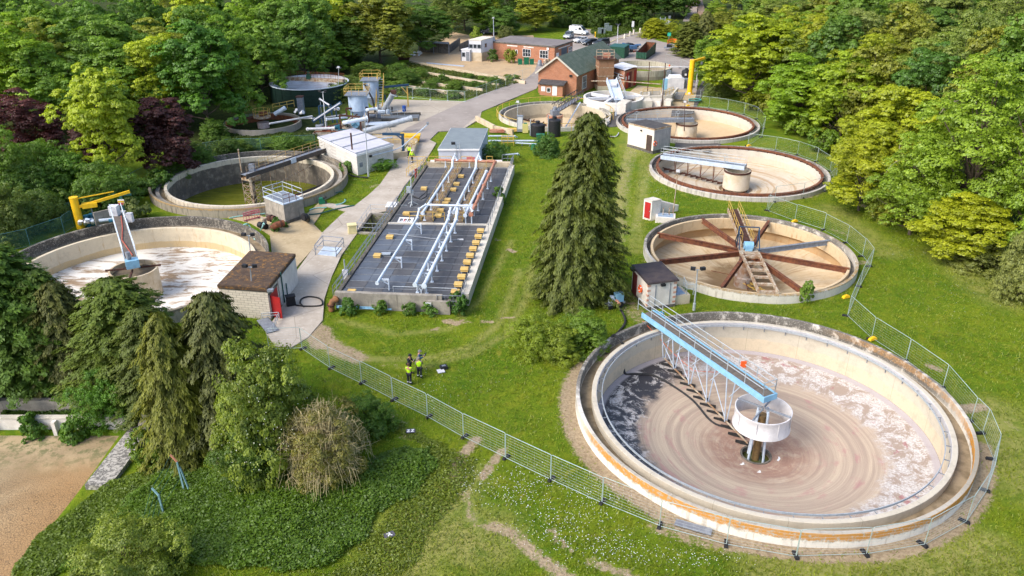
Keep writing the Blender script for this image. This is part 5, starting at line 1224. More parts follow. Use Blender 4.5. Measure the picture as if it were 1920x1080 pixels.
# flat roofed brick workshop
FTOP = pm('wet patched felt',(.21,.185,.175),(.16,.14,.135),.25,.75,0,((.075,.055,.05),.22,.58),None,.2)
rz = 3.9
pl = [P(921, 77, rz).xy, P(1040, 87, rz).xy, P(1074, 76, rz).xy]; pl.append(pl[0] + pl[2] - pl[1])
t = flat_block('brick_workshop','long flat-roofed red brick workshop behind the drying beds',pl,rz - .3,BRICK,FTOP,over=.2,rt=.28,fascia=CONC_D)
window(t,pl[0],pl[1],.57,2.0,1.1,1.7,3,2); window(t,pl[0],pl[1],.84,2.1,1.1,1.7,3,2); window(t,pl[0],pl[1],.41,.5,1.5,.9,1,1)
for s,w_ in ((.34,2.8),(.60,2.6)): wall_box(t,'lintel',RENDER_W,pl[0],pl[1],s,w_,3.1,.28,.03,.1)
wall_box(t, 'lamp', WHITE, pl[0], pl[1], .9, .5, 3.0, .5, .2, .3)
wall_box(t,'shutter_door',pm('dark blue grey shutter',(.10,.12,.15),(.08,.10,.12),2,.6),pl[1],pl[2],.52,3.0,.05,2.9,.05,.12)
wall_box(t,'door',WHITE,pl[1],pl[2],.16,1.3,.05,2.2,.05,.12); window(t,pl[1],pl[2],.86,1.8,1.1,1.5,3,2)
wall_box(t, 'lintel', RENDER_W, pl[1], pl[2], .52, 6.4, 3.0, .22, .06, .1)
rr_ = P(923, 75, rz)
rails(t, [Vector((rr_.x, rr_.y, rz)), Vector((rr_.x + .3, rr_.y - 2.0, rz))], RUST_D, 1.4, .5, .04)
# gabled brick building with green roof
g0,g1 = P(1009,173).xy,P(1080,178.5).xy; gl = P(1120,160).xy - g1; gl = gl.normalized() * max(gl.length,22)
g2, g3 = g1 + gl, g0 + gl; gm0, gm1 = (g0 + g1) / 2, (g2 + g3) / 2; ez, az = 4.0, 6.9
t = thing('gabled_hall','red brick hall with green corrugated gable roof','building',(g0.x,g0.y,0))
mb = MB()
mb.add([(*g0,-.2),(*g1,-.2),(*g1,ez),(*gm0,az),(*g0,ez),(*g3,-.2),(*g2,-.2),(*g2,ez),(*gm1,az),(*g3,ez)],
       [(0,1,2,3,4),(9,8,7,6,5),(1,6,7,2),(5,0,4,9)]); mb.build('walls',BRICK,t,smooth=False)
def corr_mat():
 m,t_,b = nt('green corrugated roof'); pos = world_pos(t_); sx = N(t_,'ShaderNodeSeparateXYZ'); t_.links.new(pos,sx.inputs[0])
 d = gl.normalized(); u = mth(t_,'ADD',mth(t_,'MULTIPLY',sx.outputs['X'],d.x),mth(t_,'MULTIPLY',sx.outputs['Y'],d.y))
 w_ = mth(t_,'SINE',mth(t_,'MULTIPLY',u,18.0)); n = noise(t_,stretch(t_,pos,(1,1,3)),.7,6,.7)
 c = mix(t_,ramp(t_,n,.35,.65),(.068,.098,.066),(.110,.138,.100)); c = mix(t_,mth(t_,'MULTIPLY',ramp(t_,noise(t_,pos,2.5,5,.7),.56,.7),.5),c,(.20,.22,.17))
 t_.links.new(c,b.inputs['Base Color']); b.inputs['Roughness'].default_value = .75; bump(t_,b,w_,.6,.05)
 return m
CORR = corr_mat(); dl = gl.normalized(); ds = (g1 - g0).normalized(); ov = .45
for sg, e0_, e1_ in ((1, g1, g2), (-1, g0, g3)):
 sl = (az - ez) / ((g1 - g0).length / 2)
 n = 9
 for k in range(n):                                 # roof sheets laid side by side
  a0 = gm0 - dl * .35 + (gm1 - gm0 + dl * .7) * (k / n); a1 = gm0 - dl * .35 + (gm1 - gm0 + dl * .7) * ((k + 1) / n - .002)
  hw = (g1 - g0).length / 2 + ov
  lo0, lo1 = a0 + ds * sg * hw, a1 + ds * sg * hw; zl = az - sl * hw; dz_ = .06 + .015 * (k % 2)
  top = [(*a0,az + dz_),(*a1,az + dz_),(*lo1,zl + dz_),(*lo0,zl + dz_)]; bot = [(x,y,z - .08) for x,y,z in top]
  mb = MB(); mb.add(top+bot,[(3,2,1,0) if sg > 0 else (0,1,2,3),(4,5,6,7) if sg > 0 else (7,6,5,4),(0,1,5,4),(1,2,6,5),(2,3,7,6),(3,0,4,7)]); mb.build('roof_sheet',CORR,t,smooth=False)
for sg, e in ((1, g1), (-1, g0)):
 hw = (g1 - g0).length / 2 + ov; a0 = gm0 - dl * .42; lo = a0 + ds * sg * hw
 MB().bar((*a0, az + .0), (*lo, az - sl * hw), .08, .3).build('verge_board', CONC_W, t)
window(t, g1, g2, .17, 1.9, .6, 2.4, 3, 2); window(t, g1, g2, .72, 1.9, .6, 2.4, 3, 2)
wall_box(t, 'lamp', BLACK, g0, g1, .85, .5, 3.4, .35, .25, .4)
pc0, pc1 = g0.lerp(g1, .12), g0.lerp(g1, .72); n_ = Vector((ds.y, -ds.x)) * 1.9
po = thing('brick_porch','low brick porch with felt lean-to roof on the gabled hall','porch',(*pc0,0))
MB().prism([tuple(p) for p in (pc0 + n_,pc1 + n_,pc1,pc0)],-.2,2.0).build('walls',BRICK,po,smooth=False)
mb = MB(); q0,q1,q2,q3 = pc0 + n_ * 1.15 - ds * .3,pc1 + n_ * 1.15 + ds * .3,pc1 + ds * .3,pc0 - ds * .3
top = [(*q0,2.1),(*q1,2.1),(*q2,2.6),(*q3,2.6)]; mb.add(top+[(x,y,z - .12) for x,y,z in top],[(0,1,2,3),(7,6,5,4),(0,4,5,1),(1,5,6,2),(2,6,7,3),(3,7,4,0)]); mb.build('roof',FELT,po,smooth=False)
wall_box(po,'door',WHITE,pc0+n_,pc1+n_,.66,.9,.05,1.8,.05,.12); wall_box(po,'notice',WHITE,pc0+n_,pc1+n_,.16,.8,.7,.9,.03,.06); window(po,pc0+n_,pc1+n_,.40,.7,.6,.8,1,1)
# rusty brick tower with railed platform
q = P(1132, 165); hT = 5.7
t = thing('brick_tower','rust-stained square brick tower with railed platform beside the gabled hall','tower',q)
TWR = brick_mat('rust stained brick',(.25,.105,.045),(.30,.14,.065),(.9,.4)); ang = math.atan2(dl.y,dl.x) * .25
MB().box(q + UP * (hT / 2 + .3),(3.0,3.0,hT - .6),.12).build('shaft',TWR,t); MB().box(q + UP * .3,(3.2,3.2,.8),.12).build('base',CONC_C,t)
MB().box(q + UP * (hT + .1), (3.7, 3.7, .24), .12).build('platform', RUST_D, t)
rails(t,[q + Vector((x,y,hT + .2)) for x,y in ((-1.9,-1.6),(1.5,-1.9),(1.9,1.5),(-1.5,1.9))],RUST_P,1.2,1.2,.05,close=True)
MB().box(q + Vector((.3, 0, hT + .6)), (1.3, .9, .8)).build('motor_housing', RUST_R, t)
for z in (2.6, 4.2): MB().box(q + UP * z, (3.08, 3.08, .12), .12).build('tie_band', RUST_P, t)
# plant room with red doors
rz = 3.7
pl = [P(1144,124,rz).xy,P(1172,132,rz).xy,P(1195,124,rz).xy]; pl.append(pl[0] + pl[2] - pl[1])
t = flat_block('red_door_plant_room','flat-roofed brick plant room with tall red doors',pl,rz - .2,BRICK,OFFW,over=.15,rt=.2,fascia=RUST_D)
for s,m_ in ((.22,RED),(.45,RED_D),(.86,RED)): wall_box(t,'door',m_,pl[1],pl[2],s,(pl[2] - pl[1]).length * .2,.1,3.0,.05,.12)
for s in (.1, .32): wall_box(t, 'notice', WHITE, pl[1], pl[2], s, .4, 1.7, .7, .08, .06)
c = pl[1]+Vector((-.2,-.25)); MB().path([(pl[0].x,pl[0].y - .2,2.2),(c.x,c.y,2.2),(c.x,c.y,4.4),(c.x+14.5,c.y+1.0,4.2),(c.x+14.5,c.y+1.0,.3)],.10,8).build('overhead_pipe',OFFW,t)
c2 = pl[0] + Vector((0,-.25)); MB().path([(c2.x,c2.y,2.8),(c.x - .3,c.y - .05,2.8)],.10,8).build('wall_pipe',GALV,t)
# site cabins
CABW = pm('white cabin steel',(.66,.68,.72),(.60,.62,.66),1,.5,0,((.45,.44,.42),4,.72))
def cabin(label, a, b, c, h, z0, wins, door=None, roof=None):
 pl = [P(*a, z0).xy, P(*b, z0).xy, P(*c, z0).xy]; pl.append(pl[0] + pl[2] - pl[1])
 t = flat_block('site_cabin',label,pl,h,CABW,roof or WHITE,z0=z0,over=.06,rt=.14,cat='cabin')
 for s, w_, z_, hh in wins: window(t, pl[0], pl[1], s, w_, z0 + z_, hh, 1, 1, GALV_D)
 if door: wall_box(t, 'door', door[2], pl[0], pl[1], door[0], door[1], z0 + .08, 2.0, .05, .1)
 window(t, pl[1], pl[2], .3, .9, z0 + 1.0, .9, 1, 1, GALV)
 for p in pl: MB().box((p.x,p.y,z0 + h / 2),(.14,.14,h)).build('corner_post',pm('dark blue grey trim',(.09,.11,.16),(.07,.09,.13)),t)
 return t, pl
cabin('lower white site cabin with an open door on the sandy slab',(865,114),(882,115),(897,111),2.5,0.04,[(.27,.7,1.0,.9)],(.72,.8,GALV_D))
t,pl = cabin('upper white site cabin raised on blockwork beside the brick workshop',(879,98),(903,99),(928,92),2.7,2.0,[(.18,.8,1.0,.8),(.5,.7,1.0,.8),(.82,.8,1.0,.8)],None,pm('cream cabin roof',(.70,.64,.52),(.62,.56,.45)))
MB().prism([tuple(p) for p in pl], -.2, 2.0).build('blockwork_base', CONC_C, t, smooth=False)
# dark green cabin in the car park
pl = [P(1141, 108).xy, P(1170, 110).xy, P(1179, 104).xy]; pl.append(pl[0] + pl[2] - pl[1])
t = flat_block('green_store','dark green corrugated store cabin beside the concrete ring tank',pl,2.5,GREEN_D,GREEN_F,over=.08,rt=.12,cat='cabin')
for k in range(8): wall_box(t,'corrugation',GREEN_D,pl[0],pl[1],.08 + k * .12,.14,.1,2.3,.04,.08)
# ------------------------------------------------------------------ sludge plant in the middle left
def post(name, label, cat, base_px, h, r, mat, z0=0.0, n=10, group=None):
 q = P(*base_px, z0)
 return MB().tube(q, q + UP * h, r, n).build(name, mat, label=label, cat=cat, group=group, org=q)
SILO = pm('pale blue silo paint',(.42,.53,.68),(.34,.44,.58),1.2,.5,0,((.40,.22,.12),3,.70),((.36,.30,.26),.64),.08)
def silo(label, px, r, h, cone, rail_h, legs=4):
 q = P(*px); t = thing('sludge_silo', label, 'silo', q)
 MB().lathe(q,[(.12,cone - 1.6),(.25,cone - 1.6),(r,cone),(r,h - .15),(r + .05,h - .15),(r + .05,h),(.01,h + .1)],28).build('shell',SILO,t)
 MB().lathe(q,[(r + .03,cone - .06),(r + .06,cone - .06),(r + .06,cone + .06),(r + .03,cone + .06)],28).build('seam_band',STEEL_L,t)
 for k in range(legs):
  an = k * 2 * math.pi / legs + .8
  MB().bar(q + Vector((math.cos(an) * r * .98,math.sin(an) * r * .98,0)),q + Vector((math.cos(an) * r * .98,math.sin(an) * r * .98,cone + 1.2)),.16,.16).build('leg',SILO,t)
 MB().box(q + UP * (h + .14), (2 * r + .5, 2 * r + .5, .1)).build('platform', GALV_D, t)
 k = r + .22
 rails(t,[q + Vector((x,y,h + .2)) for x,y in ((-k,-k),(k,-k),(k,k),(-k,k))],YEL,rail_h,1.3,.032,close=True)
 return t, q
silo('nearer pale blue sludge silo with yellow-railed top', (675, 234), 1.55, 5.0, 2.6, 1.1)
t2,q2 = silo('farther pale blue sludge silo with yellow-railed top',(699,206),1.35,5.2,2.4,1.2)
# stair up to the farther silo
st = thing('access_stair','steep steel stair with yellow handrails up to the farther silo','stairs',P(712,212))
s0, s1 = P(711, 212), q2 + Vector((1.7, .6, 5.2)); sv = Vector((.55, 0, 0))
for k in range(14):
 MB().box(s0.lerp(s1, k / 13), (1.1, .32, .05)).build('tread', GALV, st)
for sg in (-1, 1):
 MB().bar(s0 + sv * sg,s1 + sv * sg,.07,.26).build('stringer',YEL,st); rails(st,[s0 + sv * sg,s1 + sv * sg],YEL,1.1,1.6,.045)
# gantry, posts and jib
t = thing('lifting_gantry','dark blue beam gantry on a yellow leg beside the sludge silos','gantry',P(765,200))
q = P(765.5, 200); hg = top_at(q, 160); MB().bar(q, q + UP * hg, .22, .22).build('leg', YEL, t)
q3 = P(724, 207); h3 = hg * .98; MB().bar(q3, q3 + UP * h3 * .72, .26, .26).build('leg', BLUE_D, t)
MB().bar(q+UP*hg+Vector((.3,0,.1)),Vector((q2.x+1.3,q2.y,q.z+hg+.1)),.24,.34).build('beam',BLUE_D,t); MB().bar(q+UP*(hg - 1.5),q+UP*hg+Vector((-1.3,.2,0)),.12,.12).build('brace',YEL,t)
t = thing('jib_crane','dark blue jib crane with horizontal arm beside the path','crane',P(757,291)); q = P(757,291); hg = top_at(q,250)
MB().bar(q,q+UP*hg,.36,.36).build('post',BLUE_D,t); MB().bar(q+UP*(hg - .15)+Vector((.25,0,0)),q+UP*(hg - .15)+Vector((-2.9,.2,0)),.22,.34).build('arm',BLUE_D,t); MB().box(q+UP*(hg+.06),(.55,.4,.1)).build('cap',YEL,t); MB().bar(q+UP*(hg - .9),q+UP*(hg - .2)+Vector((-.9,0,0)),.12,.16).build('brace',BLUE_D,t)
# screw conveyors
CONV = pm('corrugated grey conveyor', (.46, .51, .56), (.38, .42, .47), 2, .45, .2)
def conveyor(label, a, b, r, props=()):
 t = thing('screw_conveyor', label, 'conveyor', (a.x, a.y, 0)); d = (b - a).normalized()
 MB().tube(a, b, r, 16).build('casing', CONV, t)
 for k in range(9): c = a.lerp(b,.06 + k * .11); MB().tube(c - d * .03,c + d * .03,r * 1.12,16).build('casing_ring',CONV,t)
 MB().tube(b - d * .3, b + d * .15, r * 1.18, 14).build('end_cap', GALV, t)
 for s in props:
  c = a.lerp(b, s)
  for sx in (-.5, .5): MB().bar(Vector((c.x + sx, c.y, 0)), c, .1, .1).build('leg', GALV, t)
 return t
conveyor('long grey screw conveyor slanting over the concrete yard',P(682,246,.7),P(771,222,2.2),.42,(.52,))
t = conveyor('steep grey screw conveyor beside the silo stair',P(720,205,.8),P(737,176,4.2),.42,(.5,)); e = P(737,176,4.2)
MB().box(e + Vector((.1,.1,.3)),(.9,.8,.6)).build('head_box',RUST_D,t); MB().tube(P(734,205,.4),P(736,205,.4),.45,16).build('wheel',RUBBER,t)
t = thing('trough_conveyor','dark blue trough conveyor climbing to the dark green tank','conveyor',P(586,236)); MB().bar(P(586,228,1.2),P(640,192,4.0),.5,.45).build('trough',BLUE_D,t); MB().tube(P(588,226,1.7),P(638,193,4.3),.11,8).build('pipe',OFFW,t)
for s in (.35,.8): c = P(586,228,1.2).lerp(P(640,192,4.0),s); MB().bar(Vector((c.x,c.y,0)),c,.18,.18).build('leg',BLUE_D,t)
# frames
for lab,a,b,z,m_ in (('rusty portal frame in front of the nearer silo',(652,238),(692,236),3.0,RUST_D),('rusty portal frame beside the white-roofed pump house',(640,250),(678,254),2.9,RUST_D),('dark blue portal frame beside the thickener tank',(601,232),(624,230),2.9,BLUE_D)):
 t = thing('pipe_portal', lab, 'frame', P(*a)); a_, b_ = P(*a), P(*b)
 for q in (a_, b_): MB().bar(q, q + UP * z, .22, .22).build('post', m_, t)
 MB().bar(a_ + UP * z,b_ + UP * z,.24,.26).build('beam',m_,t); MB().bar(a_ + UP * .9,b_.lerp(a_,.2) + UP * (z - .3),.12,.12).build('brace',m_,t)
# air receiver with blue end
t = thing('air_receiver','bright blue domed motor end at the foot of the nearer silo','motor',P(667,243)); q = P(667,243) + UP * .95
MB().tube(q + Vector((.1,1.6,0)),q,.62,18).build('casing',SILO,t); MB().lathe((0,0,0),[(.01,.0)],3) if False else None
MB().tube(q, q + Vector((0, -.12, 0)), .66, 18).build('end_flange', BLUE_L, t)
for k in range(3): a = k * 2.09 + 1.57; MB().bar(q + Vector((.08 * math.cos(a),-.16,.08 * math.sin(a))),q + Vector((.6 * math.cos(a),-.16,.6 * math.sin(a))),.12,.1).build('fan_blade',TEAL,t)
MB().box(q + Vector((0, .8, -.8)), (.9, 1.2, .3)).build('base', CONC, t)
# pipework
PIPES = [('tall white riser pipe left of the grey chimney box',[P(553,210,.3),P(553,210,3.6),P(556,206,3.9),P(556,206,3.3)],.16,OFFW),('tall white riser pipe behind the grey chimney box',[P(564,212,.3),P(564,212,4.1),P(568,210,4.3)],.2,OFFW),
         ('white swan-neck pipe beside the dark green tank',[P(628,205,.3),P(628,205,4.0),P(631,204,4.3),P(634,204,4.0)],.18,OFFW),('white pipe feeding the front of the plant',[P(577,242,.4),P(577,242,1.3),P(627,240,1.3)],.2,OFFW),
         ('white pipe pair sloping from the lamp pole',[P(600,186,3.8),P(616,196,3.2),P(618,200,2.0)],.14,OFFW),('white header pipe linking the silos',[P(645,230,.5),P(645,230,3.9),P(650,229,4.3),P(688,222,4.5)],.28,PIPE_W),
         ('white pipe on top of the farther silo',[P(688,206,3.5),P(688,206,6.2),P(692,205,6.5),P(706,204,6.4)],.18,PIPE_W),('white horizontal pipe in front of the pump house yard',[P(700,262,1.0),P(735,258,1.0)],.12,STEEL_L),
         ('rusty low pipe loop beside the thickener',[P(590,248,.2),P(592,247,1.1),P(640,246,1.1),P(641,247,.2)],.10,RUST),('long white pipe between thickener and silos',[P(560,222,1.2),P(600,222,1.6),P(650,214,1.8)],.12,OFFW),
         ('pale cross pipe behind the portal frame',[P(612,224,2.2),P(650,220,2.0)],.16,PIPE_W),('yellow pipe riser beside the header',[P(643,232,.2),P(643,230,2.2)],.14,YEL),
         ('green hose coiled against the rusty frame',[P(648,236,.2),P(650,234,1.8),P(652,233,2.4),P(651,235,.6),P(656,236,.2)],.06,GREEN_F),('teal valve line beside the blue motor',[P(626,247,.5),P(640,243,.6),P(652,244,.5)],.12,TEAL),
         ('rusty pipe bridge in front of the nearer silo',[P(620,236,1.2),P(655,226,2.6),P(662,224,2.6)],.10,RUST_D),('black cable chute down from the farther silo',[q2+Vector((-.8,-1.6,4.8)),q2+Vector((.6,-3.0,2.6)),q2+Vector((1.0,-3.4,.4))],.16,BLACK)]
for lab, pts, r, m_ in PIPES:
 t = thing('plant_pipe',lab,'pipe',(pts[0].x,pts[0].y,0)); MB().path(pts,r,10).build('pipe_barrel',m_,t)
 for i in (0, -1):
  d = (pts[1] - pts[0]).normalized() if i == 0 else (pts[-1] - pts[-2]).normalized(); MB().tube(pts[i] - d * .05,pts[i] + d * .05,r * 1.5,10).build('flange',m_,t)
 if pts[0].z > .45: MB().tube(Vector((pts[0].x,pts[0].y,0)),pts[0],.06,6).build('support',GALV_D,t)
q = P(566,214); t = thing('chimney_duct','grey square duct box standing beside the thickener tank','duct',q); MB().box(q+UP*1.5,(1.0,1.0,3.0)).build('duct',GALV_D,t); MB().box(q+UP*3.05,(1.2,1.2,.16)).build('cap',RUST_D,t)
for k,(a,lab,m_,s) in enumerate([((612,250),'low concrete pump plinth with red pump beside the thickener',RED_D,(1.6,.9)),((633,247),'low plinth with teal pump in front of the plant',TEAL,(1.4,.8)),((600,246),'low plinth with grey pump by the white pipe',GALV_D,(1.4,.8)),((702,226),'grey dewatering press under the stair',GALV_D,(2.6,1.6)),((720,218),'grey pump skid behind the long conveyor',STEEL_L,(2.4,1.2))]):
 q = P(*a); t = thing('pump_set',lab,'pump',q); MB().box(q+UP*.2,(*s,.4)).build('plinth',CONC,t); MB().tube(q+Vector((-s[0]*.4,0,.75)),q+Vector((s[0]*.1,0,.75)),.33,14).build('motor',m_,t); MB().lathe(q+Vector((s[0]*.3,0,.35)),[(.3,0),(.36,.3),(.3,.8),(.02,.85)],14).build('pump_casing',m_,t)
q = P(735,222); t = thing('drip_tray','low kerbed tray with blue drum under the long conveyor','tray',q)
MB().box(q + UP * .1,(9,4.0,.2),.05).build('tray_floor',pm('wet grey tray',(.20,.22,.24),(.13,.14,.15),.6,.5),t)
for dy in (-2.0,2.0): MB().box(q + Vector((0,dy,.25)),(9.3,.25,.5),.05).build('kerb',CONC_D,t)
rails(t, [q + Vector((-2.5, -.9, .2)), q + Vector((2.0, 1.3, .2))], GALV, 1.1, 1.2, .04)
mb = MB(); mb.lathe(P(758,209),[(.3,0),(.33,.5),(.3,1.0),(.01,1.0)],14); mb.build('blue_barrel',pm('blue barrel',(.02,.08,.35),(.02,.07,.28)),label='blue plastic barrel at the end of the drip tray',cat='barrel')
q = P(662,236); t = thing('steel_ramp','flat steel ramp plate below the long conveyor','plate',P(712,237)); MB().box(P(712,237) + UP * .5,(4.5,2.0,.1),.05).build('plate',STEEL_L,t)
for dx in (-1.8,1.8): MB().box(P(712,237) + Vector((dx,0,.25)),(.12,1.8,.5)).build('leg',GALV_D,t)
# sunken valve pit beside the pump house, with rails and yellow skip
q = P(735,276); t = thing('valve_pit','sandy concrete valve pit with yellow rails beside the pump house','pit',q)
a_, b_, c_, d_ = P(712, 300), P(775, 292), P(782, 270), P(705, 266)
for u,v in ((a_,b_),(b_,c_),(c_,d_)): MB().bar(u + UP * .35,v + UP * .35,.3,.9).build('pit_wall',CONC_C,t)
rails(t,[P(700,264,.4),P(775,272,.4)],YEL,1.05,3.5,.035); rails(t,[P(766,284,.4),P(784,272,.4)],YEL,.9,1.2,.04)
q = P(771,266); t = thing('yellow_skip','small yellow tipping skip at the yard edge','skip',q); MB().box(q+UP*.75,(2.6,1.4,.8),0,1.1).build('hopper',YEL_B,t); MB().box(q+UP*.2,(2.4,1.2,.3)).build('chassis',BLACK,t)
post('rusty_post','thin rusty post leaning by the white-roofed pump house','post',(664,320),5.2,.11,RUST_D)
# ------------------------------------------------------------------ plant around the inlet, behind the conifer
q = P(975,247); t = thing('control_cabinet','tall grey control cabinet with pale door near the yellow-railed tank','cabinet',q); MB().box(q+UP*1.35,(1.0,.7,2.5)).build('body',GALV_D,t); MB().box(q+Vector((0,-.37,1.45)),(.75,.05,1.9)).build('door_panel',OFFW,t)
for px,r,h,lab in ((1008,1.15,1.7,'low black round chemical tank behind the conifer'),(1039,1.0,2.4,'tall black round chemical tank behind the conifer')):
 q = P(px,254); t = thing('chemical_tank',lab,'tank',q); MB().lathe(q,[(r,0),(r,h),(r*.9,h+.12),(.3,h+.25),(.01,h+.25)],24).build('shell',BLACK,t); MB().lathe(q+UP*(h+.25),[(.35,0),(.35,.35),(.01,.35)],14).build('lid',BLACK,t)
 MB().tube(q + Vector((-r,-.4,.1)),q + Vector((-r,-.4,h + .9)),.08,8).build('filler_pipe',GALV,t)
q = P(1013,271); t = thing('green_cabinet','green glass-fibre kiosk beside the conifer top','cabinet',q); MB().box(q+UP*.75,(1.15,.8,1.5)).build('body',GREEN_P,t); MB().box(q+UP*1.54,(1.25,.9,.1)).build('lid',GREEN_P,t)
q = P(985,248); t = thing('yellow_dosing_tank','pale yellow dosing tank next to the control cabinet','tank',q); MB().box(q+UP*.7,(.9,.8,1.4)).build('body',pm('pale yellow plastic',(.62,.56,.20),(.55,.50,.2)),t); MB().box(q+UP*1.43,(.5,.5,.1)).build('lid',GREEN_P,t)
for lab,pts,r,m_ in (('grey header pipe above the dosing plant wall',[P(918,255,.9),P(966,255,.9),P(968,257,.2)],.12,STEEL_L),('grey lower pipe along the dosing plant',[P(918,264,.7),P(1006,264,.7)],.13,STEEL_L),('blue-ended pipe loop standing in the grass behind the deck',[P(940,292,.1),P(940,292,1.2),P(941,291,1.4),P(971,288,1.4),P(972,290,.1)],.11,PIPE_W),
      ('low grey pipe beside the green kiosk', [P(968, 268, .4), P(1004, 270, .4)], .10, STEEL_L)):
 t = thing('plant_pipe',lab,'pipe',(pts[0].x,pts[0].y,0)); MB().path(pts,r,10).build('pipe_barrel',m_,t)
 for p in (pts[0],pts[-1]): MB().tube(p - UP * .06,p + UP * .06,r * 1.7,10).build('flange',BLUE_L if 'blue' in lab else m_,t)
 for s in (.3, .7):
  c = pts[0].lerp(pts[-1], s)
  if 'loop' not in lab: MB().tube(Vector((c.x,c.y,0)),Vector((c.x,c.y,max(p.z for p in pts))),.06,6).build('support',GALV_D,t)
mb = MB(); q = P(940,291); mb.box(q+UP*.3,(.4,.4,.5)).tube(q+UP*.5,q+UP*.9,.2,10); mb.build('blue_valve',BLUE_L,label='blue valve at the foot of the pipe loop in the grass',cat='valve')
q = P(952,272); t = thing('guard_cage','pale yellow railed cage over a valve near the blower house','cage',q); rails(t,[q+Vector((x,y,0)) for x,y in ((-.9,-.5),(.9,-.5),(.9,.7),(-.9,.7))],YEL,1.3,.9,.045,close=True,mids=(.7,.4))
q = P(930,240); t = thing('retaining_wall','low concrete retaining wall curving beside the road','wall',q); MB().bar(P(893,222,.3),P(927,240,.3),.35,.9).build('wall',CONC_C,t); MB().bar(P(927,240,.25),P(962,248,.25),.35,.8).build('wall',CONC_C,t)
for k,(px,py,s,lab) in enumerate([(932,248,(2.4,1.2,.5),'stack of terracotta pipes beside the retaining wall'),(962,246,(2.2,.8,.4),'yellow timber barrier lying beside the control cabinet')]):
 q = P(px,py); m_ = RUST_R if k == 0 else YEL; t = thing('stacked_pipes' if k == 0 else 'timber_barrier',lab,'stack' if k == 0 else 'barrier',q)
 for j in range(5): MB().tube(q + Vector((-s[0] / 2,j * .25 - .5,.15 + .22 * (j % 2))),q + Vector((s[0] / 2,j * .25 - .5,.15 + .22 * (j % 2))),.12,8).build('pipe' if k == 0 else 'board',m_,t)
post('short_bollard','short black bollard standing alone in the grass right of the conifer','bollard',(1126,271),.9,.12,BLACK)
mb = MB(); mb.lathe(P(1000,280),[(.42,0),(.36,.1),(.26,.8),(.01,.82)],14); mb.build('green_bucket',GREEN_P,label='bright green upturned tub in the grass behind the deck',cat='tub')
# inlet works
a_, b_ = P(1146, 152, 3.6), P(1159, 190, .9)
t = thing('inlet_screen','sloping grey inlet screen with chute over the white inlet tank','screen',(b_.x,b_.y,0)); MB().bar(a_,b_,1.5,.7).build('screen_body',STEEL_L,t)
for sx in (-.85,.85): MB().bar(a_ + Vector((sx,0,.3)),b_ + Vector((sx,0,.3)),.12,.9).build('side_plate',STEEL_L,t)
MB().tube(a_.lerp(b_,.35)+Vector((-.5,0,.6)),a_.lerp(b_,.35)+Vector((.5,0,.6)),.5,14).build('drive_drum',OFFW,t); rails(t,[a_+Vector((1.2,0,.1)),b_+Vector((1.5,0,.1))],GALV,1.1,1.4,.045); MB().bar(a_ - UP*.3,Vector((a_.x,a_.y,0)),.2,.2).build('leg',GALV,t)
for nm,lab,a,b,c,h,m_ in (('concrete_cube','white concrete cube chamber between the tanks',(1155,214),(1172,216),(1183,208),1.9,RENDER_W),('inlet_chamber','long low white chamber with pipe stubs in front of the inlet works',(1207,198),(1238,201),(1242,193),1.0,RENDER_W),
                                 ('grey_chamber','small grey concrete chamber beside the long white chamber',(1244,200),(1257,202),(1262,196),1.0,CONC_W),('flat_slab','flat white concrete slab at the edge of the yellow-railed tank',(1124,232),(1138,236),(1144,230),.5,RENDER_W)):
 pl = quad3(P(*a),P(*b),P(*c)); t = thing(nm,lab,'chamber',(pl[1].x,pl[1].y,0)); MB().prism([tuple(p) for p in pl],-.2,h).build('walls',m_,t,smooth=False); MB().prism(expand([tuple(p) for p in pl],-.25),h,h+.06).build('cover_slab',CONC_W,t,smooth=False)
t = thing('inlet_channel','white walled inlet channels with steel steps by the yellow jib','channel',P(1230,186))
for a,b in (((1200,189),(1258,186)),((1200,180),(1262,176)),((1258,186),(1270,172)),((1216,180),(1216,189)),((1240,178),(1240,187))): MB().bar(P(*a,.7),P(*b,.7),.35,1.6).build('channel_wall',CONC_W,t)
MB().bar(P(1200, 184, .5), P(1258, 181, .5), 2.0, .1).build('channel_bed', CONC_D, t)
sA, sB = P(1270, 187), P(1276, 173, 2.0)
for k in range(7): MB().box(sA.lerp(sB, k / 6), (1.5, .35, .06)).build('tread', GALV_D, t)
for sx in (-.8,.8): MB().bar(sA + Vector((sx,0,0)),sB + Vector((sx,0,0)),.08,.25).build('stringer',GALV,t)
rails(t,[P(1205,178,1.5),P(1240,175,1.5)],YEL,1.1,1.6,.04); rails(t,[P(1248,180,1.5),P(1262,174,1.5)],YEL,1.1,1.6,.04)
q = P(1246,172); t = thing('electrical_cabinet','bright blue electrical panel at the inlet works','cabinet',q); MB().box(q+UP*1.3,(.85,.45,2.4)).build('body',BLUE_L,t); MB().box(q+Vector((0,-.24,1.4)),(.6,.04,1.8)).build('door',BLUE_L,t)
q = P(1264,165); t = thing('grit_classifier','white-topped grit classifier machine at the inlet works','machine',q); MB().box(q+UP*1.0,(3.4,2.0,2.0)).build('body',OFFW,t); MB().box(q+UP*2.3,(2.4,1.6,.5),.1,.9).build('hood',WHITE,t); MB().box(q+Vector((2.4,.4,.9)),(1.6,1.5,1.7)).build('motor_housing',GALV_D,t)
q = P(1285,156); t = thing('black_water_tank','black plastic water tank with domed lid near the yellow jib','tank',q); MB().lathe(q,[(.95,0),(.95,2.3),(.8,2.6),(.3,2.8),(.3,3.0),(.01,3.0)],24).build('shell',BLACK,t); MB().box(q+Vector((-.3,-.97,1.9)),(.4,.03,.4)).build('label_plate',WHITE,t)
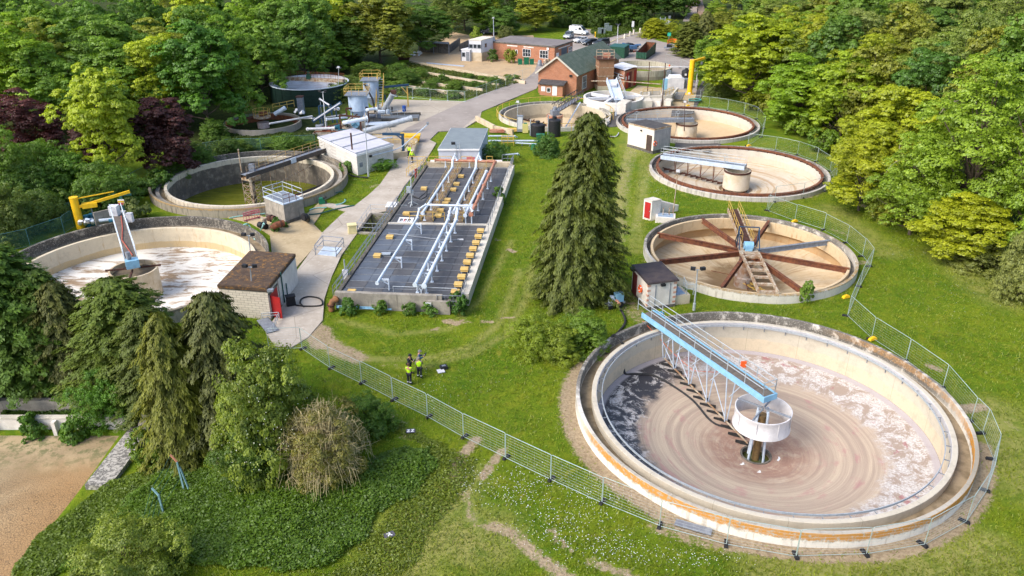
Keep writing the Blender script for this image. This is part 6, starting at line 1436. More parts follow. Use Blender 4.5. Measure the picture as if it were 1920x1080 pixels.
q = P(1253,152); t = thing('beacon_cabinet','grey cabinet with orange beacon behind the inlet works','cabinet',q); MB().box(q+UP*1.1,(.9,.6,2.0)).build('body',GALV_D,t); MB().tube(q+UP*2.1,q+UP*2.9,.05,6).build('beacon_stem',GALV,t); MB().tube(q+UP*2.9,q+UP*3.3,.16,10).build('beacon',ORANGE,t)
q = P(1292.5,177); t = thing('jib_column','tall bright yellow jib crane column at the wood edge','crane',q); hj = top_at(q,112); MB().tube(q,q+UP*hj,.5,20).build('column',YEL_B,t); MB().bar(q+UP*(hj - .3),q+UP*(hj+.1)+Vector((2.6,1.5,0)),.3,.4).build('arm',YEL_B,t); MB().tube(q,q+UP*.12,.85,20).build('base_plate',YEL_B,t); MB().box(q+Vector((2.0,1.1,hj - .8)),(.3,.3,.5)).build('hoist',GALV_D,t)
mb = MB()
for k in range(5): mb.path([P(1303,187,.1 + .08 * k) + Vector((1.15 * math.cos(a * .63),.9 * math.sin(a * .63),0)) for a in range(10)],.09,6,closed=True)
mb.build('coiled_hose',pm('teal hose coil',(.06,.30,.27),(.05,.24,.22)),label='coil of teal hose lying at the foot of the yellow jib',cat='hose')
for px,py,top,lab in ((1143.5+97,205,118,'rusty lamp pole in front of the inlet works'),(1214,172,116,'thin rusty pole beside the inlet channels')): q = P(px,py); post('thin_pole',lab,'pole',(px,py),top_at(q,top),.08,RUST_D)
# overhead cable bridge between hall and inlet
MB().path([P(1108,152,3.0),P(1160,152,3.2),P(1240,158,3.0),P(1241,176,1.0)],.09,8).build('overhead_pipe',RUST_P,label='thin overhead pipe from the brick tower to the inlet works',cat='pipe')
mb = MB(); mb.box(P(1175,203,.5),(.8,.6,.9)); mb.build('white_bin',OFFW,label='small white box between the cube chamber and the long chamber',cat='box')
# ------------------------------------------------------------------ equipment between the left tanks
E1 = P(540,413); t = thing('valve_chamber','stained concrete chamber with grey handrails against the green-water tank','chamber',E1)
pl = quad3(P(500,405),P(536,420),P(572,408)); MB().prism([tuple(p) for p in pl],-.2,2.25).build('walls',CONC,t,smooth=False); MB().prism(expand([tuple(p) for p in pl],.1),2.25,2.37).build('deck_plate',STEEL_L,t,smooth=False); MB().prism(expand([tuple(p) for p in pl],-.3),2.37,2.41).build('grating',GALV_D,t,smooth=False)
MB().prism(expand([tuple(p) for p in pl], .14), -.2, .35).build('plinth', CONC_D, t, smooth=False)
c4 = [Vector((p.x,p.y,2.38)) for p in pl]; rails(t,[c4[1],c4[0],c4[3],c4[2]],GALV,1.1,1.7,.04); rails(t,[c4[1],c4[2]],RUST,1.0,.9,.035)
for lab,pts,r,m_ in (('short rusty pipe stub on the left of the concrete chamber',[P(515,410,1.35),P(503,409,1.3)],.34,RUST_D),('curved rusty pipe bend in front of the concrete chamber',[P(533,418,1.2),P(520,421,1.15),P(514,424,.8),P(512,426,.1)],.34,RUST),('black bent pipe on the right of the concrete chamber',[P(568,408,1.7),P(573,406,1.7),P(576,409,1.3),P(576,411,.1)],.36,BLACK),('short black pipe end in the sand',[P(499,425,.35),P(486,421,.35)],.34,BLACK)):
 t = thing('pipe_stub',lab,'pipe',(pts[0].x,pts[0].y,0)); MB().path(pts,r,14).build('pipe_barrel',m_,t); d = (pts[1] - pts[0]).normalized(); c = pts[0].lerp(pts[1],.5); MB().tube(c - d*.06,c+d*.06,r*1.25,14).build('flange',RUST_D if m_ != BLACK else BLACK,t)
q = P(497,424); t = thing('pipe_stump','upright grey pipe stump with cap in the sandy yard','pipe',q); MB().tube(q,q+UP*.8,.26,12).build('pipe_barrel',CONC,t); MB().tube(q+UP*.8,q+UP*1.0,.32,12).build('cap',RUST_P,t)
def barrier(label, a, b, mat, h=1.0):
 a_,b_ = P(*a),P(*b); t = thing('pedestrian_barrier',label,'barrier',(a_ + b_) / 2); d = (b_ - a_)
 for z in (.12, h): MB().bar(a_ + UP * z, b_ + UP * z, .06, .14).build('rail', mat, t)
 MB().bar(a_ + UP * (h * .72), b_ + UP * (h * .72), .06, .2).build('board', mat, t)
 for k in range(7): c = a_.lerp(b_,k / 6); MB().bar(c + UP * .12,c + UP * h,.05,.05).build('upright',mat,t)
 for s in (.12,.88): c = a_.lerp(b_,s); n = Vector((-d.y,d.x,0)).normalized() * .3; MB().bar(c - n + UP * .03,c + n + UP * .03,.1,.06).build('foot',BLACK,t)
barrier('pink plastic pedestrian barrier nearest the white-floored tank',(458,416),(488,408),PINK); barrier('faded pink plastic barrier behind the other by the green-water tank',(463,405),(483,402),pm('pale pink plastic',(.62,.42,.42),(.55,.36,.37)))
HOSES = [('turquoise hose hanging over the wall of the white-floored tank',[P(478,450,.2),P(468,424,.9),P(462,420,1.3),P(455,424,1.0),P(453,440,-.2),P(455,460,-1.0)],.07),('turquoise hose lying along the foot of the green-water tank',[P(430,409,.1),P(450,405,.15),P(500,400,.1)],.07),('turquoise hose in the grass between chamber and path',[P(580,394,.1),P(592,390,.1),P(612,389,.1)],.07),('dark green hose crossing the grass wedge',[P(579,402,.1),P(600,400,.1),P(630,392,.1),P(664,385,.1)],.08),
         ('pale blue hose end curling on the path spur',[P(630,384,.1),P(642,381,.1),P(648,376,.25),P(646,374,.4)],.08),('green hose beside the rim of the green-water tank',[P(617,366,.1),P(628,362,.1),P(640,359,.15),P(643,360,.1)],.07),('pale hose in the sand beside the stump',[P(488,432,.1),P(492,425,.6),P(494,418,.9),P(496,421,.9)],.06),
         ('pale grey hose lying in the grass beyond the conifer',[P(1136,253,.05),P(1148,256,.05),P(1156,255,.05),P(1160,249,.05)],.08),('black hose from the rim of the green-water tank to the lamp pole',[P(652,325,.8),P(657,328,.2),P(668,331,.1),P(690,333,.1)],.10),('black hose looping on the path beside the mossy hut',[P(555,572,.1),P(575,574,.1),P(603,572,.1),P(600,560,.1),P(580,556,.1),P(566,560,.1),P(563,568,.1),P(570,575,.1)],.07)]
for lab, pts, r in HOSES:
 m_ = GREEN_F if 'green hose' in lab else (RUBBER if 'black' in lab else (OFFW if 'grey' in lab else WATER_HOSE)); sm = []
 for i in range(len(pts) - 1):                      # rounded by a Catmull-Rom curve
  p0, p1, p2, p3 = pts[max(0, i - 1)], pts[i], pts[i + 1], pts[min(len(pts) - 1, i + 2)]
  for j in range(5): s = j / 5; sm.append(.5 * ((2 * p1) + (p2 - p0) * s + (2 * p0 - 5 * p1 + 4 * p2 - p3) * s * s + (3 * p1 - p0 - 3 * p2 + p3) * s ** 3))
 sm.append(pts[-1]); MB().path(sm, r, 8).build('hose', m_, label=lab, cat='hose')
q = P(604,382); t = thing('green_pump','small green water pump on the path spur','pump',q); MB().box(q+UP*.4,(.75,.6,.7),.3,.8).build('body',GREEN_P,t); MB().tube(q+Vector((.2,-.2,.75)),q+Vector((.6,-.1,.95)),.12,8).build('handle',BLACK,t); MB().tube(q+Vector((.4,0,.2)),q+Vector((.55,0,.2)),.18,12).build('wheel',BLACK,t)
# railed hatch on the path
pl = quad3(P(592,479),P(631,483),P(645,465)); t = thing('railed_hatch','grey handrail cage around a steel hatch on the path','guard rail',(pl[1].x,pl[1].y,0)); c4 = [Vector((p.x,p.y,.05)) for p in pl]; rails(t,c4,GALV_D,1.1,1.7,.04,close=True); MB().prism(expand([tuple(p) for p in pl],-.2),.03,.09).build('hatch_plate',STEEL_L,t,smooth=False)
# deep pit beside the deck
pz = [Vector((p.x,p.y)) for p in PIT]; t = thing('sunken_pit','open stone-lined pit with rails beside the filter deck','pit',(*pz[0],0))
for i in range(4): a_,b_ = pz[i],pz[(i + 1) % 4]; MB().bar((*a_,-.95),(*b_,-.95),.28,2.2).build('pit_wall',CONC if i != 3 else CONC_D,t)
MB().prism([tuple(p) for p in pz], -2.1, -1.9).build('pit_floor', DIRTB, t, smooth=False)
rails(t,[Vector((*pz[0],.1)),Vector((*pz[1],.1))],GALV_D,1.1,1.6,.035); rails(t,[Vector((*pz[0],.1)),Vector((*pz[3],.1)),Vector((*pz[2],.1))],GALV,1.1,2.0,.025)
q = P(661,437); t = thing('yellow_grit_bin','pale yellow grit bin at the corner of the pit','bin',q); MB().box(q+UP*.5,(.95,.8,.9),.3,.85).build('body',pm('pale yellow bin',(.68,.60,.32),(.60,.52,.28),2,.6),t); MB().box(q+UP*1.0,(1.0,.85,.12),.3).build('lid',pm('pale yellow bin',(.68,.6,.32)),t)
pl = quad3(P(724,397),P(746,397),P(750,388)); t = thing('covered_chamber','low chamber under a white sheet beside the filter deck','chamber',(pl[1].x,pl[1].y,0)); MB().prism([tuple(p) for p in pl],-.1,.55).build('walls',WOODP,t,smooth=False); MB().prism(expand([tuple(p) for p in pl],.08),.55,.62).build('sheet',WHITE,t,smooth=False)
sheet('orange_slab',[(738,385),(760,385),(766,378),(745,378)],.045,SANDO); sheet('grey_slab',[(770,352),(785,340),(803,335),(795,350),(785,356)],.042,PATHM)
q = P(779,340); t = thing('red_sign','tall red sign on a yellow stand beside the path','sign',q); MB().bar(q+UP*.9,q+Vector((.25,.35,.9)),.06,1.5).build('sign_board',pm('faded red sign',(.52,.08,.04),(.45,.07,.04)),t); MB().tube(q+Vector((.3,.1,0)),q+Vector((.3,.1,1.4)),.05,6).build('stand',YEL,t)
# lattice trench cover at the hut
t = thing('steel_trench_rail','low grey steel trench frame in front of the mossy hut','frame',P(500,612)); a_,b_,c_,d_ = P(492,598,.1),P(524,596,.1),P(512,622,.1),P(486,606,.1)
rails(t,[a_,b_,c_],GALV,.55,.7,.03); MB().bar(a_,c_,1.0,.06).build('cover_plate',GALV_D,t)
# yellow davit at the white-floored tank
q = P(152,428); t = thing('davit_crane','yellow jib davit crane at the back of the white-floored tank','crane',q); hd = top_at(q,371)
MB().tube(q,q + UP * hd,.42,18).build('column',YEL_B,t); MB().tube(q + UP * hd,q + UP * (hd + .08),.46,18).build('cap',YEL_B,t)
ar = q+UP*(hd - .15); a2 = ar+Vector((5.0,2.6,.2)); MB().bar(ar+Vector((.3,0,-.9)),a2+Vector((0,0,-.2)),.22,.3).build('jib_arm',YEL_B,t); MB().bar(ar,ar.lerp(a2,.72)+UP*.1,.1,.1).build('tie_bar',YEL_B,t); MB().box(ar+Vector((1.3,.5,-.85)),(1.5,.7,.5),.45).build('hoist_trolley',YEL_B,t); MB().tube(ar+Vector((1.4,.5,-1.1)),ar+Vector((1.4,.5,-2.1)),.05,6).build('hook_chain',GALV_D,t)
t = thing('pump_skid','teal pumps and pale pipes behind the wall of the white-floored tank','pump',P(185,420))
for px,py in ((166,424),(176,421),(190,419)): q = P(px,py); MB().tube(q,q + UP * 1.3,.3,12).build('pump_body',TEAL,t)
MB().path([P(150,420,.4),P(150,416,1.9),P(158,414,2.3),P(166,416,1.6)],.22,10).build('suction_bend',OFFW,t); MB().path([P(160,420,.4),P(163,412,2.4),P(172,412,2.4),P(174,418,1.0)],.2,10).build('delivery_bend',STEEL_L,t); MB().tube(P(186,414,1.0),P(214,411,1.0),.2,10).build('manifold',STEEL_L,t)
MB().bar(P(178, 414, 1.0), P(212, 406, 1.0), .2, 1.9).build('retaining_slab', CONC, t)
q = P(236,412); t = thing('warning_panel','dark green frame with red and yellow warning notice','sign',q); hz_ = top_at(q,366); MB().bar(q,q+UP*hz_,.35,.12).build('post',GREEN_F,t); MB().bar(q+UP*hz_+Vector((-.9,0,0)),q+UP*hz_+Vector((1.1,.3,0)),.12,.25).build('top_bar',GREEN_F,t)
MB().box(q+Vector((0,-.14,hz_ - .8)),(.75,.04,.7)).build('notice_board',WHITE,t); MB().box(q+Vector((0,-.18,hz_ - .72)),(.70,.03,.2)).build('yellow_band',YEL_B,t); MB().box(q+Vector((0,-.18,hz_ - .98)),(.70,.03,.2)).build('red_band',RED,t); MB().box(q+Vector((0,-.2,hz_ - 2.4)),(.6,.35,1.2)).build('switch_box',OFFW,t)
# pump with suction hose beside the big tank
q = P(1152,575); t = thing('mobile_pump','teal mobile pump on wheels beside the bramble bush','pump',q)
MB().box(q+UP*.45,(1.7,.8,.16),.4).build('chassis',GALV_D,t); mb = MB(); mb.box(q+Vector((.35,.1,.95)),(.7,.6,.8),.4); mb.build('engine',BLUE_L,t); MB().lathe(q+Vector((-.3,-.1,.5)),[(.3,0),(.36,.25),(.22,.6),(.01,.65)],14).build('pump_casing',STEEL_L,t); MB().tube(q+Vector((.1,-.2,.7)),q+Vector((.3,-.75,.6)),.18,10).build('outlet',RUST_R,t)
for dx,dy in ((-.5,-.45),(.5,-.1),(-.6,.4)): MB().tube(q + Vector((dx,dy,.28)),q + Vector((dx + .06,dy - .14,.28)),.28,14).build('wheel',RUBBER,t)
def fl(px, py, dz=.08):
 p = P(px, py, -2.4)
 for _ in range(6):
  r_ = math.hypot(p.x - Ac.x, p.y - Ac.y); p = P(px, py, -3.95 + (r_ - 1) * .19 + dz)
 return p
hp = [P(1163,580,.5),P(1168,588,.15),P(1172,605,.08),P(1158,624,.12),P(1147,633,.9),P(1152,628,1.12),P(1163,640,.95),P(1170,648,.5),P(1171,662,-.4),fl(1171,699,.1),fl(1190,701),fl(1225,704),fl(1262,724),fl(1300,752),fl(1330,787),fl(1352,799),fl(1378,800)]
sm = []
for i in range(len(hp) - 1):
 p0, p1, p2, p3 = hp[max(0, i - 1)], hp[i], hp[i + 1], hp[min(len(hp) - 1, i + 2)]
 for j in range(6): s = j / 6; sm.append(.5 * ((2 * p1) + (p2 - p0) * s + (2 * p0 - 5 * p1 + 4 * p2 - p3) * s * s + (3 * p1 - p0 - 3 * p2 + p3) * s ** 3))
MB().path(sm + [hp[-1]],.10,8).build('suction_hose',RUBBER,label='long black suction hose running over the wall into the largest tank',cat='hose')
mb = MB(); mb.path([P(1206,602,1.02),P(1262,662,-1.0),fl(1300,695,1.0),fl(1340,698,.5),P(1394,684,1.6)],.02,5); mb.build('orange_rope',ORANGE,label='thin orange rope strung under the blue bridge',cat='rope')
mb = MB(); mb.box(P(1394,683,2.1),(.4,.1,.5)).box(P(1393,685,1.8),(.14,.1,.5),.4); mb.build('orange_cloth',ORANGE,label='scrap of orange cloth tied to the blue bridge handrail',cat='cloth')
mb = MB(); mb.box(P(1300,988,.06),(2.1,.55,.05),-.42); mb.build('grey_sheet',GALV_D,label='flat grey sheet lying at the foot of the largest tank',cat='sheet')
# drone case and ground markers
q = P(829,694); t = thing('equipment_case','open black equipment case with white lid on the lawn','case',q); MB().box(q+Vector((.1,.25,.12)),(.55,.45,.24),.35).build('case_base',BLACK,t); MB().box(q+Vector((-.08,-.2,.05)),(.55,.5,.06),.35).build('case_lid',OFFW,t)
for k in range(3): MB().box(q + Vector((.02 + k * .09,.22 + k * .03,.26)),(.1,.16,.04),.35).build('foam_slot',GALV_D,t)
CARD = pm('dark grey card', (.075, .072, .095), (.10, .095, .12), 4, .6)
def marker(label, px, py, ang, strokes):
 q = P(px, py); t = thing('survey_marker', label, 'marker', q + UP * .03); q = q + UP * .05
 f = lambda x,y,z: q + Vector((x * math.cos(ang) - y * math.sin(ang),x * math.sin(ang) + y * math.cos(ang),z))
 MB().box(q, (.62, .44, .02), ang).build('card', CARD, t)
 for k,(a,b) in enumerate(strokes): MB().bar(f(*a,.018 + .002 * k),f(*b,.018 + .002 * k),.065,.008).build('figure_stroke',WHITE,t)
Z2 = lambda ox: [((ox - .10,.11),(ox + .08,.11)),((ox + .08,.11),(ox - .10,-.12)),((ox - .10,-.12),(ox + .10,-.12))]
marker('dark survey card with white figures beside the nettles below the fence',770,809,.1,Z2(-.14) + Z2(.14))
marker('dark survey card with white mark at the nettle edge nearest the camera',730,1004,.55,[((-.12,.12),(.08,.12)),((.08,.12),(.04,0)),((.04,0),(-.08,-.02)),((-.04,-.02),(-.10,-.14)),((.04,0),(.14,-.13))])
# ------------------------------------------------------------------ mesh fence panels
def wire_mat(name, c, alpha_col=None):
 return pm(name, c, tuple(x * .8 for x in c), 6, .5, .3, bmp=0)
WIRE = wire_mat('fence wire',(.50,.56,.56)); WIRE_G = wire_mat('green fence wire',(.045,.15,.13)); FRAME = pm('green grey fence tube',(.40,.49,.48),(.33,.42,.41),5,.45,.25,bmp=0)
def panel_meshes(key, w, h, frame_mat, wire, nh, nv, rw):
 mb = MB(); c = .12; r = .021
 mb.path([(0,0,.05),(0,0,h - c),(c * .3,0,h - c * .3),(c,0,h),(w - c,0,h),(w - c * .3,0,h - c * .3),(w,0,h - c),(w,0,.05)],r,6)
 mb.tube((0, 0, .12), (w, 0, .12), r * .9, 6)
 fm = mb.mesh('frame'); fm.materials.append(frame_mat)
 mw = MB()
 for k in range(nh): z = .2 + (h - .3) * (k + .5) / nh; mw.tube((.02, 0, z), (w - .02, 0, z), rw, 3)
 for k in range(nv): x = w * (k + .5) / nv; mw.tube((x, 0, .12), (x, 0, h), rw * .4, 3)
 mm = mw.mesh('wire_mesh'); mm.materials.append(wire)
 return fm, mm
PANELS = {'steel': (FRAME,WIRE,8,7,.0045),'white': (FRAME,WIRE,8,7,.0048),'green': (pm('blue green tube',(.11,.26,.27),(.09,.2,.22),4,.5,.2,bmp=0),WIRE_G,26,46,.0065)}
PCACHE = {}
FT = {'fence panels across the near lawn': 'black block foot on the near lawn fence, %s from the path end','fence panels round the right of the largest tank': 'black block foot right of the largest tank, %s from the near corner',
      'fence panels behind the spoked tank': 'black block foot behind the spoked tank, %s from the right','fence panels round the nearer weir-ring tank': 'black block foot round the nearer weir-ring tank, %s from its front',
      'fence panels round the farther weir-ring tank': 'black block foot round the farther weir-ring tank, %s from its front','fence panels behind the yellow jib': 'black block foot behind the yellow jib, %s along',
      'fence panels along the drying beds': 'grey block foot along the drying bed fence, %s from the yard','fence panel across the path end': 'black block foot at the near end of the path, the %s one'}
def fence(pxs, kind, desc, group, h=2.0, foot=True, feet_mat=None, order='left', terrain=False):
 pts = [P(*p) for p in pxs]
 n = len(pts) - 1
 for i in range(n):
  a, b = pts[i], pts[i + 1]
  a = Vector((a.x, a.y, tz(a) + .02)); b = Vector((b.x, b.y, tz(b) + .02)); w = (b - a).length
  key = (kind, round(w, 1), h)
  if key not in PCACHE: PCACHE[key] = panel_meshes(key, round(w, 1), h, *PANELS[kind])
  fm, mm = PCACHE[key]
  nm = ORD[i] if n > 1 else 'only'
  t = thing('mesh_fence', desc % nm, 'fence panel', a, math.atan2(b.y - a.y, b.x - a.x), group)
  for nme, me in (('frame', fm), ('wire_mesh', mm)):
   o = bpy.data.objects.new(nme, me); COL.objects.link(o); o.parent = t
  if foot:
   for_b = Vector((a.x, a.y, a.z)); d = (b - a).normalized(); nn = Vector((-d.y, d.x, 0))
   o = inst('fence_foot',('ffoot',(feet_mat or BLACK).name),lambda m: m.box((0,0,.07),(.66,.22,.14),0,.85),feet_mat or BLACK,None,for_b + nn * .12,math.atan2(nn.y,nn.x))
   tag(o, FT[group] % nm, 'fence foot', group + ' feet')
fence([(566,654),(619,690),(678,719),(737,750),(802,782),(869,820),(947,858),(1032,899),(1128,943),(1236,987),(1361.5,1021),(1493,1044),(1624,1040),(1733,1022),(1812,978)],'white',
      'galvanised mesh fence panel across the near lawn, %s from the path end','fence panels across the near lawn')
fence([(1812,978),(1850,920),(1862,862),(1842,812),(1820,789),(1768,726),(1699,676),(1634,634),(1589,592)],'steel',
      'mesh fence panel round the right of the largest tank, %s from the near corner','fence panels round the right of the largest tank')
fence([(1589,592),(1612,538),(1632,500),(1617,480),(1587,454),(1544,431),(1490,414),(1437,394)],'steel','mesh fence panel behind the spoked tank, %s from its right end','fence panels behind the spoked tank')
fence([(1440,395),(1452,378),(1505,371),(1546,359),(1566,340),(1556,320),(1531,303),(1495,290),(1454,281),(1402,274)],'steel','mesh fence panel round the nearer weir-ring tank, %s from its front','fence panels round the nearer weir-ring tank')
fence([(1402,274),(1428,257),(1433,240),(1419,223),(1395,214),(1364,207),(1329,202),(1290,198)],'steel','mesh fence panel round the farther weir-ring tank, %s from its front','fence panels round the farther weir-ring tank')
fence([(1312,188),(1328,172),(1322,158),(1306,143),(1276,128),(1247,118)],'steel','mesh fence panel between yellow jib and wood, %s from the jib','fence panels behind the yellow jib')
fence([(743,181),(774,184),(807,186.5),(839,189),(872,191),(894,183),(912,176),(931,169),(948,162.5),(964,156),(980,150),(995,144)],'steel','mesh fence panel along the drying beds, %s from the yard','fence panels along the drying beds',feet_mat=GALV)
fence([(0,474),(57,461),(122,438),(139,426)],'green','green mesh fence panel behind the white-floored tank, %s from the left','green fence panels behind the white-floored tank',foot=False)
fence([(119,418),(160,398),(216,380),(254,350),(279,337),(306,320),(345,304),(390,292),(437,285),(490,284),(540,279),(592,277)],'green','green mesh fence panel in the curve round the green-water tank, %s from the crane','green fence panels round the green-water tank',foot=False)
fence([(505,657),(566,654)],'white','mesh fence panel closing the near end of the concrete path, the %s one there','fence panel across the path end')
for k,(px,py,lab) in enumerate([(1636,637,'yellow fence foot on the lawn behind the largest tank'),(1586,558,'yellow fence foot between the largest tank and the spoked tank'),(1490,416,'yellow fence foot behind the spoked tank'),(1404,274,'yellow fence foot between the weir-ring tanks'),(1290,199,'yellow fence foot nearest the yellow jib')]):
 q = P(px,py); mb = MB(); mb.box(q+UP*.1,(.75,.3,.2),.4,.8); mb.box(q+UP*.22,(.3,.2,.1),.4); mb.build('yellow_fence_foot',YEL_B,label=lab,cat='fence foot',group='yellow fence feet')
# slanted security posts with wires by the lagoon
t = thing('wire_fence','leaning teal fence posts with slack wires on the nettle bank','fence',PT(308,968)); tops = []
for (bx,by),(mx,my),(tx,ty) in (((308,966),(299,931),(283,917)),((346,921),(347,868),(335,844))):
 b0 = PT(bx,by); m0 = Vector((b0.x - .1,b0.y + .1,b0.z + top_at(b0,my))); t0 = Vector((m0.x - .45,m0.y + .25,m0.z + .35))
 MB().bar(b0,m0,.10,.10).build('post',pm('pale teal post',(.20,.36,.40),(.16,.3,.34)),t); MB().bar(m0,t0,.09,.09).build('cranked_arm',RUST_R if bx > 320 else pm('pale teal post',(.2,.36,.4)),t); tops.append((b0,m0,t0))
(b0, m0, t0), (b1, m1, t1) = tops
for a,b in ((m0,m1),(t0,t1),(b0.lerp(m0,.5),b1.lerp(m1,.5)),(m0.lerp(t0,.5),m1.lerp(t1,.5))):
 a2 = a + (a - b) * .9; a2.z -= 1.2; MB().path([b,(a + b) / 2 - UP * .1,a,a2],.012,4).build('wire',WIRE_G,t)
MB().bar(b1 + Vector((.5,-.3,0)),m1 + Vector((.1,0,-.4)),.08,.08).build('stay',pm('pale teal post',(.2,.36,.4)),t)
# ------------------------------------------------------------------ lamp posts
def lamp(label, base, top, heads=2, r=.075, mat=None):
 q = P(*base); h = top_at(q,top[1]); x = (top[0] - 960) / CAM_F * (q.y * cP + (CAM_H - h) * sP); mat = mat or GALV
 t = thing('lamp_post', label, 'lamp post', q); e = Vector((x, q.y, h))
 MB().path([q,q.lerp(e,.18)],r * 1.7,10).build('base_sleeve',mat,t); MB().path([q.lerp(e,.18),e],r,10,r * .7).build('pole',mat,t)
 MB().tube(e + Vector((-.45,0,-.05)),e + Vector((.45,0,-.05)),.04,6).build('crossarm',mat,t)
 for sx in ((-.42,.42) if heads == 2 else (.0,)): MB().box(e + Vector((sx,-.1,.12)),(.42,.3,.26),.3 * (1 if sx > 0 else -1)).build('floodlight',BLACK if heads == 2 else OFFW,t)
lamp('grey lamp post with two black floodlights between the spoked and largest tanks',(1301,582),(1308,505)); lamp('tall grey lamp post in front of the white-roofed pump house',(691,331),(684,223),1)
lamp('slim lamp post with two floodlights behind the mossy hut',(473,512),(466,441),2); lamp('lamp post with two floodlights in front of the mossy hut',(477,583),(469,500),2,.06)
lamp('white lamp post leaning over the thickener plant',(612,250),(605,172),2,.08,OFFW); lamp('grey lamp post beside the dark green tank',(634,190),(635,127),1,.07)
lamp('tall white lamp post in the car park',(1157,93),(1159,46),2,.11,OFFW); lamp('blue-grey pole behind the site cabins',(926,75),(925,34),1,.10,STEEL_L); lamp('grey lamp post beside the yellow-railed tank',(970,238),(971,192),1,.07)
lamp('pale lamp post between the yellow-railed tank and the cube chamber',(1155,217),(1155,184),1,.08,STEEL_L); lamp('slim leaning post beside the nearer weir-ring tank',(1262,401),(1271,322),1,.06,RUST_P); lamp('short white lamp post under the wood edge',(1354,166),(1354,142),1,.06,OFFW)
lamp('thin rusty mast on the farther kiosk',(1283,246),(1284,192),1,.05,RUST_D); lamp('thin grey pole by the fence of the farther weir-ring tank',(1290,198),(1292,176),1,.04)
# ------------------------------------------------------------------ vehicles
TYRE = RUBBER; LIGHT = pm('headlamp',(.75,.78,.80),(.65,.68,.7),6,.15,0,bmp=0); REDL = pm('tail lamp',(.35,.01,.01),(.3,.01,.01),6,.2,0,bmp=0)
def car(label, px, py, heading, paint, kind='car', group=None, cat='car', rack=False):
 """heading: direction of the bonnet in degrees (0 = right in plan, 90 = away)"""
 Lg, Wd = {'car': (4.1, 1.75), 'suv': (4.6, 1.9), 'van': (5.4, 2.0), 'est': (4.6, 1.8)}[kind]
 q = P(px,py); t = thing('parked_car' if kind != 'van' else 'parked_van',label,cat,(q.x,q.y,.04),R(heading),group)
 prof = {'car': [(-2.0,.35),(-2.05,.85),(-1.9,1.0),(1.0,1.02),(1.85,.82),(2.05,.6),(2.05,.32)],'suv': [(-2.25,.4),(-2.3,1.0),(-2.2,1.12),(1.0,1.12),(2.1,1.02),(2.3,.7),(2.3,.36)],
   'van': [(-2.7,.4),(-2.7,1.25),(1.3,1.25),(2.3,1.15),(2.7,.8),(2.7,.36)],'est': [(-2.2,.35),(-2.3,.9),(-2.1,1.0),(1.1,1.0),(2.05,.85),(2.3,.6),(2.3,.32)]}[kind]
 cab = {'car': [(-1.85,.98),(-1.55,1.42),(-.9,1.5),(.15,1.48),(1.05,1.0)],'suv': [(-2.2,1.1),(-2.05,1.72),(-1.6,1.8),(.2,1.76),(1.05,1.12)],'van': [(-2.68,1.22),(-2.65,2.25),(-2.4,2.35),(.9,2.35),(1.95,1.2)],'est': [(-2.1,.98),(-1.8,1.42),(-1.2,1.48),(.2,1.46),(1.15,1.0)]}[kind]
 def ext(pts, w0, w1, mat, name, zs=None):
  n = len(pts); mb = MB(); zmax = max(z for _, z in pts); zmin = min(z for _, z in pts)
  vs = []
  for sg in (-1, 1):
   for x,z in pts: k = (z - zmin) / (zmax - zmin + 1e-6); vs.append((x,sg * (w0 + (w1 - w0) * k) / 2,z))
  mb.add(vs,[tuple(range(n)),tuple(range(2 * n - 1,n - 1,-1))] + [((i + 1) % n,i,n + i,n + (i + 1) % n) for i in range(n)])
  o = mb.build(name, mat, None, smooth=False, org=(0, 0, 0)); o.parent = t; o.location = (0, 0, 0)
  m = o.modifiers.new('bevel', 'BEVEL'); m.width = .06; m.segments = 2
  return o
 b = ext(prof, Wd, Wd * .97, paint, 'body'); c = ext(cab, Wd * .95, Wd * .80, paint, 'cabin')
 def sub(name, mat, f, par):
  mb = MB(); f(mb); o = mb.build(name,mat,None,org=(0,0,0)); o.parent = par; o.location = (0,0,0); return o
 (x0, z0), (x1, z1) = cab[-2], cab[-1]; W1 = Wd * .80
 sub('windscreen',GLASS,lambda m: m.bar((x1 - .08,0,z1 + .10),(x0 + .06,0,z0 - .03),W1 * 1.02,.06),c)
 if kind != 'van': (xa,za),(xb,zb) = cab[0],cab[1]; sub('rear_window',GLASS,lambda m: m.bar((xa + .06,0,za + .1),(xb - .02,0,zb - .02),W1 * 1.0,.06),c)
 zt = cab[2][1] - .10; zb_ = cab[0][1] + .06
 for sg in (-1, 1):
  y = sg * (Wd * .95 + Wd * .80) / 4
  if kind == 'van': sub('side_window',GLASS,lambda m: m.add([(.35,y * 1.07,1.4),(1.5,y * 1.07,1.4),(.95,y * .99,2.05),(.35,y * .99,2.05)],[(0,1,2,3),(3,2,1,0)]),c)
  else:
   for xa,xb in ((cab[1][0]+.2,-.55),(-.45,.45)): sub('side_window',GLASS,lambda m: m.add([(xa,y*1.075,zb_+.02),(xb+.1,y*1.075,zb_+.02),(xb,y*.985,zt),(xa+.1,y*.985,zt)],[(0,1,2,3),(3,2,1,0)]),c)
 for sx in (-1, 1):
  for sy in (-1, 1):
   x = sx * Lg * .31; y = sy * (Wd / 2 - .08)
   w = sub('wheel',TYRE,lambda m: m.tube((x,y - .11,.33),(x,y + .11,.33),.33,18),t); sub('rim',GALV,lambda m: m.tube((x,y + sy * .10,.33),(x,y + sy * .125,.33),.2,12),w)
 for sy in (-1, 1):
  sub('headlight',LIGHT,lambda m: m.box((Lg / 2 - .06,sy * Wd * .36,.72),(.16,.34,.18)),t); sub('tail_light',REDL,lambda m: m.box((-Lg / 2 + .02,sy * Wd * .42,.85),(.1,.18,.3)),t)
 sub('bumper', BLACK, lambda m: m.box((Lg / 2 - .02, 0, .45), (.14, Wd * .9, .18)), t)
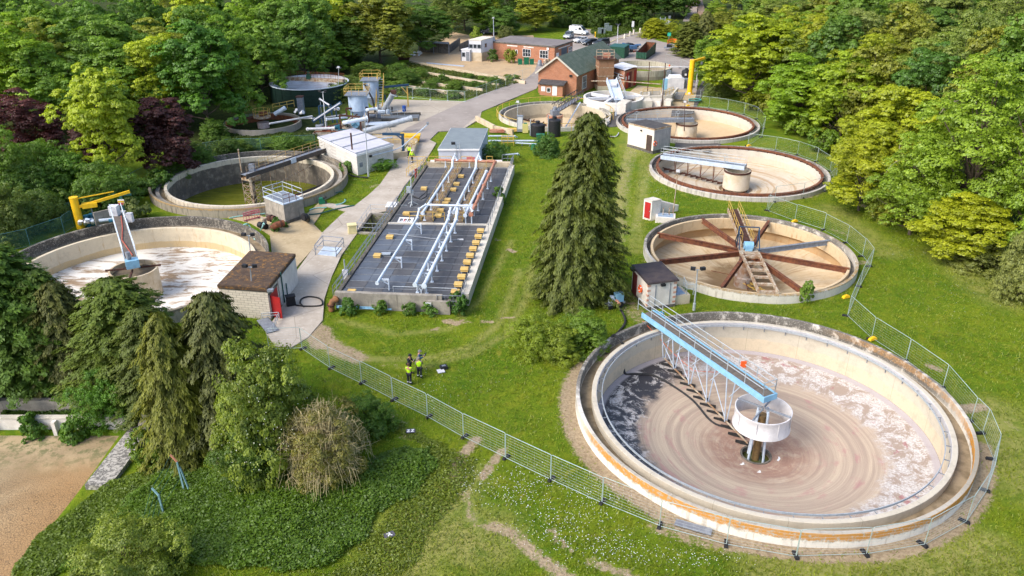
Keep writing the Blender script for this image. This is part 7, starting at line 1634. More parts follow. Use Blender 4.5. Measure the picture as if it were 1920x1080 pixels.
 if kind != 'van': sub('number_plate',WHITE,lambda m: m.box((Lg / 2 + .06,0,.5),(.03,.5,.12)),t)
 if rack:
  for x in (-2.0,-1.0,0.0,.6): sub('roof_rack_bar',BLACK,lambda m: m.bar((x,-.8,2.45),(x,.8,2.45),.06,.06),t)
  sub('ladder', GALV, lambda m: m.bar((-2.4, .3, 2.52), (.9, .3, 2.52), .3, .08), t)
  for sg in (-1,1): sub('van_lettering',pm('blue grey lettering',(.22,.25,.38),(.2,.23,.35)),lambda m: m.box((-.4,sg*.955,1.55),(.9,.03,.22)).box((-.5,sg*.957,1.28),(.6,.03,.1)),t)
 return t
WP = car_paint('white car paint',(.72,.73,.74)); BP = car_paint('black car paint',(.012,.013,.016)); DB = car_paint('dark blue car paint',(.020,.028,.050)); GP = car_paint('blue grey car paint',(.20,.25,.29))
G1 = 'vehicles in the car park'
car('white panel van with roof rack at the back of the car park',1085,65,-32,WP,'van',G1,'van',True); car('small white hatchback beside the black cars',1089,80,215,WP,'car',G1); car('black hatchback between the white car and the black people carrier',1106,84,215,BP,'est',G1)
car('black people carrier at the end of the parked row',1127,86,215,BP,'suv',G1); car('blue-grey off-road car behind the workshop roof corner',1066,72,250,GP,'suv',G1); car('white car seen over the ridge of the green roof',1098,103,215,WP,'car',G1); car('dark saloon half hidden behind the brick tower',1138,107,15,DB,'est',G1)
car('dark blue car under the trees behind the site cabins',918,64,165,DB,'est',G1); car('dark saloon behind the blue tipper',1180,92,30,BP,'est',G1); car('white pickup partly hidden behind the green store',1164,98,175,WP,'car',G1)
# blue tipper body on a trailer
q = P(1181,97); t = thing('tipper_trailer','blue tipping trailer with orange barrier beside it','trailer',q); bl = pm('worn blue body',(.05,.12,.24),(.04,.09,.18)); MB().box(q+UP*1.1,(3.2,1.8,.8),.0).build('body',bl,t); MB().box(q+Vector((-1.7,0,1.3)),(.5,1.8,1.5)).build('headboard',bl,t); MB().bar(q+Vector((1.2,0,1.6)),q+Vector((2.6,0,1.7)),1.6,.2).build('tail_ramp',bl,t)
for sy in (-.95,.95): MB().tube(q + Vector((.3,sy - .1,.38)),q + Vector((.3,sy + .1,.38)),.38,16).build('wheel',RUBBER,t)
barrier('orange plastic barrier beside the blue trailer',(1187,98),(1193,97),ORANGE); barrier('orange plastic barrier at the gate, left one',(1251,83),(1260,79),ORANGE); barrier('orange plastic barrier at the gate, right one',(1261,79),(1269,82),ORANGE)
# rusty open skip
pl = [P(1192,111).xy,P(1211,112.5).xy,P(1229,100).xy]; pl.append(pl[0]+pl[2] - pl[1]); t = thing('rusty_skip','dark green roll-off skip rusty inside beside the concrete ring tank','skip',(*pl[1],0)); hs = [1.6,1.6,2.6,2.6]
for i in range(4):
 a,b = pl[i],pl[(i + 1) % 4]; za,zb = hs[i],hs[(i + 1) % 4]; c = sum(pl,Vector((0,0))) / 4; ai,bi = a.lerp(c,.05),b.lerp(c,.05)
 mb = MB(); mb.add([(*a,.1),(*b,.1),(*b,zb),(*a,za),(*ai,.1),(*bi,.1),(*bi,zb),(*ai,za)],[(0,1,2,3),(3,2,6,7)]); mb.build('side_panel',GREEN_D,t,smooth=False)
 mb = MB(); mb.add([(*ai,.2),(*bi,.2),(*bi,zb),(*ai,za)],[(3,2,1,0)]); mb.build('rusty_lining',RUST,t,smooth=False)
MB().prism([tuple(p) for p in pl], .1, .25).build('skip_floor', RUST, t, smooth=False)
for s in (.2, .5, .8): wall_box(t, 'rib', GREEN_D, pl[0], pl[1], s, .12, .1, 1.45, .08, .1)
# yellow plant trailer
q = P(1272,95); t = thing('plant_trailer','yellow compressor on a flat trailer by the wood edge','trailer',q); MB().box(q+Vector((-1.4,.2,.7)),(4.4,1.7,.18),-.25).build('trailer_bed',GALV_D,t); MB().box(q+Vector((.1,0,1.7)),(2.2,1.5,1.4),-.25,.88).build('canopy',YEL_B,t); MB().box(q+Vector((-2.2,.6,1.1)),(1.4,1.2,.6),-.2).build('tarpaulin',BLACK,t); MB().box(q+Vector((.9,-.5,1.0)),(.9,.8,1.0)).build('engine_door',YEL_B,t)
for dx in (-1.8,-1.0): MB().tube(q + Vector((dx,-.65,.38)),q + Vector((dx,-.85,.38)),.38,14).build('wheel',RUBBER,t)
# gate and bollards at the end of the car park
t = thing('entrance_gate','open galvanised gate with white and green notices at the site entrance','gate',P(1240,64))
for px in (1236,1245): q = P(px,64); MB().bar(q,q + UP * 4.6,.18,.18).build('gate_post',GALV,t)
for z in (2.2,4.1): MB().bar(P(1236,64) + UP * z,P(1253,64) + UP * z,.12,.12).build('gate_rail',GALV,t)
MB().bar(P(1253,63),P(1253,63)+UP*4.8,.5,.5).build('gate_leaf',GALV_D,t); MB().box(P(1248,64)+Vector((0,-.2,3.1)),(1.4,.06,1.3)).build('white_notice',WHITE,t); MB().box(P(1240.5,64)+Vector((0,-.15,2.9)),(1.0,.06,1.6)).build('green_notice',GREEN_P,t)
q = P(1254,76); mb = MB(); t = thing('green_sign','bright turquoise sign on the fence by the orange barriers','sign',q); MB().tube(q,q+UP*1.6,.05,6).build('post',GALV,t); MB().box(q+UP*1.6,(.9,.06,.9)).build('board',pm('turquoise sign',(.03,.48,.33),(.03,.44,.3)),t)
for k,(px,py) in enumerate([(1171,73),(1181,68),(1188,64.5),(1200,61.5),(1209,61)]): q = P(px,py); MB().lathe(q,[(.3,0),(.28,1.1),(.2,1.3),(.01,1.35)],12).build('bollard',CONC_W,label='pale concrete bollard at the car park kerb, %s from the left' % ORD[k],cat='bollard',group='bollards along the car park kerb')
mb = MB(); kp = [P(1117, 96, .08), P(1150, 76, .08), P(1186, 65, .08), P(1204, 62.5, .08)]
for a, b in zip(kp[:-1], kp[1:]): mb.bar(a, b, .4, .16)
mb.build('yellow_kerb',pm('faded yellow kerb',(.52,.44,.26),(.44,.38,.24)),label='faded yellow kerb along the car park road',cat='kerb')
for k,(px,py,w,h) in enumerate([(1126,65,1.5,1.7),(1131,65,1.1,1.6),(1142,60,1.5,1.6),(1137,58,1.2,2.0)]): q = P(px,py); t = thing('meter_cabinet','green-grey meter cabinet beyond the parked cars, %s from the left' % ORD[k],'cabinet',q,group='meter cabinets beyond the parked cars'); MB().box(q+UP*h/2,(w,.9,h)).build('body',pm('green grey cabinet',(.16,.20,.20),(.13,.17,.17)),t); MB().box(q+UP*(h+.06),(w+.1,1.0,.12)).build('lid',pm('green grey cabinet',(.16,.2,.2)),t)
q = P(1186,58); t = thing('white_notice_post','white notice on a post in the hedge beyond the bollards','sign',q); MB().tube(q,q+UP*1.2,.06,6).build('post',GALV,t); MB().box(q+UP*1.9,(.7,.06,1.6)).build('board',WHITE,t)
mb = MB(); q = P(1116,70); mb.tube(q,q + UP * 1.2,.12,8).sphere(q + UP * 1.3,.2); mb.build('yellow_hydrant',YEL_B,label='yellow hydrant post beyond the parked cars',cat='hydrant')
# tunnel portal far up the lane
a_ = P(1268,14); ang = -.05; t = thing('tunnel_portal','dark arched tunnel mouth with yellow markers far up the lane','bridge',(a_.x,a_.y,0)); BRD = brick_mat('dark brick',(.12,.085,.07),(.15,.105,.09),(1,0))
mb = MB(); n = 12; hw,ht = 2.6,4.6; arc = [(hw * math.cos(math.pi - math.pi * k / n),2.2 + (ht - 2.2) * math.sin(math.pi * k / n)) for k in range(n + 1)]
outer = [(-5.5,0),(-5.5,7.5),(5.5,7.5),(5.5,0)]; poly_ = [(-5.5,0),(-5.5,7.5),(5.5,7.5),(5.5,0),(hw,0)] + arc[::-1] + [(-hw,0)]
vs = [(a_.x+x,a_.y,z) for x,z in poly_]; mb.add(vs,[tuple(range(len(vs)))]); mb.add([(x,y+.8,z) for x,y,z in vs],[tuple(range(len(vs) - 1,-1,-1))]); mb.build('portal_wall',BRD,t,smooth=False)
mb = MB(); cyl = [(-hw,0)]+arc+[(hw,0)]; vs = [(a_.x+x,a_.y+yy,z) for yy in (0.0,14) for x,z in cyl]; m_ = len(cyl); mb.add(vs,[(i,i+1,m_+i+1,m_+i) for i in range(m_ - 1)]+[tuple(range(m_,2*m_))]); mb.build('tunnel_lining',pm('near black lining',(.012,.011,.010),(.02,.018,.016)),t,smooth=False)  # near-black tones over the whole lining
for k in range(9): an = math.pi * (1 - (k + .5) / 9); MB().box((a_.x + (hw + .9) * math.cos(an),a_.y - .06,2.2 + (ht - 1.3) * math.sin(an)),(.5,.08,.5)).build('yellow_marker',YEL_B,t)
w_ = thing('wing_wall','brown brick wing wall beside the lane','wall',P(1312,36)); mb = MB(); a_,b_ = P(1307,36),P(1322,38); c_ = P(1306,8)
mb.add([a_,b_,b_+UP*2.2,a_+UP*2.4,c_+UP*6.5,c_],[(0,1,2,3),(0,3,4,5),(3,2,4),(5,4,2,1)]); mb.build('brickwork',brick_mat('brown brick',(.22,.15,.11),(.27,.19,.14),(1,0)),w_,smooth=False)
# ------------------------------------------------------------------ old drying beds
for k,pts in enumerate([[(735,132),(800,138),(870,150),(935,160)],[(768,116),(830,128),(900,140),(985,155)],[(735,147),(790,155),(850,163),(905,170)],[(735,160),(800,168),(870,178)]]):
 t = thing('drying_bed_wall','low crumbling drying bed wall, %s from the yard' % ['third','fourth','second','first'][k],'wall',P(*pts[0]),group='drying bed walls')
 for a,b in zip(pts[:-1],pts[1:]): MB().bar(P(*a,.3),P(*b,.3),.35,.75).build('wall_length',CONC_C,t)
q = P(755,113); t = thing('rusty_drum_tank','rusty horizontal drum lying at the wood edge','drum',q); MB().tube(q+Vector((-1.0,.0,.95)),q+Vector((1.4,.8,.95)),.95,20).build('shell',RUST_D,t); MB().tube(q+Vector((-1.06,-.02,.95)),q+Vector((-.98,0,.95)),.85,20).build('end_plate',RUST_P,t)
q = P(778, 104); mb = MB()
for k in range(16): mb.box(q + Vector((RND.uniform(-1.6,1.6),RND.uniform(-1,1),.2 + RND.random() * .7)),(RND.uniform(.5,1.3),.4,.25),RND.uniform(0,3),.7)
mb.build('plastic_heap',WHITE,label='heap of crumpled white plastic sheet beside the rusty drum',cat='rubbish')
t = thing('bay_shed','open-fronted mesh bay with lean-to roof behind the drying beds','shed',P(815,98)); a_,b_,c_ = P(785,100),P(842,103),P(850,92)
for p in (a_, b_, a_.lerp(b_, .5)): MB().bar(p, p + UP * 2.6, .14, .14).build('post', GALV_D, t)
MB().prism([tuple((a_+Vector((0,-.3,0))).xy),tuple((b_+Vector((0,-.3,0))).xy),tuple((b_+Vector((0,1.8,0))).xy),tuple((a_+Vector((0,1.8,0))).xy)],2.6,2.75).build('roof',GALV_D,t,smooth=False)
MB().bar(a_+Vector((0,2.0,1.2)),b_+Vector((0,2.0,1.2)),.3,2.4).build('rear_wall',CONC_D,t); MB().bar(P(843,92,.9),P(862,78,.9),.3,1.9).build('bay_wall',CONC_D,t); MB().bar(P(862,90,.9),P(878,82,.9),.3,1.8).build('bay_wall',CONC_D,t)
for px,s,lab in ((975,1.0,'round green wheelie tub beside the workshop'),(987,1.25,'square green bin in front of the workshop'),(997,1.0,'low round green tub right of the bin')): q = P(px,121); t = thing('green_bin',lab,'bin',q); MB().box(q+UP*.6*s,(.85*s,.8,1.1*s),.1,1.1).build('body',GREEN_P,t); MB().box(q+UP*1.18*s,(1.0*s,.95,.12),.1).build('lid',GREEN_P,t)
for k,px in enumerate((1012,1022,1028)): q = P(px,124 - k); t = thing('gas_cylinder' if k else 'steel_churn','grey drum beside the workshop corner, %s from the left' % ORD[k],'drum',q,group='drums at the workshop corner'); MB().lathe(q,[(.45,0),(.45,1.1),(.3,1.35),(.01,1.4)],14).build('shell',[GALV_D,RUST_P,WOODP][k],t); MB().lathe(q+UP*.55,[(.46,0),(.48,.04),(.46,.08)],14).build('hoop',GALV,t)
mb = MB(); mb.bar(P(800,118,.12),P(870,124,.12),.5,.16); mb.build('blue_sheet_strip',pm('pale blue strip',(.42,.50,.62),(.36,.44,.55)),label='pale blue sheet strip along the edge of the sandy slab',cat='sheet')
# ------------------------------------------------------------------ people
def skin_mesh(name, verts, edges, radii, root, sub=2):
 me = bpy.data.meshes.new(name); me.from_pydata([tuple(v) for v in verts], edges, []); me.update()
 o = bpy.data.objects.new('tmp', me); COL.objects.link(o)
 o.modifiers.new('s', 'SKIN'); sk = me.skin_vertices[0].data
 for i, r in enumerate(radii): sk[i].radius = (r, r) if not isinstance(r, tuple) else r
 for i in range(len(verts)): sk[i].use_root = (i == root)
 m = o.modifiers.new('u', 'SUBSURF'); m.levels = sub
 dg = bpy.context.evaluated_depsgraph_get(); dg.update()
 out = bpy.data.meshes.new_from_object(o.evaluated_get(dg)); out.name = name
 bpy.data.objects.remove(o); bpy.data.meshes.remove(me)
 out.polygons.foreach_set('use_smooth', [True] * len(out.polygons))
 return out
def person(label,px,py,face,top_mat,leg_mat,hair_mat,arms='phone',stride=0.0,lean=0.0,hat=None,vest=None,held=None,group=None,sc=1.0):
 """face: heading of the body in degrees; local +x is forward"""
 q = PT(px, py); q.z += .02
 t = thing('person', label, 'person', q, R(face), group); t.scale = (sc, sc, sc)
 s = stride
 V = {'pel': (0,0,.95),'waist': (.01+lean*.3,0,1.10),'chest': (.02+lean,0,1.32),'neck': (.01+lean*1.3,0,1.47),'head0': (.03+lean*1.6,0,1.56),'head1': (.04+lean*1.8,0,1.66),'head2': (.03+lean*1.8,0,1.73)}
 for sd, g in ((1, 'L'), (-1, 'R')):
  f = s * sd
  V['hip'+g] = (0,sd*.10,.90); V['knee'+g] = (f*.5+.03,sd*.11,.50); V['ank'+g] = (f*.9 - (.06 if f < 0 else 0),sd*.12,.10+(.05 if f < 0 else 0)); V['toe'+g] = (f*.9+.16 - (.06 if f < 0 else 0),sd*.14,.045)
  V['sho' + g] = (lean * 1.1, sd * .19, 1.40)
  if arms == 'phone' or (arms == 'one' and sd < 0): V['elb' + g] = (.06 + lean,sd * .25,1.13); V['wri' + g] = (.30 + lean,sd * .12,1.20); hd = Vector((.9,-sd * .35,.25)).normalized()
  elif arms == 'fold': V['elb' + g] = (.08,sd * .27,1.14); V['wri' + g] = (.25,sd * .02,1.16); hd = Vector((.35,-sd * .93,.0)).normalized()
  else: V['elb' + g] = (-.02 - f * .35,sd * .26,1.13); V['wri' + g] = (.06 - f * .7,sd * .27,.88); hd = Vector((.15 - f * .5,0,-1)).normalized()
  w = Vector(V['wri' + g]); side = hd.cross(Vector((0,0,1))); side = (side if side.length > .1 else Vector((1,0,0))).normalized(); cu = hd.cross(side).normalized()
  V['palm' + g] = w + hd * .07
  for k, (o_, L) in enumerate(((-.032, .065), (-.011, .078), (.011, .075), (.031, .06))):
   b = w + hd * .09 + side * o_; V['f%d%s' % (k,g)] = b; V['g%d%s' % (k,g)] = b + hd * L * .55 + cu * .008; V['h%d%s' % (k,g)] = b + hd * L * .9 + cu * .03
  V['t0' + g] = w + hd * .03 + side * .042 * (1 if sd > 0 else -1); V['t1' + g] = w + hd * .075 + side * .066 * (1 if sd > 0 else -1) + cu * .02
 rad = {'pel': (.15,.11),'waist': (.135,.10),'chest': (.165,.11),'neck': .055,'head0': .075,'head1': .098,'head2': .075}
 for g in 'LR':
  rad.update({'hip' + g: .088,'knee' + g: .062,'ank' + g: .045,'toe' + g: .04,'sho' + g: .065,'elb' + g: .046,'wri' + g: .03,'palm' + g: .036,'t0' + g: .012,'t1' + g: .009})
  for k in range(4): rad.update({'f%d%s' % (k,g): .010,'g%d%s' % (k,g): .009,'h%d%s' % (k,g): .008})
 ed = [('pel','waist'),('waist','chest'),('chest','neck'),('neck','head0'),('head0','head1'),('head1','head2')]
 for g in 'LR':
  ed += [('pel','hip'+g),('hip'+g,'knee'+g),('knee'+g,'ank'+g),('ank'+g,'toe'+g),('chest','sho'+g),('sho'+g,'elb'+g),('elb'+g,'wri'+g),('wri'+g,'palm'+g),('palm'+g,'t0'+g),('t0'+g,'t1'+g)]
  for k in range(4): ed += [('palm' + g,'f%d%s' % (k,g)),('f%d%s' % (k,g),'g%d%s' % (k,g)),('g%d%s' % (k,g),'h%d%s' % (k,g))]
 def make(name, keys, mat, grow, root):
  ks = [k for k in V if k in keys]; ix = {k: i for i, k in enumerate(ks)}
  rr = [tuple(x + grow for x in rad[k]) if isinstance(rad[k], tuple) else rad[k] + grow for k in ks]
  me = skin_mesh(name,[V[k] for k in ks],[(ix[a],ix[b]) for a,b in ed if a in ix and b in ix],rr,ix[root]); me.materials.append(mat)
  o = bpy.data.objects.new(name, me); COL.objects.link(o); o.parent = t; return o
 body = make('body', set(V), SKIN, 0.0, 'pel')
 make('trousers', {'pel', 'hipL', 'kneeL', 'ankL', 'hipR', 'kneeR', 'ankR'}, leg_mat, .022, 'pel')
 make('jacket',{'pel','waist','chest','shoL','elbL','wriL','shoR','elbR','wriR'},top_mat,.024,'pel')
 if vest: make('vest', {'pel', 'waist', 'chest', 'shoL', 'shoR'}, vest, .036, 'chest')
 for g in 'LR':
  a,tt = Vector(V['ank'+g]),Vector(V['toe'+g]); mb = MB(); mb.bar(a+Vector((-.06,0,-.03)),tt+Vector((.08,0,-.01)),.11,.09); o = mb.build('boot',BLACK,None,org=(0,0,0)); o.parent = t; o.location = (0,0,0)
  if vest is not None or top_mat is HIVIS:
   k = Vector(V['knee' + g]).lerp(a,.75); mb = MB(); mb.tube(k,k.lerp(a,.5),.085,10); o = mb.build('reflective_band',REFL,None,org=(0,0,0)); o.parent = t; o.location = (0,0,0)
 h = Vector(V['head1']); mb = MB()
 mb.lathe((h.x - .012,h.y,h.z+.01),[(.108,-.04),(.115,.02),(.10,.075),(.06,.11),(.005,.122)],14); o = mb.build('hat' if hat else 'hair',hat or hair_mat,None,org=(0,0,0)); o.parent = t; o.location = (0,0,0)
 if hat:
  mb = MB(); mb.lathe((h.x,h.y,h.z + .0),[(.10,0),(.155,-.005),(.155,.008),(.10,.014)],14); b2 = mb.build('hat_brim',hat,None,org=(0,0,0)); b2.parent = t; b2.location = (0,0,0)
 fz = h.z - .005; fx = h.x + .09
 for nm,m_,parts in (('eye',BLACK,[((fx,.032,fz+.012),(.02,.022,.012)),((fx,-.032,fz+.012),(.02,.022,.012))]),('nose',SKIN,[((fx+.012,0,fz - .018),(.03,.022,.04))]),('mouth',RED_D,[((fx - .002,0,fz - .052),(.016,.045,.010))]),('ear',SKIN,[((h.x,.098,fz - .01),(.03,.018,.05)),((h.x,-.098,fz - .01),(.03,.018,.05))])):
  for c_,sz in parts: mb = MB(); mb.box(c_,sz,0,.7); o = mb.build(nm,m_,None,org=(0,0,0)); o.parent = body; o.location = (0,0,0)
 if held:
  nm,lab = held; w = (Vector(V['palmL']) + Vector(V['palmR'])) / 2 + Vector((.06,0,.04)); wq = Matrix.Rotation(R(face),4,'Z') @ (w * sc)
  it = thing(nm,lab,'controller',q + wq,R(face)); mb = MB(); mb.box((0,0,0),(.12,.24,.05)); o = mb.build('body',BLACK,None,org=(0,0,0)); o.parent = it; o.location = (0,0,0)
  mb = MB(); mb.bar((.02,0,.06),(.14,0,.20),.26,.03); o = mb.build('screen_hood',BLACK,None,org=(0,0,0)); o.parent = it; o.location = (0,0,0)
  mb = MB(); mb.box((-.02,0,.03),(.06,.1,.02)); o = mb.build('screen',OFFW,None,org=(0,0,0)); o.parent = it; o.location = (0,0,0)
 return t
GP_ = 'people with a controller on the lawn'
BROWN = pm('brown hair', (.10, .055, .035), (.07, .04, .025))
person('person in bright yellow shirt and dark trousers nearest the fence',768,720,78,HIVIS,NAVY,BROWN,'fold',.03,group=GP_)
person('person in yellow hi-vis vest and dark trousers on the lawn',787,708,95,GREY_F,NAVY,GREY_F,'phone',.10,vest=HIVIS,group=GP_)
person('person in dark clothing and black cap holding a controller',768,701,-20,NAVY,NAVY,BLACK,'phone',.05,.05,hat=BLACK,held=('drone_controller','black drone controller held by the person in the black cap'),group=GP_)
person('person in blue jacket and grey cap holding a dark controller',786,694,10,BLUE_J,GREY_F,GREY_F,'phone',.04,.05,hat=GREY_F,held=('drone_controller','black drone controller with hood held by the person in the blue jacket'),group=GP_)
person('person in hi-vis jacket with white helmet walking along the path',773,305,68,HIVIS,NAVY,BLACK,'walk',.28,hat=WHITE,group='people walking on the path',sc=1.04)
person('person in hi-vis jacket walking in front along the path edge',768,296,68,HIVIS,NAVY,GREY_F,'walk',-.26,group='people walking on the path',sc=1.04)
# ------------------------------------------------------------------ vegetation
def leaf_mat(name, trans=.28, gloss=.5):
 m = bpy.data.materials.new(name); m.use_nodes = True; t = m.node_tree; t.nodes.clear()
 out = N(t,'ShaderNodeOutputMaterial'); oi = N(t,'ShaderNodeObjectInfo'); at = N(t,'ShaderNodeAttribute',attribute_name='v')
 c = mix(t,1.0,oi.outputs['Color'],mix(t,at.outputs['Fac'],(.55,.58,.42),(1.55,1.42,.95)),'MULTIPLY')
 n = noise(t, world_pos(t), .7, 4, .6)
 c = mix(t, .55, c, mix(t, n, (.62, .64, .45), (1.45, 1.36, 1.0)), 'MULTIPLY')
 d = N(t,'ShaderNodeBsdfDiffuse'); tr = N(t,'ShaderNodeBsdfTranslucent'); g = N(t,'ShaderNodeBsdfGlossy'); g.inputs['Roughness'].default_value = gloss
 t.links.new(c,d.inputs['Color']); t.links.new(mix(t,1.0,c,(1.15,1.25,.6),'MULTIPLY'),tr.inputs['Color']); g.inputs['Color'].default_value = (.8,.85,.9,1)
 m1 = N(t,'ShaderNodeMixShader'); m1.inputs[0].default_value = trans; t.links.new(d.outputs[0],m1.inputs[1]); t.links.new(tr.outputs[0],m1.inputs[2])
 m2 = N(t,'ShaderNodeMixShader'); m2.inputs[0].default_value = .03; t.links.new(m1.outputs[0],m2.inputs[1]); t.links.new(g.outputs[0],m2.inputs[2])
 t.links.new(m2.outputs[0], out.inputs['Surface'])
 return m
LEAF = leaf_mat('broad leaves', .36); NEEDLE = leaf_mat('conifer sprays', .12, .6)
def quads(name, pos, ax, nr, ln, wd, mat, var, fold=.18):
 """one small kite-shaped leaf per row: pos centre, ax long axis, nr normal"""
 n = len(pos); ax = ax / (np.linalg.norm(ax,axis=1,keepdims=True) + 1e-9); b = np.cross(nr,ax); b /= (np.linalg.norm(b,axis=1,keepdims=True) + 1e-9); nn = np.cross(ax,b)
 ln = ln[:, None] / 2; wd = wd[:, None] / 2
 v = np.stack([pos - ax * ln,pos + b * wd - nn * wd * fold,pos + ax * ln,pos - b * wd - nn * wd * fold],1).reshape(-1,3)
 me = bpy.data.meshes.new(name); me.vertices.add(4 * n); me.vertices.foreach_set('co',v.reshape(-1).astype(np.float32))
 me.loops.add(4 * n); me.loops.foreach_set('vertex_index',np.arange(4 * n,dtype=np.int32)); me.polygons.add(n); me.polygons.foreach_set('loop_start',np.arange(0,4 * n,4,dtype=np.int32))
 me.update(calc_edges=True); a = me.attributes.new('v','FLOAT','FACE'); a.data.foreach_set('value',var.astype(np.float32)); me.materials.append(mat)
 return me
def unit(rs, n):
 d = rs.normal(size=(n, 3)); return d / np.linalg.norm(d, axis=1, keepdims=True)
def broadleaf(seed,Rr=5.0,Hh=13.0,z0=2.0,lobes=46,subs=13,leaves=30,ls=.34,flat=.8,airy=0.0):
 rs = np.random.RandomState(seed); cz = (z0 + Hh) / 2; hz = (Hh - z0) / 2; P_,Nn,Vv = [],[],[]; limbs = []
 k = 0
 while k < lobes:
  d = unit(rs, 1)[0]
  if d[2] < -.92: continue
  if d[2] < 0: d[:2] *= max(math.hypot(d[0], d[1]), .82) / (math.hypot(d[0], d[1]) + 1e-6)
  rad = rs.uniform(.45, .86) if rs.rand() > .2 else rs.uniform(.15, .5)
  wob = 1 + .16 * math.sin(3 * math.atan2(d[1], d[0]) + seed) + .1 * math.sin(5 * d[2] + seed)
  c = np.array([d[0] * Rr * rad * wob,d[1] * Rr * rad * wob,cz + d[2] * hz * rad]); lr = rs.uniform(.20,.34) * Rr * (1.05 - .3 * rad)
  limbs.append(c); k += 1; tone = rs.uniform(-.16, .16)
  for _ in range(subs):
   e = unit(rs,1)[0]; e = e + d * .55 + np.array([0,0,.35]); e /= np.linalg.norm(e); s = c + e * lr * np.array([1,1,flat]) * rs.uniform(.7,1.1); sr = lr * rs.uniform(.26,.44)
   m = int(leaves * rs.uniform(.5,1.3) * (1 - airy * rs.rand())); f = unit(rs,m); f[:,2] = np.abs(f[:,2]) * .9 - .25
   P_.append(s+f*sr*rs.uniform(.55,1.05,(m,1))*np.array([1.15,1.15,.75])); nv = f*.9+e*.6+np.array([0,0,.55])+rs.normal(size=(m,3))*.35; Nn.append(nv); Vv.append(np.clip(.5+tone+rs.normal(size=m)*.17,0,1))
 P_ = np.concatenate(P_); Nn = np.concatenate(Nn); Vv = np.concatenate(Vv); n = len(P_); Nn /= np.linalg.norm(Nn,axis=1,keepdims=True)
 ax = np.cross(Nn, unit(rs, n)); sz = ls * rs.uniform(.6, 1.25, n)
 cm = quads('crown', P_, ax, Nn, sz * 1.15, sz * .8, LEAF, Vv)
 mb = MB(); tr = .035 * Hh * .55; mb.path([(0,0,-.6),(0,0,.1),(.1,.05,z0 + .5),(.05,-.1,cz),(0,0,cz + hz * .5)],tr,8,tr * .25)
 for i in range(0, len(limbs), 2 if airy else 4):
  c = Vector(limbs[i]); s = Vector((0,0,max(z0 * .6,c.z * .55))); mb.path([s,s.lerp(c,.5) + Vector((0,0,-.3)),c],tr * .42,5,tr * .1)
 tm = mb.mesh('trunk'); tm.materials.append(BARK)
 return cm, tm
def conifer(seed,Hh=15.0,Rr=4.2,nb=420,per=44,droop=.5,ln=.55,wd=.20,hang=.8,pw=.75,bare=.0):
 rs = np.random.RandomState(seed); P_,A_,Nn,Vv = [],[],[],[]; mb = MB(); mb.path([(0,0,-.6),(0,0,Hh * .5),(.05,.05,Hh * .96)],.028 * Hh,8,.03)
 for i in range(nb):
  u = (i+rs.rand())/nb; z = Hh*(.04+.95*u ** 1.0); L = Rr*(1 - z/Hh) ** pw*rs.uniform(.68,1.1)*(1+.16*math.sin(z*1.9+3*i*2.39996))+.15; a = i*2.39996+rs.normal()*.35
  o = np.array([math.cos(a),math.sin(a),0]); m = max(8,int(per * (L / Rr + .18))); s = rs.uniform(.12 if bare == 0 else .3,1.0,m) ** .75
  zz = z + L * (.22 * s - droop * s * s * 1.1); p = o * (L * s)[:,None] + np.stack([np.zeros(m),np.zeros(m),zz],1)
  sd = np.array([-o[1],o[0],0]); p += sd * (rs.normal(size=(m,1)) * .16 * L * (1.1 - s)[:,None]) + rs.normal(size=(m,3)) * .07; tone = rs.uniform(-.14,.14)
  ax = o * rs.uniform(.3,1.1,(m,1)) + sd * rs.normal(size=(m,1)) * .5 + np.array([0,0,-1.0]) * hang * rs.uniform(.6,1.3,(m,1))
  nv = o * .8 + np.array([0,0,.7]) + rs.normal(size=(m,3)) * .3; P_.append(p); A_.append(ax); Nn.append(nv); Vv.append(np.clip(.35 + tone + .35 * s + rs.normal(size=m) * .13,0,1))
  if i % 5 == 0: mb.path([(0,0,z),tuple(o * L * .5 + np.array([0,0,z + L * (.11 - droop * .27)])),tuple(o * L * .9 + np.array([0,0,z + L * (.2 - droop * .88)]))],.035,4,.012)
 P_,A_,Nn,Vv = (np.concatenate(x) for x in (P_,A_,Nn,Vv)); n = len(P_); s = rs.uniform(.6,1.25,n)
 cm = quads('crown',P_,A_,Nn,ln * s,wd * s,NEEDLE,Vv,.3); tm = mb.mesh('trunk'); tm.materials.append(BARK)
 return cm, tm
def twigs(seed, Rr, Hh, n, mat, r0=.03):
 """bare branching boughs arching out of one stool"""
 rs = np.random.RandomState(seed); mb = MB()
 for i in range(n):
  a = rs.uniform(0,6.283); el = rs.uniform(.25,1.45); L = rs.uniform(.6,.95); d = np.array([math.cos(a) * math.cos(el) * Rr,math.sin(a) * math.cos(el) * Rr,math.sin(el) * Hh]) * L
  p0 = np.zeros(3); p1 = d * .5 + np.array([0,0,Hh * .12]) + rs.normal(size=3) * .12; p2 = d + rs.normal(size=3) * .15; p3 = d * 1.08 + np.array([0,0,-Hh * .22]) + rs.normal(size=3) * .15
  mb.path([tuple(p0), tuple(p1), tuple(p2), tuple(p3)], r0, 4, .008)
  for _ in range(4): q = p1+(p2 - p1)*rs.rand(); e = q+unit(rs,1)[0]*np.array([.7,.7,.5])*rs.uniform(.5,1.1)+np.array([0,0,-.15]); f_ = e+rs.normal(size=3)*.3; mb.path([tuple(q),tuple(e),tuple(f_)],r0*.5,3,.006)
 me = mb.mesh('boughs', False); me.materials.append(mat); return me
BROAD = [broadleaf(11,5,13,.2,88,15,48,.225),broadleaf(12,5.0,13,.0,96,14,46,.21,.7),broadleaf(13,5.0,13,.4,80,16,48,.235,.85),broadleaf(14,5.0,13,.0,104,13,46,.205,.6)]
ASH = [broadleaf(21,5.0,13,.0,104,15,46,.165,.75,.5),broadleaf(22,5.0,13,.2,96,15,46,.17,.7,.45)]
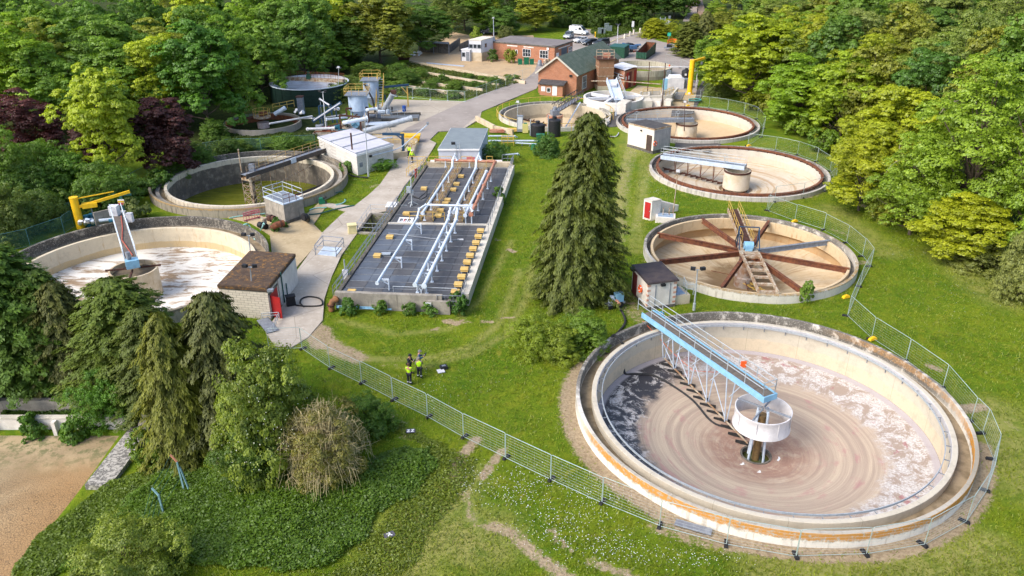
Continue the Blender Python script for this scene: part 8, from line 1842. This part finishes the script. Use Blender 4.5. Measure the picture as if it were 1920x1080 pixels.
MOUND = [broadleaf(35,5.0,6.2,-1.2,90,14,42,.17,.8),broadleaf(36,5.0,6.2,-1.2,84,15,40,.155,.8,.3)]
SHRUB = [broadleaf(31,2.0,2.6,.0,40,10,22,.19,.8),broadleaf(32,2.0,2.4,.0,44,10,20,.17,.75),broadleaf(33,2.0,2.2,.0,36,9,20,.21,.8,.3)]
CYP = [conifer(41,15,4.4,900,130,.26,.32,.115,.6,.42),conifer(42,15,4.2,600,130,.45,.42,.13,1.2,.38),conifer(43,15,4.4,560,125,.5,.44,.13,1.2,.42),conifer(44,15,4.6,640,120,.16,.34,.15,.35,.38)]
def place(name, label, cat, proto, base, h, w, col, H0, R0, group=None, rz=None, extra=None):
 t = thing(name,label,cat,base,RND.uniform(0,6.28) if rz is None else rz,group); t.scale = (w / (2 * R0),w / (2 * R0),h / H0)
 if col[1] > .05: col = (min(col[0], .86 * col[1]) * 1.06, col[1] * 1.08, col[2])
 c = bpy.data.objects.new('crown' if cat == 'tree' else 'foliage',proto[0]); COL.objects.link(c); c.parent = t; c.color = (*col,1)
 c.color = (*[min(.6,v*(1.4 if proto[0].materials[0] is NEEDLE else 1.75)) for v in col],1); b = bpy.data.objects.new('trunk' if cat == 'tree' else 'stem',proto[1]); COL.objects.link(b); b.parent = t
 return t
COVER = np.zeros((108, 192), bool)
def to_px(p):
 d = Vector(p) - Vector((0, 0, CAM_H)); z = d.y * cP - d.z * sP
 return 960 + CAM_F * d.x / z, 540 - CAM_F * (d.y * sP + d.z * cP) / z, z
def footprint(base, h, w):
 x0,y0,z = to_px(base + UP * h * .08); x1,y1,_ = to_px(base + UP * h); rx = w / 2 * CAM_F / z / 10; cy,ry = (y0 + y1) / 20,abs(y0 - y1) / 20 + rx * .25
 yy,xx = np.ogrid[0:108,0:192]; return ((xx - (x0 + x1) / 20) / max(rx,.5)) ** 2 + ((yy - cy) / max(ry,.5)) ** 2 < 1.0
def by_px(name, label, cat, kind, cx, top, base_y, wpx, col, idx=0, group=None):
 """a plant whose foot is seen at (cx, base_y) and whose tip reaches row top, wpx wide in the photograph"""
 b = PT(cx,base_y); h = max(.4,top_at(b,top)); _,_,z = to_px(b + UP * h * .5); w = wpx * z / CAM_F
 lst,H0,R0 = {'broad': (BROAD,13,5.4),'ash': (ASH,13,5.4),'shrub': (SHRUB,2.5,2.1),'con': (CYP,15,4.4)}[kind]
 if kind == 'con': w *= 1.2 if top > 400 else .95
 if kind == 'shrub' and w > 4.2: lst, H0, R0 = MOUND, 6.0, 5.2
 t = place(name,label,cat,lst[idx % len(lst)],b - UP * .05,h,w,col,H0,R0,group); COVER[footprint(b,h * .93,w * .75)] = True
 return t
YG,BG,MG,DG,OL,GO,PU = (.150,.185,.012),(.100,.160,.014),(.072,.128,.013),(.046,.092,.012),(.115,.132,.020),(.200,.180,.012),(.046,.014,.019)
LB = lambda c: tuple(v * 1.28 for v in c)
GL, GR = 'trees of the left-hand wood', 'trees of the right-hand wood'
for a in [('yellow_green_maple','bright yellow-green tree standing between two purple trees','broad',215,105,350,165,(.145,.185,.014),0),('copper_beech','purple-leaved tree at the left edge of the photo','broad',62,150,320,150,PU,1),
          ('copper_beech','purple-leaved tree right of the yellow-green tree','broad',318,175,330,150,(.036,.013,.018),2),('copper_beech','purple-leaved tree half hidden behind the yellow-green tree','broad',180,215,330,100,(.034,.013,.017),3),
          ('broadleaf_tree','large dark green tree beside the thickener tank','broad',393,20,250,185,(.040,.095,.014),0),('broadleaf_tree','mid green tree behind the dark green tank','broad',500,62,152,130,MG,1),('broadleaf_tree','small bright tree right of the dark green tank','broad',612,66,138,100,(.065,.118,.016),2),
          ('broadleaf_tree','tall light green tree in the top left corner','broad',45,5,250,210,BG,3),('broadleaf_tree','light green tree above the left purple tree','ash',110,70,260,150,(.075,.135,.022),0),('broadleaf_tree','mid green tree behind the yellow-green tree','broad',205,5,230,190,(.060,.108,.016),1)]: by_px(a[0],a[1],'tree',a[2],*a[3:7],LB(a[7]),a[8],group=GL)
for k,a in enumerate([(715,-30,118,170,OL,2),(870,-35,58,130,MG,0),(945,5,66,80,(.05,.10,.02),1),(1004,-25,58,105,(.140,.145,.016),3),(1110,-40,47,120,DG,0),(1180,-40,48,120,(.05,.10,.012),1),(570,-20,95,150,MG,3),(1060,-45,47,110,DG,2),(790,-10,100,120,(.05,.1,.016),1),(650,20,125,120,(.06,.105,.018),0)]):
 by_px('broadleaf_tree',['olive tree behind the drying beds','green tree behind the site cabins','small tree beside the blue-grey pole','golden green tree behind the brick workshop','dark tree behind the white van','dark tree behind the meter cabinets','mid green tree above the dark green tank','darkest tree between the golden tree and the white van','green tree left of the mesh bay','mid green tree left of the olive tree'][k],'tree','broad',*a[:5],a[5],'trees behind the workshop')
for k,(nm,lab,kind,a) in enumerate([('broadleaf_tree','large yellow-green tree behind the yellow jib','broad',(1405,12,200,200,(.150,.195,.010),0)),('broadleaf_tree','mid green tree left of the large yellow-green tree','broad',(1335,55,165,100,MG,1)),('laburnum_tree','golden yellow tree right of the large yellow-green tree','broad',(1512,18,190,90,GO,2)),
                                         ('broadleaf_tree','fresh green tree at the wood edge behind the farther weir-ring tank','broad',(1492,88,245,170,(.105,.178,.014),3)),('broadleaf_tree','bright green tree behind the nearer weir-ring tank fence','broad',(1570,85,275,170,(.130,.190,.013),0)),('broadleaf_tree','dark green tree in the middle of the right-hand wood','broad',(1720,55,290,150,(.038,.090,.016),1)),
                                         ('broadleaf_tree','yellow-green tree overhanging the weir-ring tank fence','broad',(1660,150,365,220,(.160,.195,.012),2)),('ash_tree','large pale ash tree with bare boughs at the right','ash',(1800,85,440,330,(.118,.182,.022),0)),('ash_tree','ash tree cut by the right edge of the photo','ash',(1915,130,500,260,(.108,.172,.022),1)),
                                         ('broadleaf_tree','low golden green tree at the foot of the ash','broad',(1800,350,492,190,(.180,.195,.012),3)),('broadleaf_tree','golden green tree drooping to the lawn edge','broad',(1610,225,395,170,(.185,.195,.013),1)),('ash_tree','loose pale tree in front of the large ash','ash',(1705,240,440,180,(.110,.172,.020),1)),
                                         ('broadleaf_tree','yellow tree at the upper right of the wood','ash',(1690,10,200,110,(.17,.16,.03),0)),('willow_tree','grey-green tree near the top right corner','ash',(1600,0,200,130,(.10,.13,.05),1)),('broadleaf_tree','green tree cut by the top right corner','broad',(1880,0,330,200,(.07,.13,.02),2)),('broadleaf_tree','pale tree above the dark green one in the right wood','ash',(1780,0,280,160,(.10,.14,.04),0))]):
 by_px(nm, lab, 'tree', kind, *a, GR)
for k,a in enumerate([(1290,40,105,70,(.07,.09,.025),3),(1318,20,100,60,(.08,.085,.03),1),(1225,33,70,60,(.2,.17,.01),0),(1300,25,80,40,(.12,.11,.02),3)]): by_px('conifer_tree' if k != 2 else 'golden_conifer',['ivy-clad conifer beside the lane','brownish conifer right of the lane','golden conifer behind the entrance gate','small golden conifer in front of the lane'][k],'tree','con',*a[:5],a[5],'conifers beside the lane')
# background trees, rows that fill the woods; those that others hide are left out
cand = []; rg = random.Random(5)
for iy in range(40):
 for ix in range(44):
  x = -200 + ix * 9.2 + rg.uniform(-3,3) + (iy % 2) * 4.5; y = 56 + iy * 8.4 + rg.uniform(-2.5,2.5)
  left = x < np.interp(y,[56,80,110,125,150,175,200,215],[-62,-60,-56,-46,-38,-40,-34,-16]) and y < 300 and (y > 120 or x < -100); right = x > np.interp(y,WOOD_Y,WOOD_X)+5.0 and y < 300; back = y > (222 if x < -8 else 264) and y < 330 and x < 60
  if left or right or back: cand.append((y, x, left and x < -30, right))
cand.sort(); cols = [BG,MG,DG,OL,YG,(.07,.125,.02),(.05,.10,.018),(.10,.14,.03),(.09,.12,.035)]; cnt = {}
for y, x, lf, rt in cand:
 b = Vector((x,y,0)); b.z = tz(b); h = rg.uniform(12.5,17.5) + (2.5 if lf else 0); w = rg.uniform(10.5,14.5); px,py,z = to_px(b + UP * h)
 if px < -110 or px > 2030 or py < -150 or py > 1000: continue
 f = footprint(b, h, w)
 if not f.any() or COVER[f].mean() > .97: continue
 COVER[footprint(b,h*.92,w*.72)] = True; side = 'left' if lf else ('right' if rt else 'rear'); ci = rg.randrange(len(cols)) if side != 'left' else rg.choice([0,0,1,2,5,5,6,3,4]); c = LB(cols[ci]) if lf else cols[ci]
 tone = ['light green','mid green','dark green','olive','yellow-green','fresh green','deep green','pale green','grey-green'][ci]; row = int((y - 50)/22); key = (side,tone,row); cnt[key] = cnt.get(key,0)+1
 place('broadleaf_tree','%s tree in the %s wood, %s of its colour in the %s row back' % (tone,{'left': 'left-hand','right': 'right-hand','rear': 'rear'}[side],ORD[cnt[key] - 1],ORD[row]),'tree',(ASH if rg.random() < .22 else BROAD)[rg.randrange(2)] if rg.random() < .5 else BROAD[2+rg.randrange(2)],b,h,w,c,13,5.4,{'left': GL,'right': GR,'rear': 'trees of the rear wood'}[side])
for k,a in enumerate([(1352,5,92,90,OL,1),(1372,35,128,80,MG,2),(1338,-5,45,50,BG,3)]): by_px('broadleaf_tree',['olive tree right of the lane','mid green tree below the olive one right of the lane','light tree at the top of the lane'][k],'tree','broad',*a[:5],a[5],'trees right of the lane')
for k in range(14): px = 1040+k*15; by_px('hedge_bush','dark bush in the hedge beyond the car park, %s from the left' % ORD[k],'shrub','shrub',px,30 - (k % 3)*5,50+(k % 2)*2,34,(.045,.085,.012),k,'hedge beyond the car park')
# conifers
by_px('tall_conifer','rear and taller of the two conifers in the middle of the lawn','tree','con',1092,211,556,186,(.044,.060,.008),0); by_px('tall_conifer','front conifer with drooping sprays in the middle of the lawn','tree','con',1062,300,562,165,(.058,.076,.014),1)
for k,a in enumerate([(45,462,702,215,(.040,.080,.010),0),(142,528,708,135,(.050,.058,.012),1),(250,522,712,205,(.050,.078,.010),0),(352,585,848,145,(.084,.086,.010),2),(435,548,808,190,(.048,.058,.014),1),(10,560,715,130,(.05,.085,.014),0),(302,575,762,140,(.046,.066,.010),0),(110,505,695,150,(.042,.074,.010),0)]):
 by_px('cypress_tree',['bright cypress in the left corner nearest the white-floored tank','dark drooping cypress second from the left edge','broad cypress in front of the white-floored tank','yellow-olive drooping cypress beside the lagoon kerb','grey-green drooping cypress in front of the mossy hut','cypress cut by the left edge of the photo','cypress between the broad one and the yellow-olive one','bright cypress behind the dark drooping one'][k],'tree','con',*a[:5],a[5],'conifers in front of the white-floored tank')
# shrubs
WHF = pm('white blossom', (.72, .74, .62), (.60, .64, .48), 6, .8, 0, bmp=0)
for lab,a in [('flowering hawthorn bush below the path end',(515,655,872,230,(.095,.130,.026),0)),('ivy mound behind the lagoon wall',(200,690,792,115,(.060,.135,.018),1)),('bramble mound at the foot of the conifers, left part',(1000,585,662,105,(.115,.160,.016),1)),('bramble mound at the foot of the conifers, right part',(1092,590,655,120,(.075,.130,.016),0)),
               ('low bramble in front of the conifer mound',(1050,612,670,100,(.115,.155,.018),2)),('bright shrub behind the yellow davit crane',(130,285,378,120,(.070,.140,.022),0)),('green shrub left of the bright shrub',(55,300,400,140,(.055,.105,.018),1)),('shrub at the left edge behind the green fence',(15,345,452,120,(.075,.105,.025),2)),('grey shrub between the davit and the green-water tank',(258,365,412,60,(.085,.11,.045),2)),
               ('shrub behind the green fence left of the davit',(85,352,428,110,(.060,.100,.022),1)),('weedy shrub between thickener and green-water tank',(510,257,276,80,(.07,.12,.02),0)),('weedy shrub beside the white-roofed pump house',(572,256,276,70,(.075,.125,.03),1)),('shrub at the foot of the thickener wall',(440,262,286,90,(.06,.10,.018),2)),('ivy bush against the blower house',(928,262,308,60,(.035,.085,.014),1)),('bush beside the green kiosk',(1025,252,292,60,(.04,.09,.016),0)),('shrub growing over the right deck wall',(937,350,385,34,(.050,.105,.018),0)),('shrub growing on the middle of the deck',(817,395,420,42,(.045,.095,.02),2)),
               ('weeds on the front wall of the deck, first from the left',(654,560,590,40,(.045,.105,.016),0)),('weeds on the front wall of the deck, second from the left',(713,562,588,34,(.06,.12,.016),1)),('weeds on the front wall of the deck, third from the left',(770,562,588,36,(.045,.095,.016),2)),('weeds on the front wall of the deck, fourth from the left',(808,566,588,44,(.055,.115,.018),0)),('bush at the front right corner of the deck',(860,545,588,48,(.035,.085,.014),1)),
               ('sapling in front of the spoked tank',(1508,527,566,36,(.075,.130,.02),0)),('white-flowered bush at the right edge of the lawn',(1905,435,560,110,(.12,.14,.06),2)),('rough shrub at the foot of the golden green tree',(1840,425,500,150,(.10,.12,.04),2)),('shrub under the trees behind the nearer weir-ring tank',(1660,330,410,90,(.10,.14,.018),1)),('weed tuft in front of the concrete chamber',(518,408,434,26,(.05,.11,.016),0)),('second weed tuft in front of the concrete chamber',(536,414,427,16,(.05,.11,.016),1)),
               ('bush at the side of the workshop, left one',(925,92,115,26,(.05,.09,.016),0)),('light green bush at the side of the workshop',(957,88,118,30,(.12,.15,.02),1)),('grey bush behind the site cabins',(950,48,72,40,(.08,.10,.04),2)),('light sapling beside the upper site cabin',(892,50,78,26,(.12,.17,.02),0)),('yellow hedge behind the entrance gate',(1250,34,68,60,(.19,.17,.01),1)),('loose bramble mound at the lagoon bank foot',(250,990,1110,250,(.110,.145,.028),1)),
               ('shrub on the bank left of the wire fence',(290,800,872,90,(.08,.13,.018),1)),('dark shrub beside the dead bush',(690,742,808,120,(.050,.100,.014),0)),('low shrub below the hawthorn',(470,800,900,150,(.05,.09,.014),1)),('dense bush left of the left purple tree',(15,250,400,170,(.070,.125,.014),0)),('dense bush below the yellow-green tree',(200,300,388,130,(.060,.115,.014),1)),('dense bush below the left purple tree',(95,262,372,150,(.065,.120,.016),0)),('shrub at the lagoon wall, left one',(65,775,812,60,(.05,.11,.018),0)),('shrub at the lagoon wall, right one',(150,770,830,70,(.055,.115,.018),2)),('weeds along the white-roofed pump house wall',(715,296,316,60,(.06,.13,.02),1)),('tall weeds at the corner of the pump house',(652,296,322,34,(.06,.12,.02),2)),('rough bush at the foot of the wood by the jib',(1345,120,178,70,(.07,.10,.025),0))]:
 by_px('shrub', lab, 'shrub', 'shrub', *a)
# overgrown drying beds and rough ground, shrubs in a row
k = 0
for px,py,w in [(745,140,60),(785,142,46),(760,156,70),(812,160,40),(850,168,46),(890,165,40),(925,158,40),(960,150,36),(880,146,30),(830,150,30),(745,172,60),(800,176,46),(850,182,40),(690,140,70),(720,160,60),(655,120,60),(905,148,22),(868,158,22)]:
 by_px('bed_weeds','clump of weeds on the old drying beds, %s one' % ORD[k],'shrub','shrub',px,py - w*.36,py+2,w,[(.055,.105,.018),(.07,.12,.02),(.05,.095,.016)][k % 3],k,'weeds on the drying beds'); k += 1
k = 0
for i in range(30):
 y = 66 + i * 4.6; x = float(np.interp(y,WOOD_Y,WOOD_X)) + rg.uniform(1.0,3.5); b = Vector((x,y,0)); b.z = tz(b); px,py,z = to_px(b)
 if 0 < px < 1900: place('wood_edge_bush','bush at the right wood edge, %s from the near end' % ORD[k],'shrub',SHRUB[i % 3],b,rg.uniform(2.2,4.2),rg.uniform(3.5,6),rg.choice([BG,OL,MG,YG]),2.5,2.1,'bushes at the right wood edge'); k += 1
k = 0
for px,py in [(330,318),(380,300),(430,285),(540,275),(300,340),(270,352),(230,370),(190,388),(360,290),(20,420),(60,405),(160,365),(110,395),(660,165),(690,175),(640,178),(405,250)]:
 by_px('verge_bush','bush in the rough verge of the left wood, %s of the verge' % ORD[k],'shrub','shrub',px,py - 26,py+12,62,rg.choice([(.05,.10,.016),(.06,.115,.018),(.045,.085,.016),(.075,.115,.03)]),k,'bushes in the left verge'); k += 1
# dead twiggy bush and bare boughs
t = thing('dead_bush','bare twiggy bush with dry tan branches below the fence','shrub',PT(612,890)); zz = to_px(PT(612,890))[2]; wd_ = 200 * zz / CAM_F
TWIG = pm('dry twig',(.52,.44,.24),(.40,.33,.17),4,.9,0,((.42,.30,.10),5,.6),bmp=0); hh_ = top_at(PT(612,890),745)
link('boughs',twigs(51,wd_*.5,hh_,560,TWIG,.020),TWIG,t); sp = MOUND[1]; o = bpy.data.objects.new('foliage',sp[0]); COL.objects.link(o); o.parent = t; o.color = (.19,.19,.06,1); o.scale = (wd_/11.2,wd_/11.2,hh_/6.9)
for lab,px,py,s,sd in (('bare grey boughs hanging from the large ash tree',1862,285,3.2,1),('bare pale branch sticking out of the right-edge ash',1905,330,2.4,2),('bare boughs in the top of the large ash',1790,190,2.6,3),('bare boughs in the left side of the large ash',1700,300,2.4,4)):
 b = P(px,py,13.0 if sd == 3 else 8.0); t = thing('bare_boughs',lab,'branch',b); rs = np.random.RandomState(60 + sd); mb = MB()
 for _ in range(5):
  p = np.zeros(3); pts = [tuple(p)]; d = unit(rs, 1)[0] * np.array([1, .4, .9])
  for j in range(5): d = d + rs.normal(size=3) * .35; p = p + d / np.linalg.norm(d) * s * .22; pts.append(tuple(p))
  m2 = MB(); m2.path(pts,.07,5,.015); m2.path([pts[2],tuple(np.array(pts[2]) + unit(rs,1)[0] * s * .3),tuple(np.array(pts[2]) + unit(rs,1)[0] * s * .5)],.03,4,.01)
  me = m2.mesh('bough'); me.materials.append(BARK_L); o = bpy.data.objects.new('bough',me); COL.objects.link(o); o.parent = t
# ------------------------------------------------------------------ ground cover that nobody could count
def in_poly(x, y, poly):
 ins = np.zeros(len(x), bool); j = len(poly) - 1
 for i in range(len(poly)):
  (x1,y1),(x2,y2) = poly[i],poly[j]; ins ^= ((y1 > y) != (y2 > y)) & (x < (x2 - x1) * (y - y1) / (y2 - y1 + 1e-12) + x1); j = i
 return ins
def vnoise(x, y, s, seed):
 rs = np.random.RandomState(seed); g = rs.rand(64,64); u,v = x*s,y*s; i,j = np.floor(u).astype(int),np.floor(v).astype(int); fu,fv = u - i,v - j; fu = fu*fu*(3 - 2*fu); fv = fv*fv*(3 - 2*fv)
 q = lambda a, b: g[a % 64, b % 64]
 return (q(i,j) * (1 - fu) + q(i + 1,j) * fu) * (1 - fv) + (q(i,j + 1) * (1 - fu) + q(i + 1,j + 1) * fu) * fv
def carpet(name, label, cat, px_poly, n, hmax, ls, col, seed, er=.25):
 poly = [tuple(PT(*p).xy) for p in px_poly]; rs = np.random.RandomState(seed); a = np.array(poly); lo,hi = a.min(0),a.max(0); x = rs.uniform(lo[0],hi[0],n*3); y = rs.uniform(lo[1],hi[1],n*3); k = in_poly(x,y,poly); ed = seg_dist(x,y,poly+poly[:1]); k &= ed > 1.6*er*(vnoise(x,y,.8,seed+5) - .2)+.3*rs.rand(n*3); x,y,ed = x[k][:n],y[k][:n],ed[k][:n]; hmax = hmax*(.25+.75*np.clip(ed/(1.5*er),0,1))
 hmp = .25+.75*(.6*vnoise(x,y,.55,seed)+.4*vnoise(x,y,1.7,seed+1)); z = terrain_z(x,y)+hmax*hmp*rs.uniform(.35,1.0,len(x)); m = len(x); nr = rs.normal(size=(m,3))*.55+np.array([0,0,1]); ax = rs.normal(size=(m,3)); ax[:,2] *= .3; s = ls*rs.uniform(.6,1.3,m)
 me = quads(name,np.stack([x,y,z],1),ax,nr,s*1.4,s*.8,LEAF,np.clip(.15+.6*hmp+rs.normal(size=m)*.16,0,1)); o = link(name,me,None); o.color = (*col,1); tag(o,label,cat,kind='stuff')
carpet('nettle_bed','dense bed of dark green nettles on the bank below the fence','nettles',[(300,880),(360,862),(480,895),(640,880),(760,820),(830,835),(835,875),(800,940),(725,980),(700,1010),(620,1100),(60,1100),(150,1010),(225,930)],80000,.75,.13,(.085,.165,.018),71,1.0)
carpet('rough_grass','rough yellow-green grass at the edge of the nettle bed','grass',[(620,690),(690,735),(770,800),(900,862),(870,960),(800,1040),(760,1095),(600,1095),(700,960),(780,850),(700,790)],16000,.32,.13,(.13,.185,.022),77,.8)
carpet('bank_weeds','tangle of weeds under the cypress trees behind the lagoon wall','weeds',[(0,745),(260,770),(300,800),(240,812),(0,800)],14000,.8,.18,(.055,.115,.016),72)
carpet('lagoon_edge_weeds','strip of bright weeds along the lagoon edge','weeds',[(205,905),(300,868),(340,900),(190,1010),(90,1100),(5,1100),(20,1062),(120,970)],30000,.6,.14,(.105,.170,.020),73)
carpet('verge_weeds','rough weeds between the green fence and the plant','weeds',[(300,330),(350,300),(440,282),(590,274),(600,256),(470,245),(420,248),(380,262),(300,300)],22000,.7,.26,(.060,.100,.020),74)
carpet('bed_grass','rough grass covering the old drying beds','grass',[(640,150),(735,122),(768,118),(985,152),(880,186),(745,180),(680,182)],22000,.5,.30,(.085,.115,.022),75)
carpet('car_park_verge','rough grass verge beyond the parked cars','grass',[(1105,62),(1120,74),(1150,70),(1200,58),(1236,60),(1236,52),(1160,50),(1110,52)],7000,.7,.34,(.07,.12,.02),76)
def lawn():
 rs = np.random.RandomState(81); n = 230000; x = rs.uniform(-26,56,n); y = 30 + 85 * rs.rand(n) ** 1.5; k = np.ones(n,bool)
 for ax_, ay, ar in TANKS.values(): k &= np.hypot(x - ax_, y - ay) > ar + .25
 k &= ~in_poly(x,y,[tuple(D(u,v).xy) for u,v in ((-.07,-.03),(1.09,-.03),(1.09,1.06),(-.07,1.06))]); k &= (x > -24) & (x < np.interp(y,WOOD_Y,WOOD_X) + 1)
 for pl_ in SHEETS: k &= ~in_poly(x, y, pl_)
 dd = np.full(n, 9.0)
 for pts, w_, s in DIRT: dd = np.minimum(dd, seg_dist(x, y, px_line(pts)) / w_)
 k &= (dd > 1.1) | (rs.rand(n) < .12); d = np.hypot(x - TANKS['A'][0],y - TANKS['A'][1]) - TANKS['A'][2]; k &= (d > 1.1) | (rs.rand(n) < .1)
 x,y = x[k],y[k]; m = len(x); h = (.05 + .10 * vnoise(x,y,.5,3) + .06 * vnoise(x,y,2.1,4)) * rs.uniform(.6,1.4,m); z = terrain_z(x,y) + h * .45
 ax_ = rs.normal(size=(m, 3)) * .7; ax_[:, 2] = .8; nr = rs.normal(size=(m, 3)); nr[:, 2] += .9
 me = quads('lawn_grass',np.stack([x,y,z],1),ax_,nr,h*1.9,np.full(m,.05),LEAF,np.clip(.45+.5*(vnoise(x,y,.33,5) - .5)+rs.normal(size=m)*.2,0,1)); o = link('lawn_grass',me,None); o.color = (.185,.240,.022,1); tag(o,'short uneven grass tufts of the lawns','grass',kind='stuff')
lawn()
rs = np.random.RandomState(91); fp = []
for (cx,cy,sx,sy,n) in [(1060,985,110,60,330),(1150,1030,120,40,260),(960,930,70,40,170),(1010,900,60,25,90),(900,900,60,35,120),(1110,930,60,30,120),(820,740,120,40,90),(1195,285,25,10,110),(1210,345,20,16,70),(690,345,30,20,60),(1300,1050,120,20,120),(640,470,15,12,40),(1240,360,25,12,60),(1780,560,90,50,90),(1700,470,60,30,70)]:
 for _ in range(n): q = PT(rs.normal(cx,sx * .5),rs.normal(cy,sy * .5)); fp.append(tuple(q + UP * .13))
fp = np.array(fp); ok = np.ones(len(fp), bool)
for ax_, ay, ar in TANKS.values(): ok &= np.hypot(fp[:, 0] - ax_, fp[:, 1] - ay) > ar + .6
fp = fp[ok]; m = len(fp); me = quads('daisies',fp,rs.normal(size=(m,3))*np.array([1,1,.1]),np.tile([0.,0,1],(m,1))+rs.normal(size=(m,3))*.2,rs.uniform(.03,.07,m),rs.uniform(.03,.07,m),WHITE,np.full(m,.8)); tag(link('daisies',me,None),'drifts of small white daisies scattered over the lawn','daisies',kind='stuff')
b = PT(515,872); h_ = top_at(b,655); z_ = to_px(b)[2]; w_ = 215*z_/CAM_F; m = 420; d = unit(rs,m); d[:,2] = np.abs(d[:,2]); fp = np.array(b)+d*np.array([w_/2,w_/2,h_])*rs.uniform(.85,1.0,(m,1)); me = quads('hawthorn_blossom',fp,unit(rs,m),d,rs.uniform(.05,.08,m),rs.uniform(.04,.07,m),WHF,np.full(m,.8)); tag(link('hawthorn_blossom',me,None),'cream blossom sprinkled over the hawthorn bush below the path end','blossom',kind='stuff')
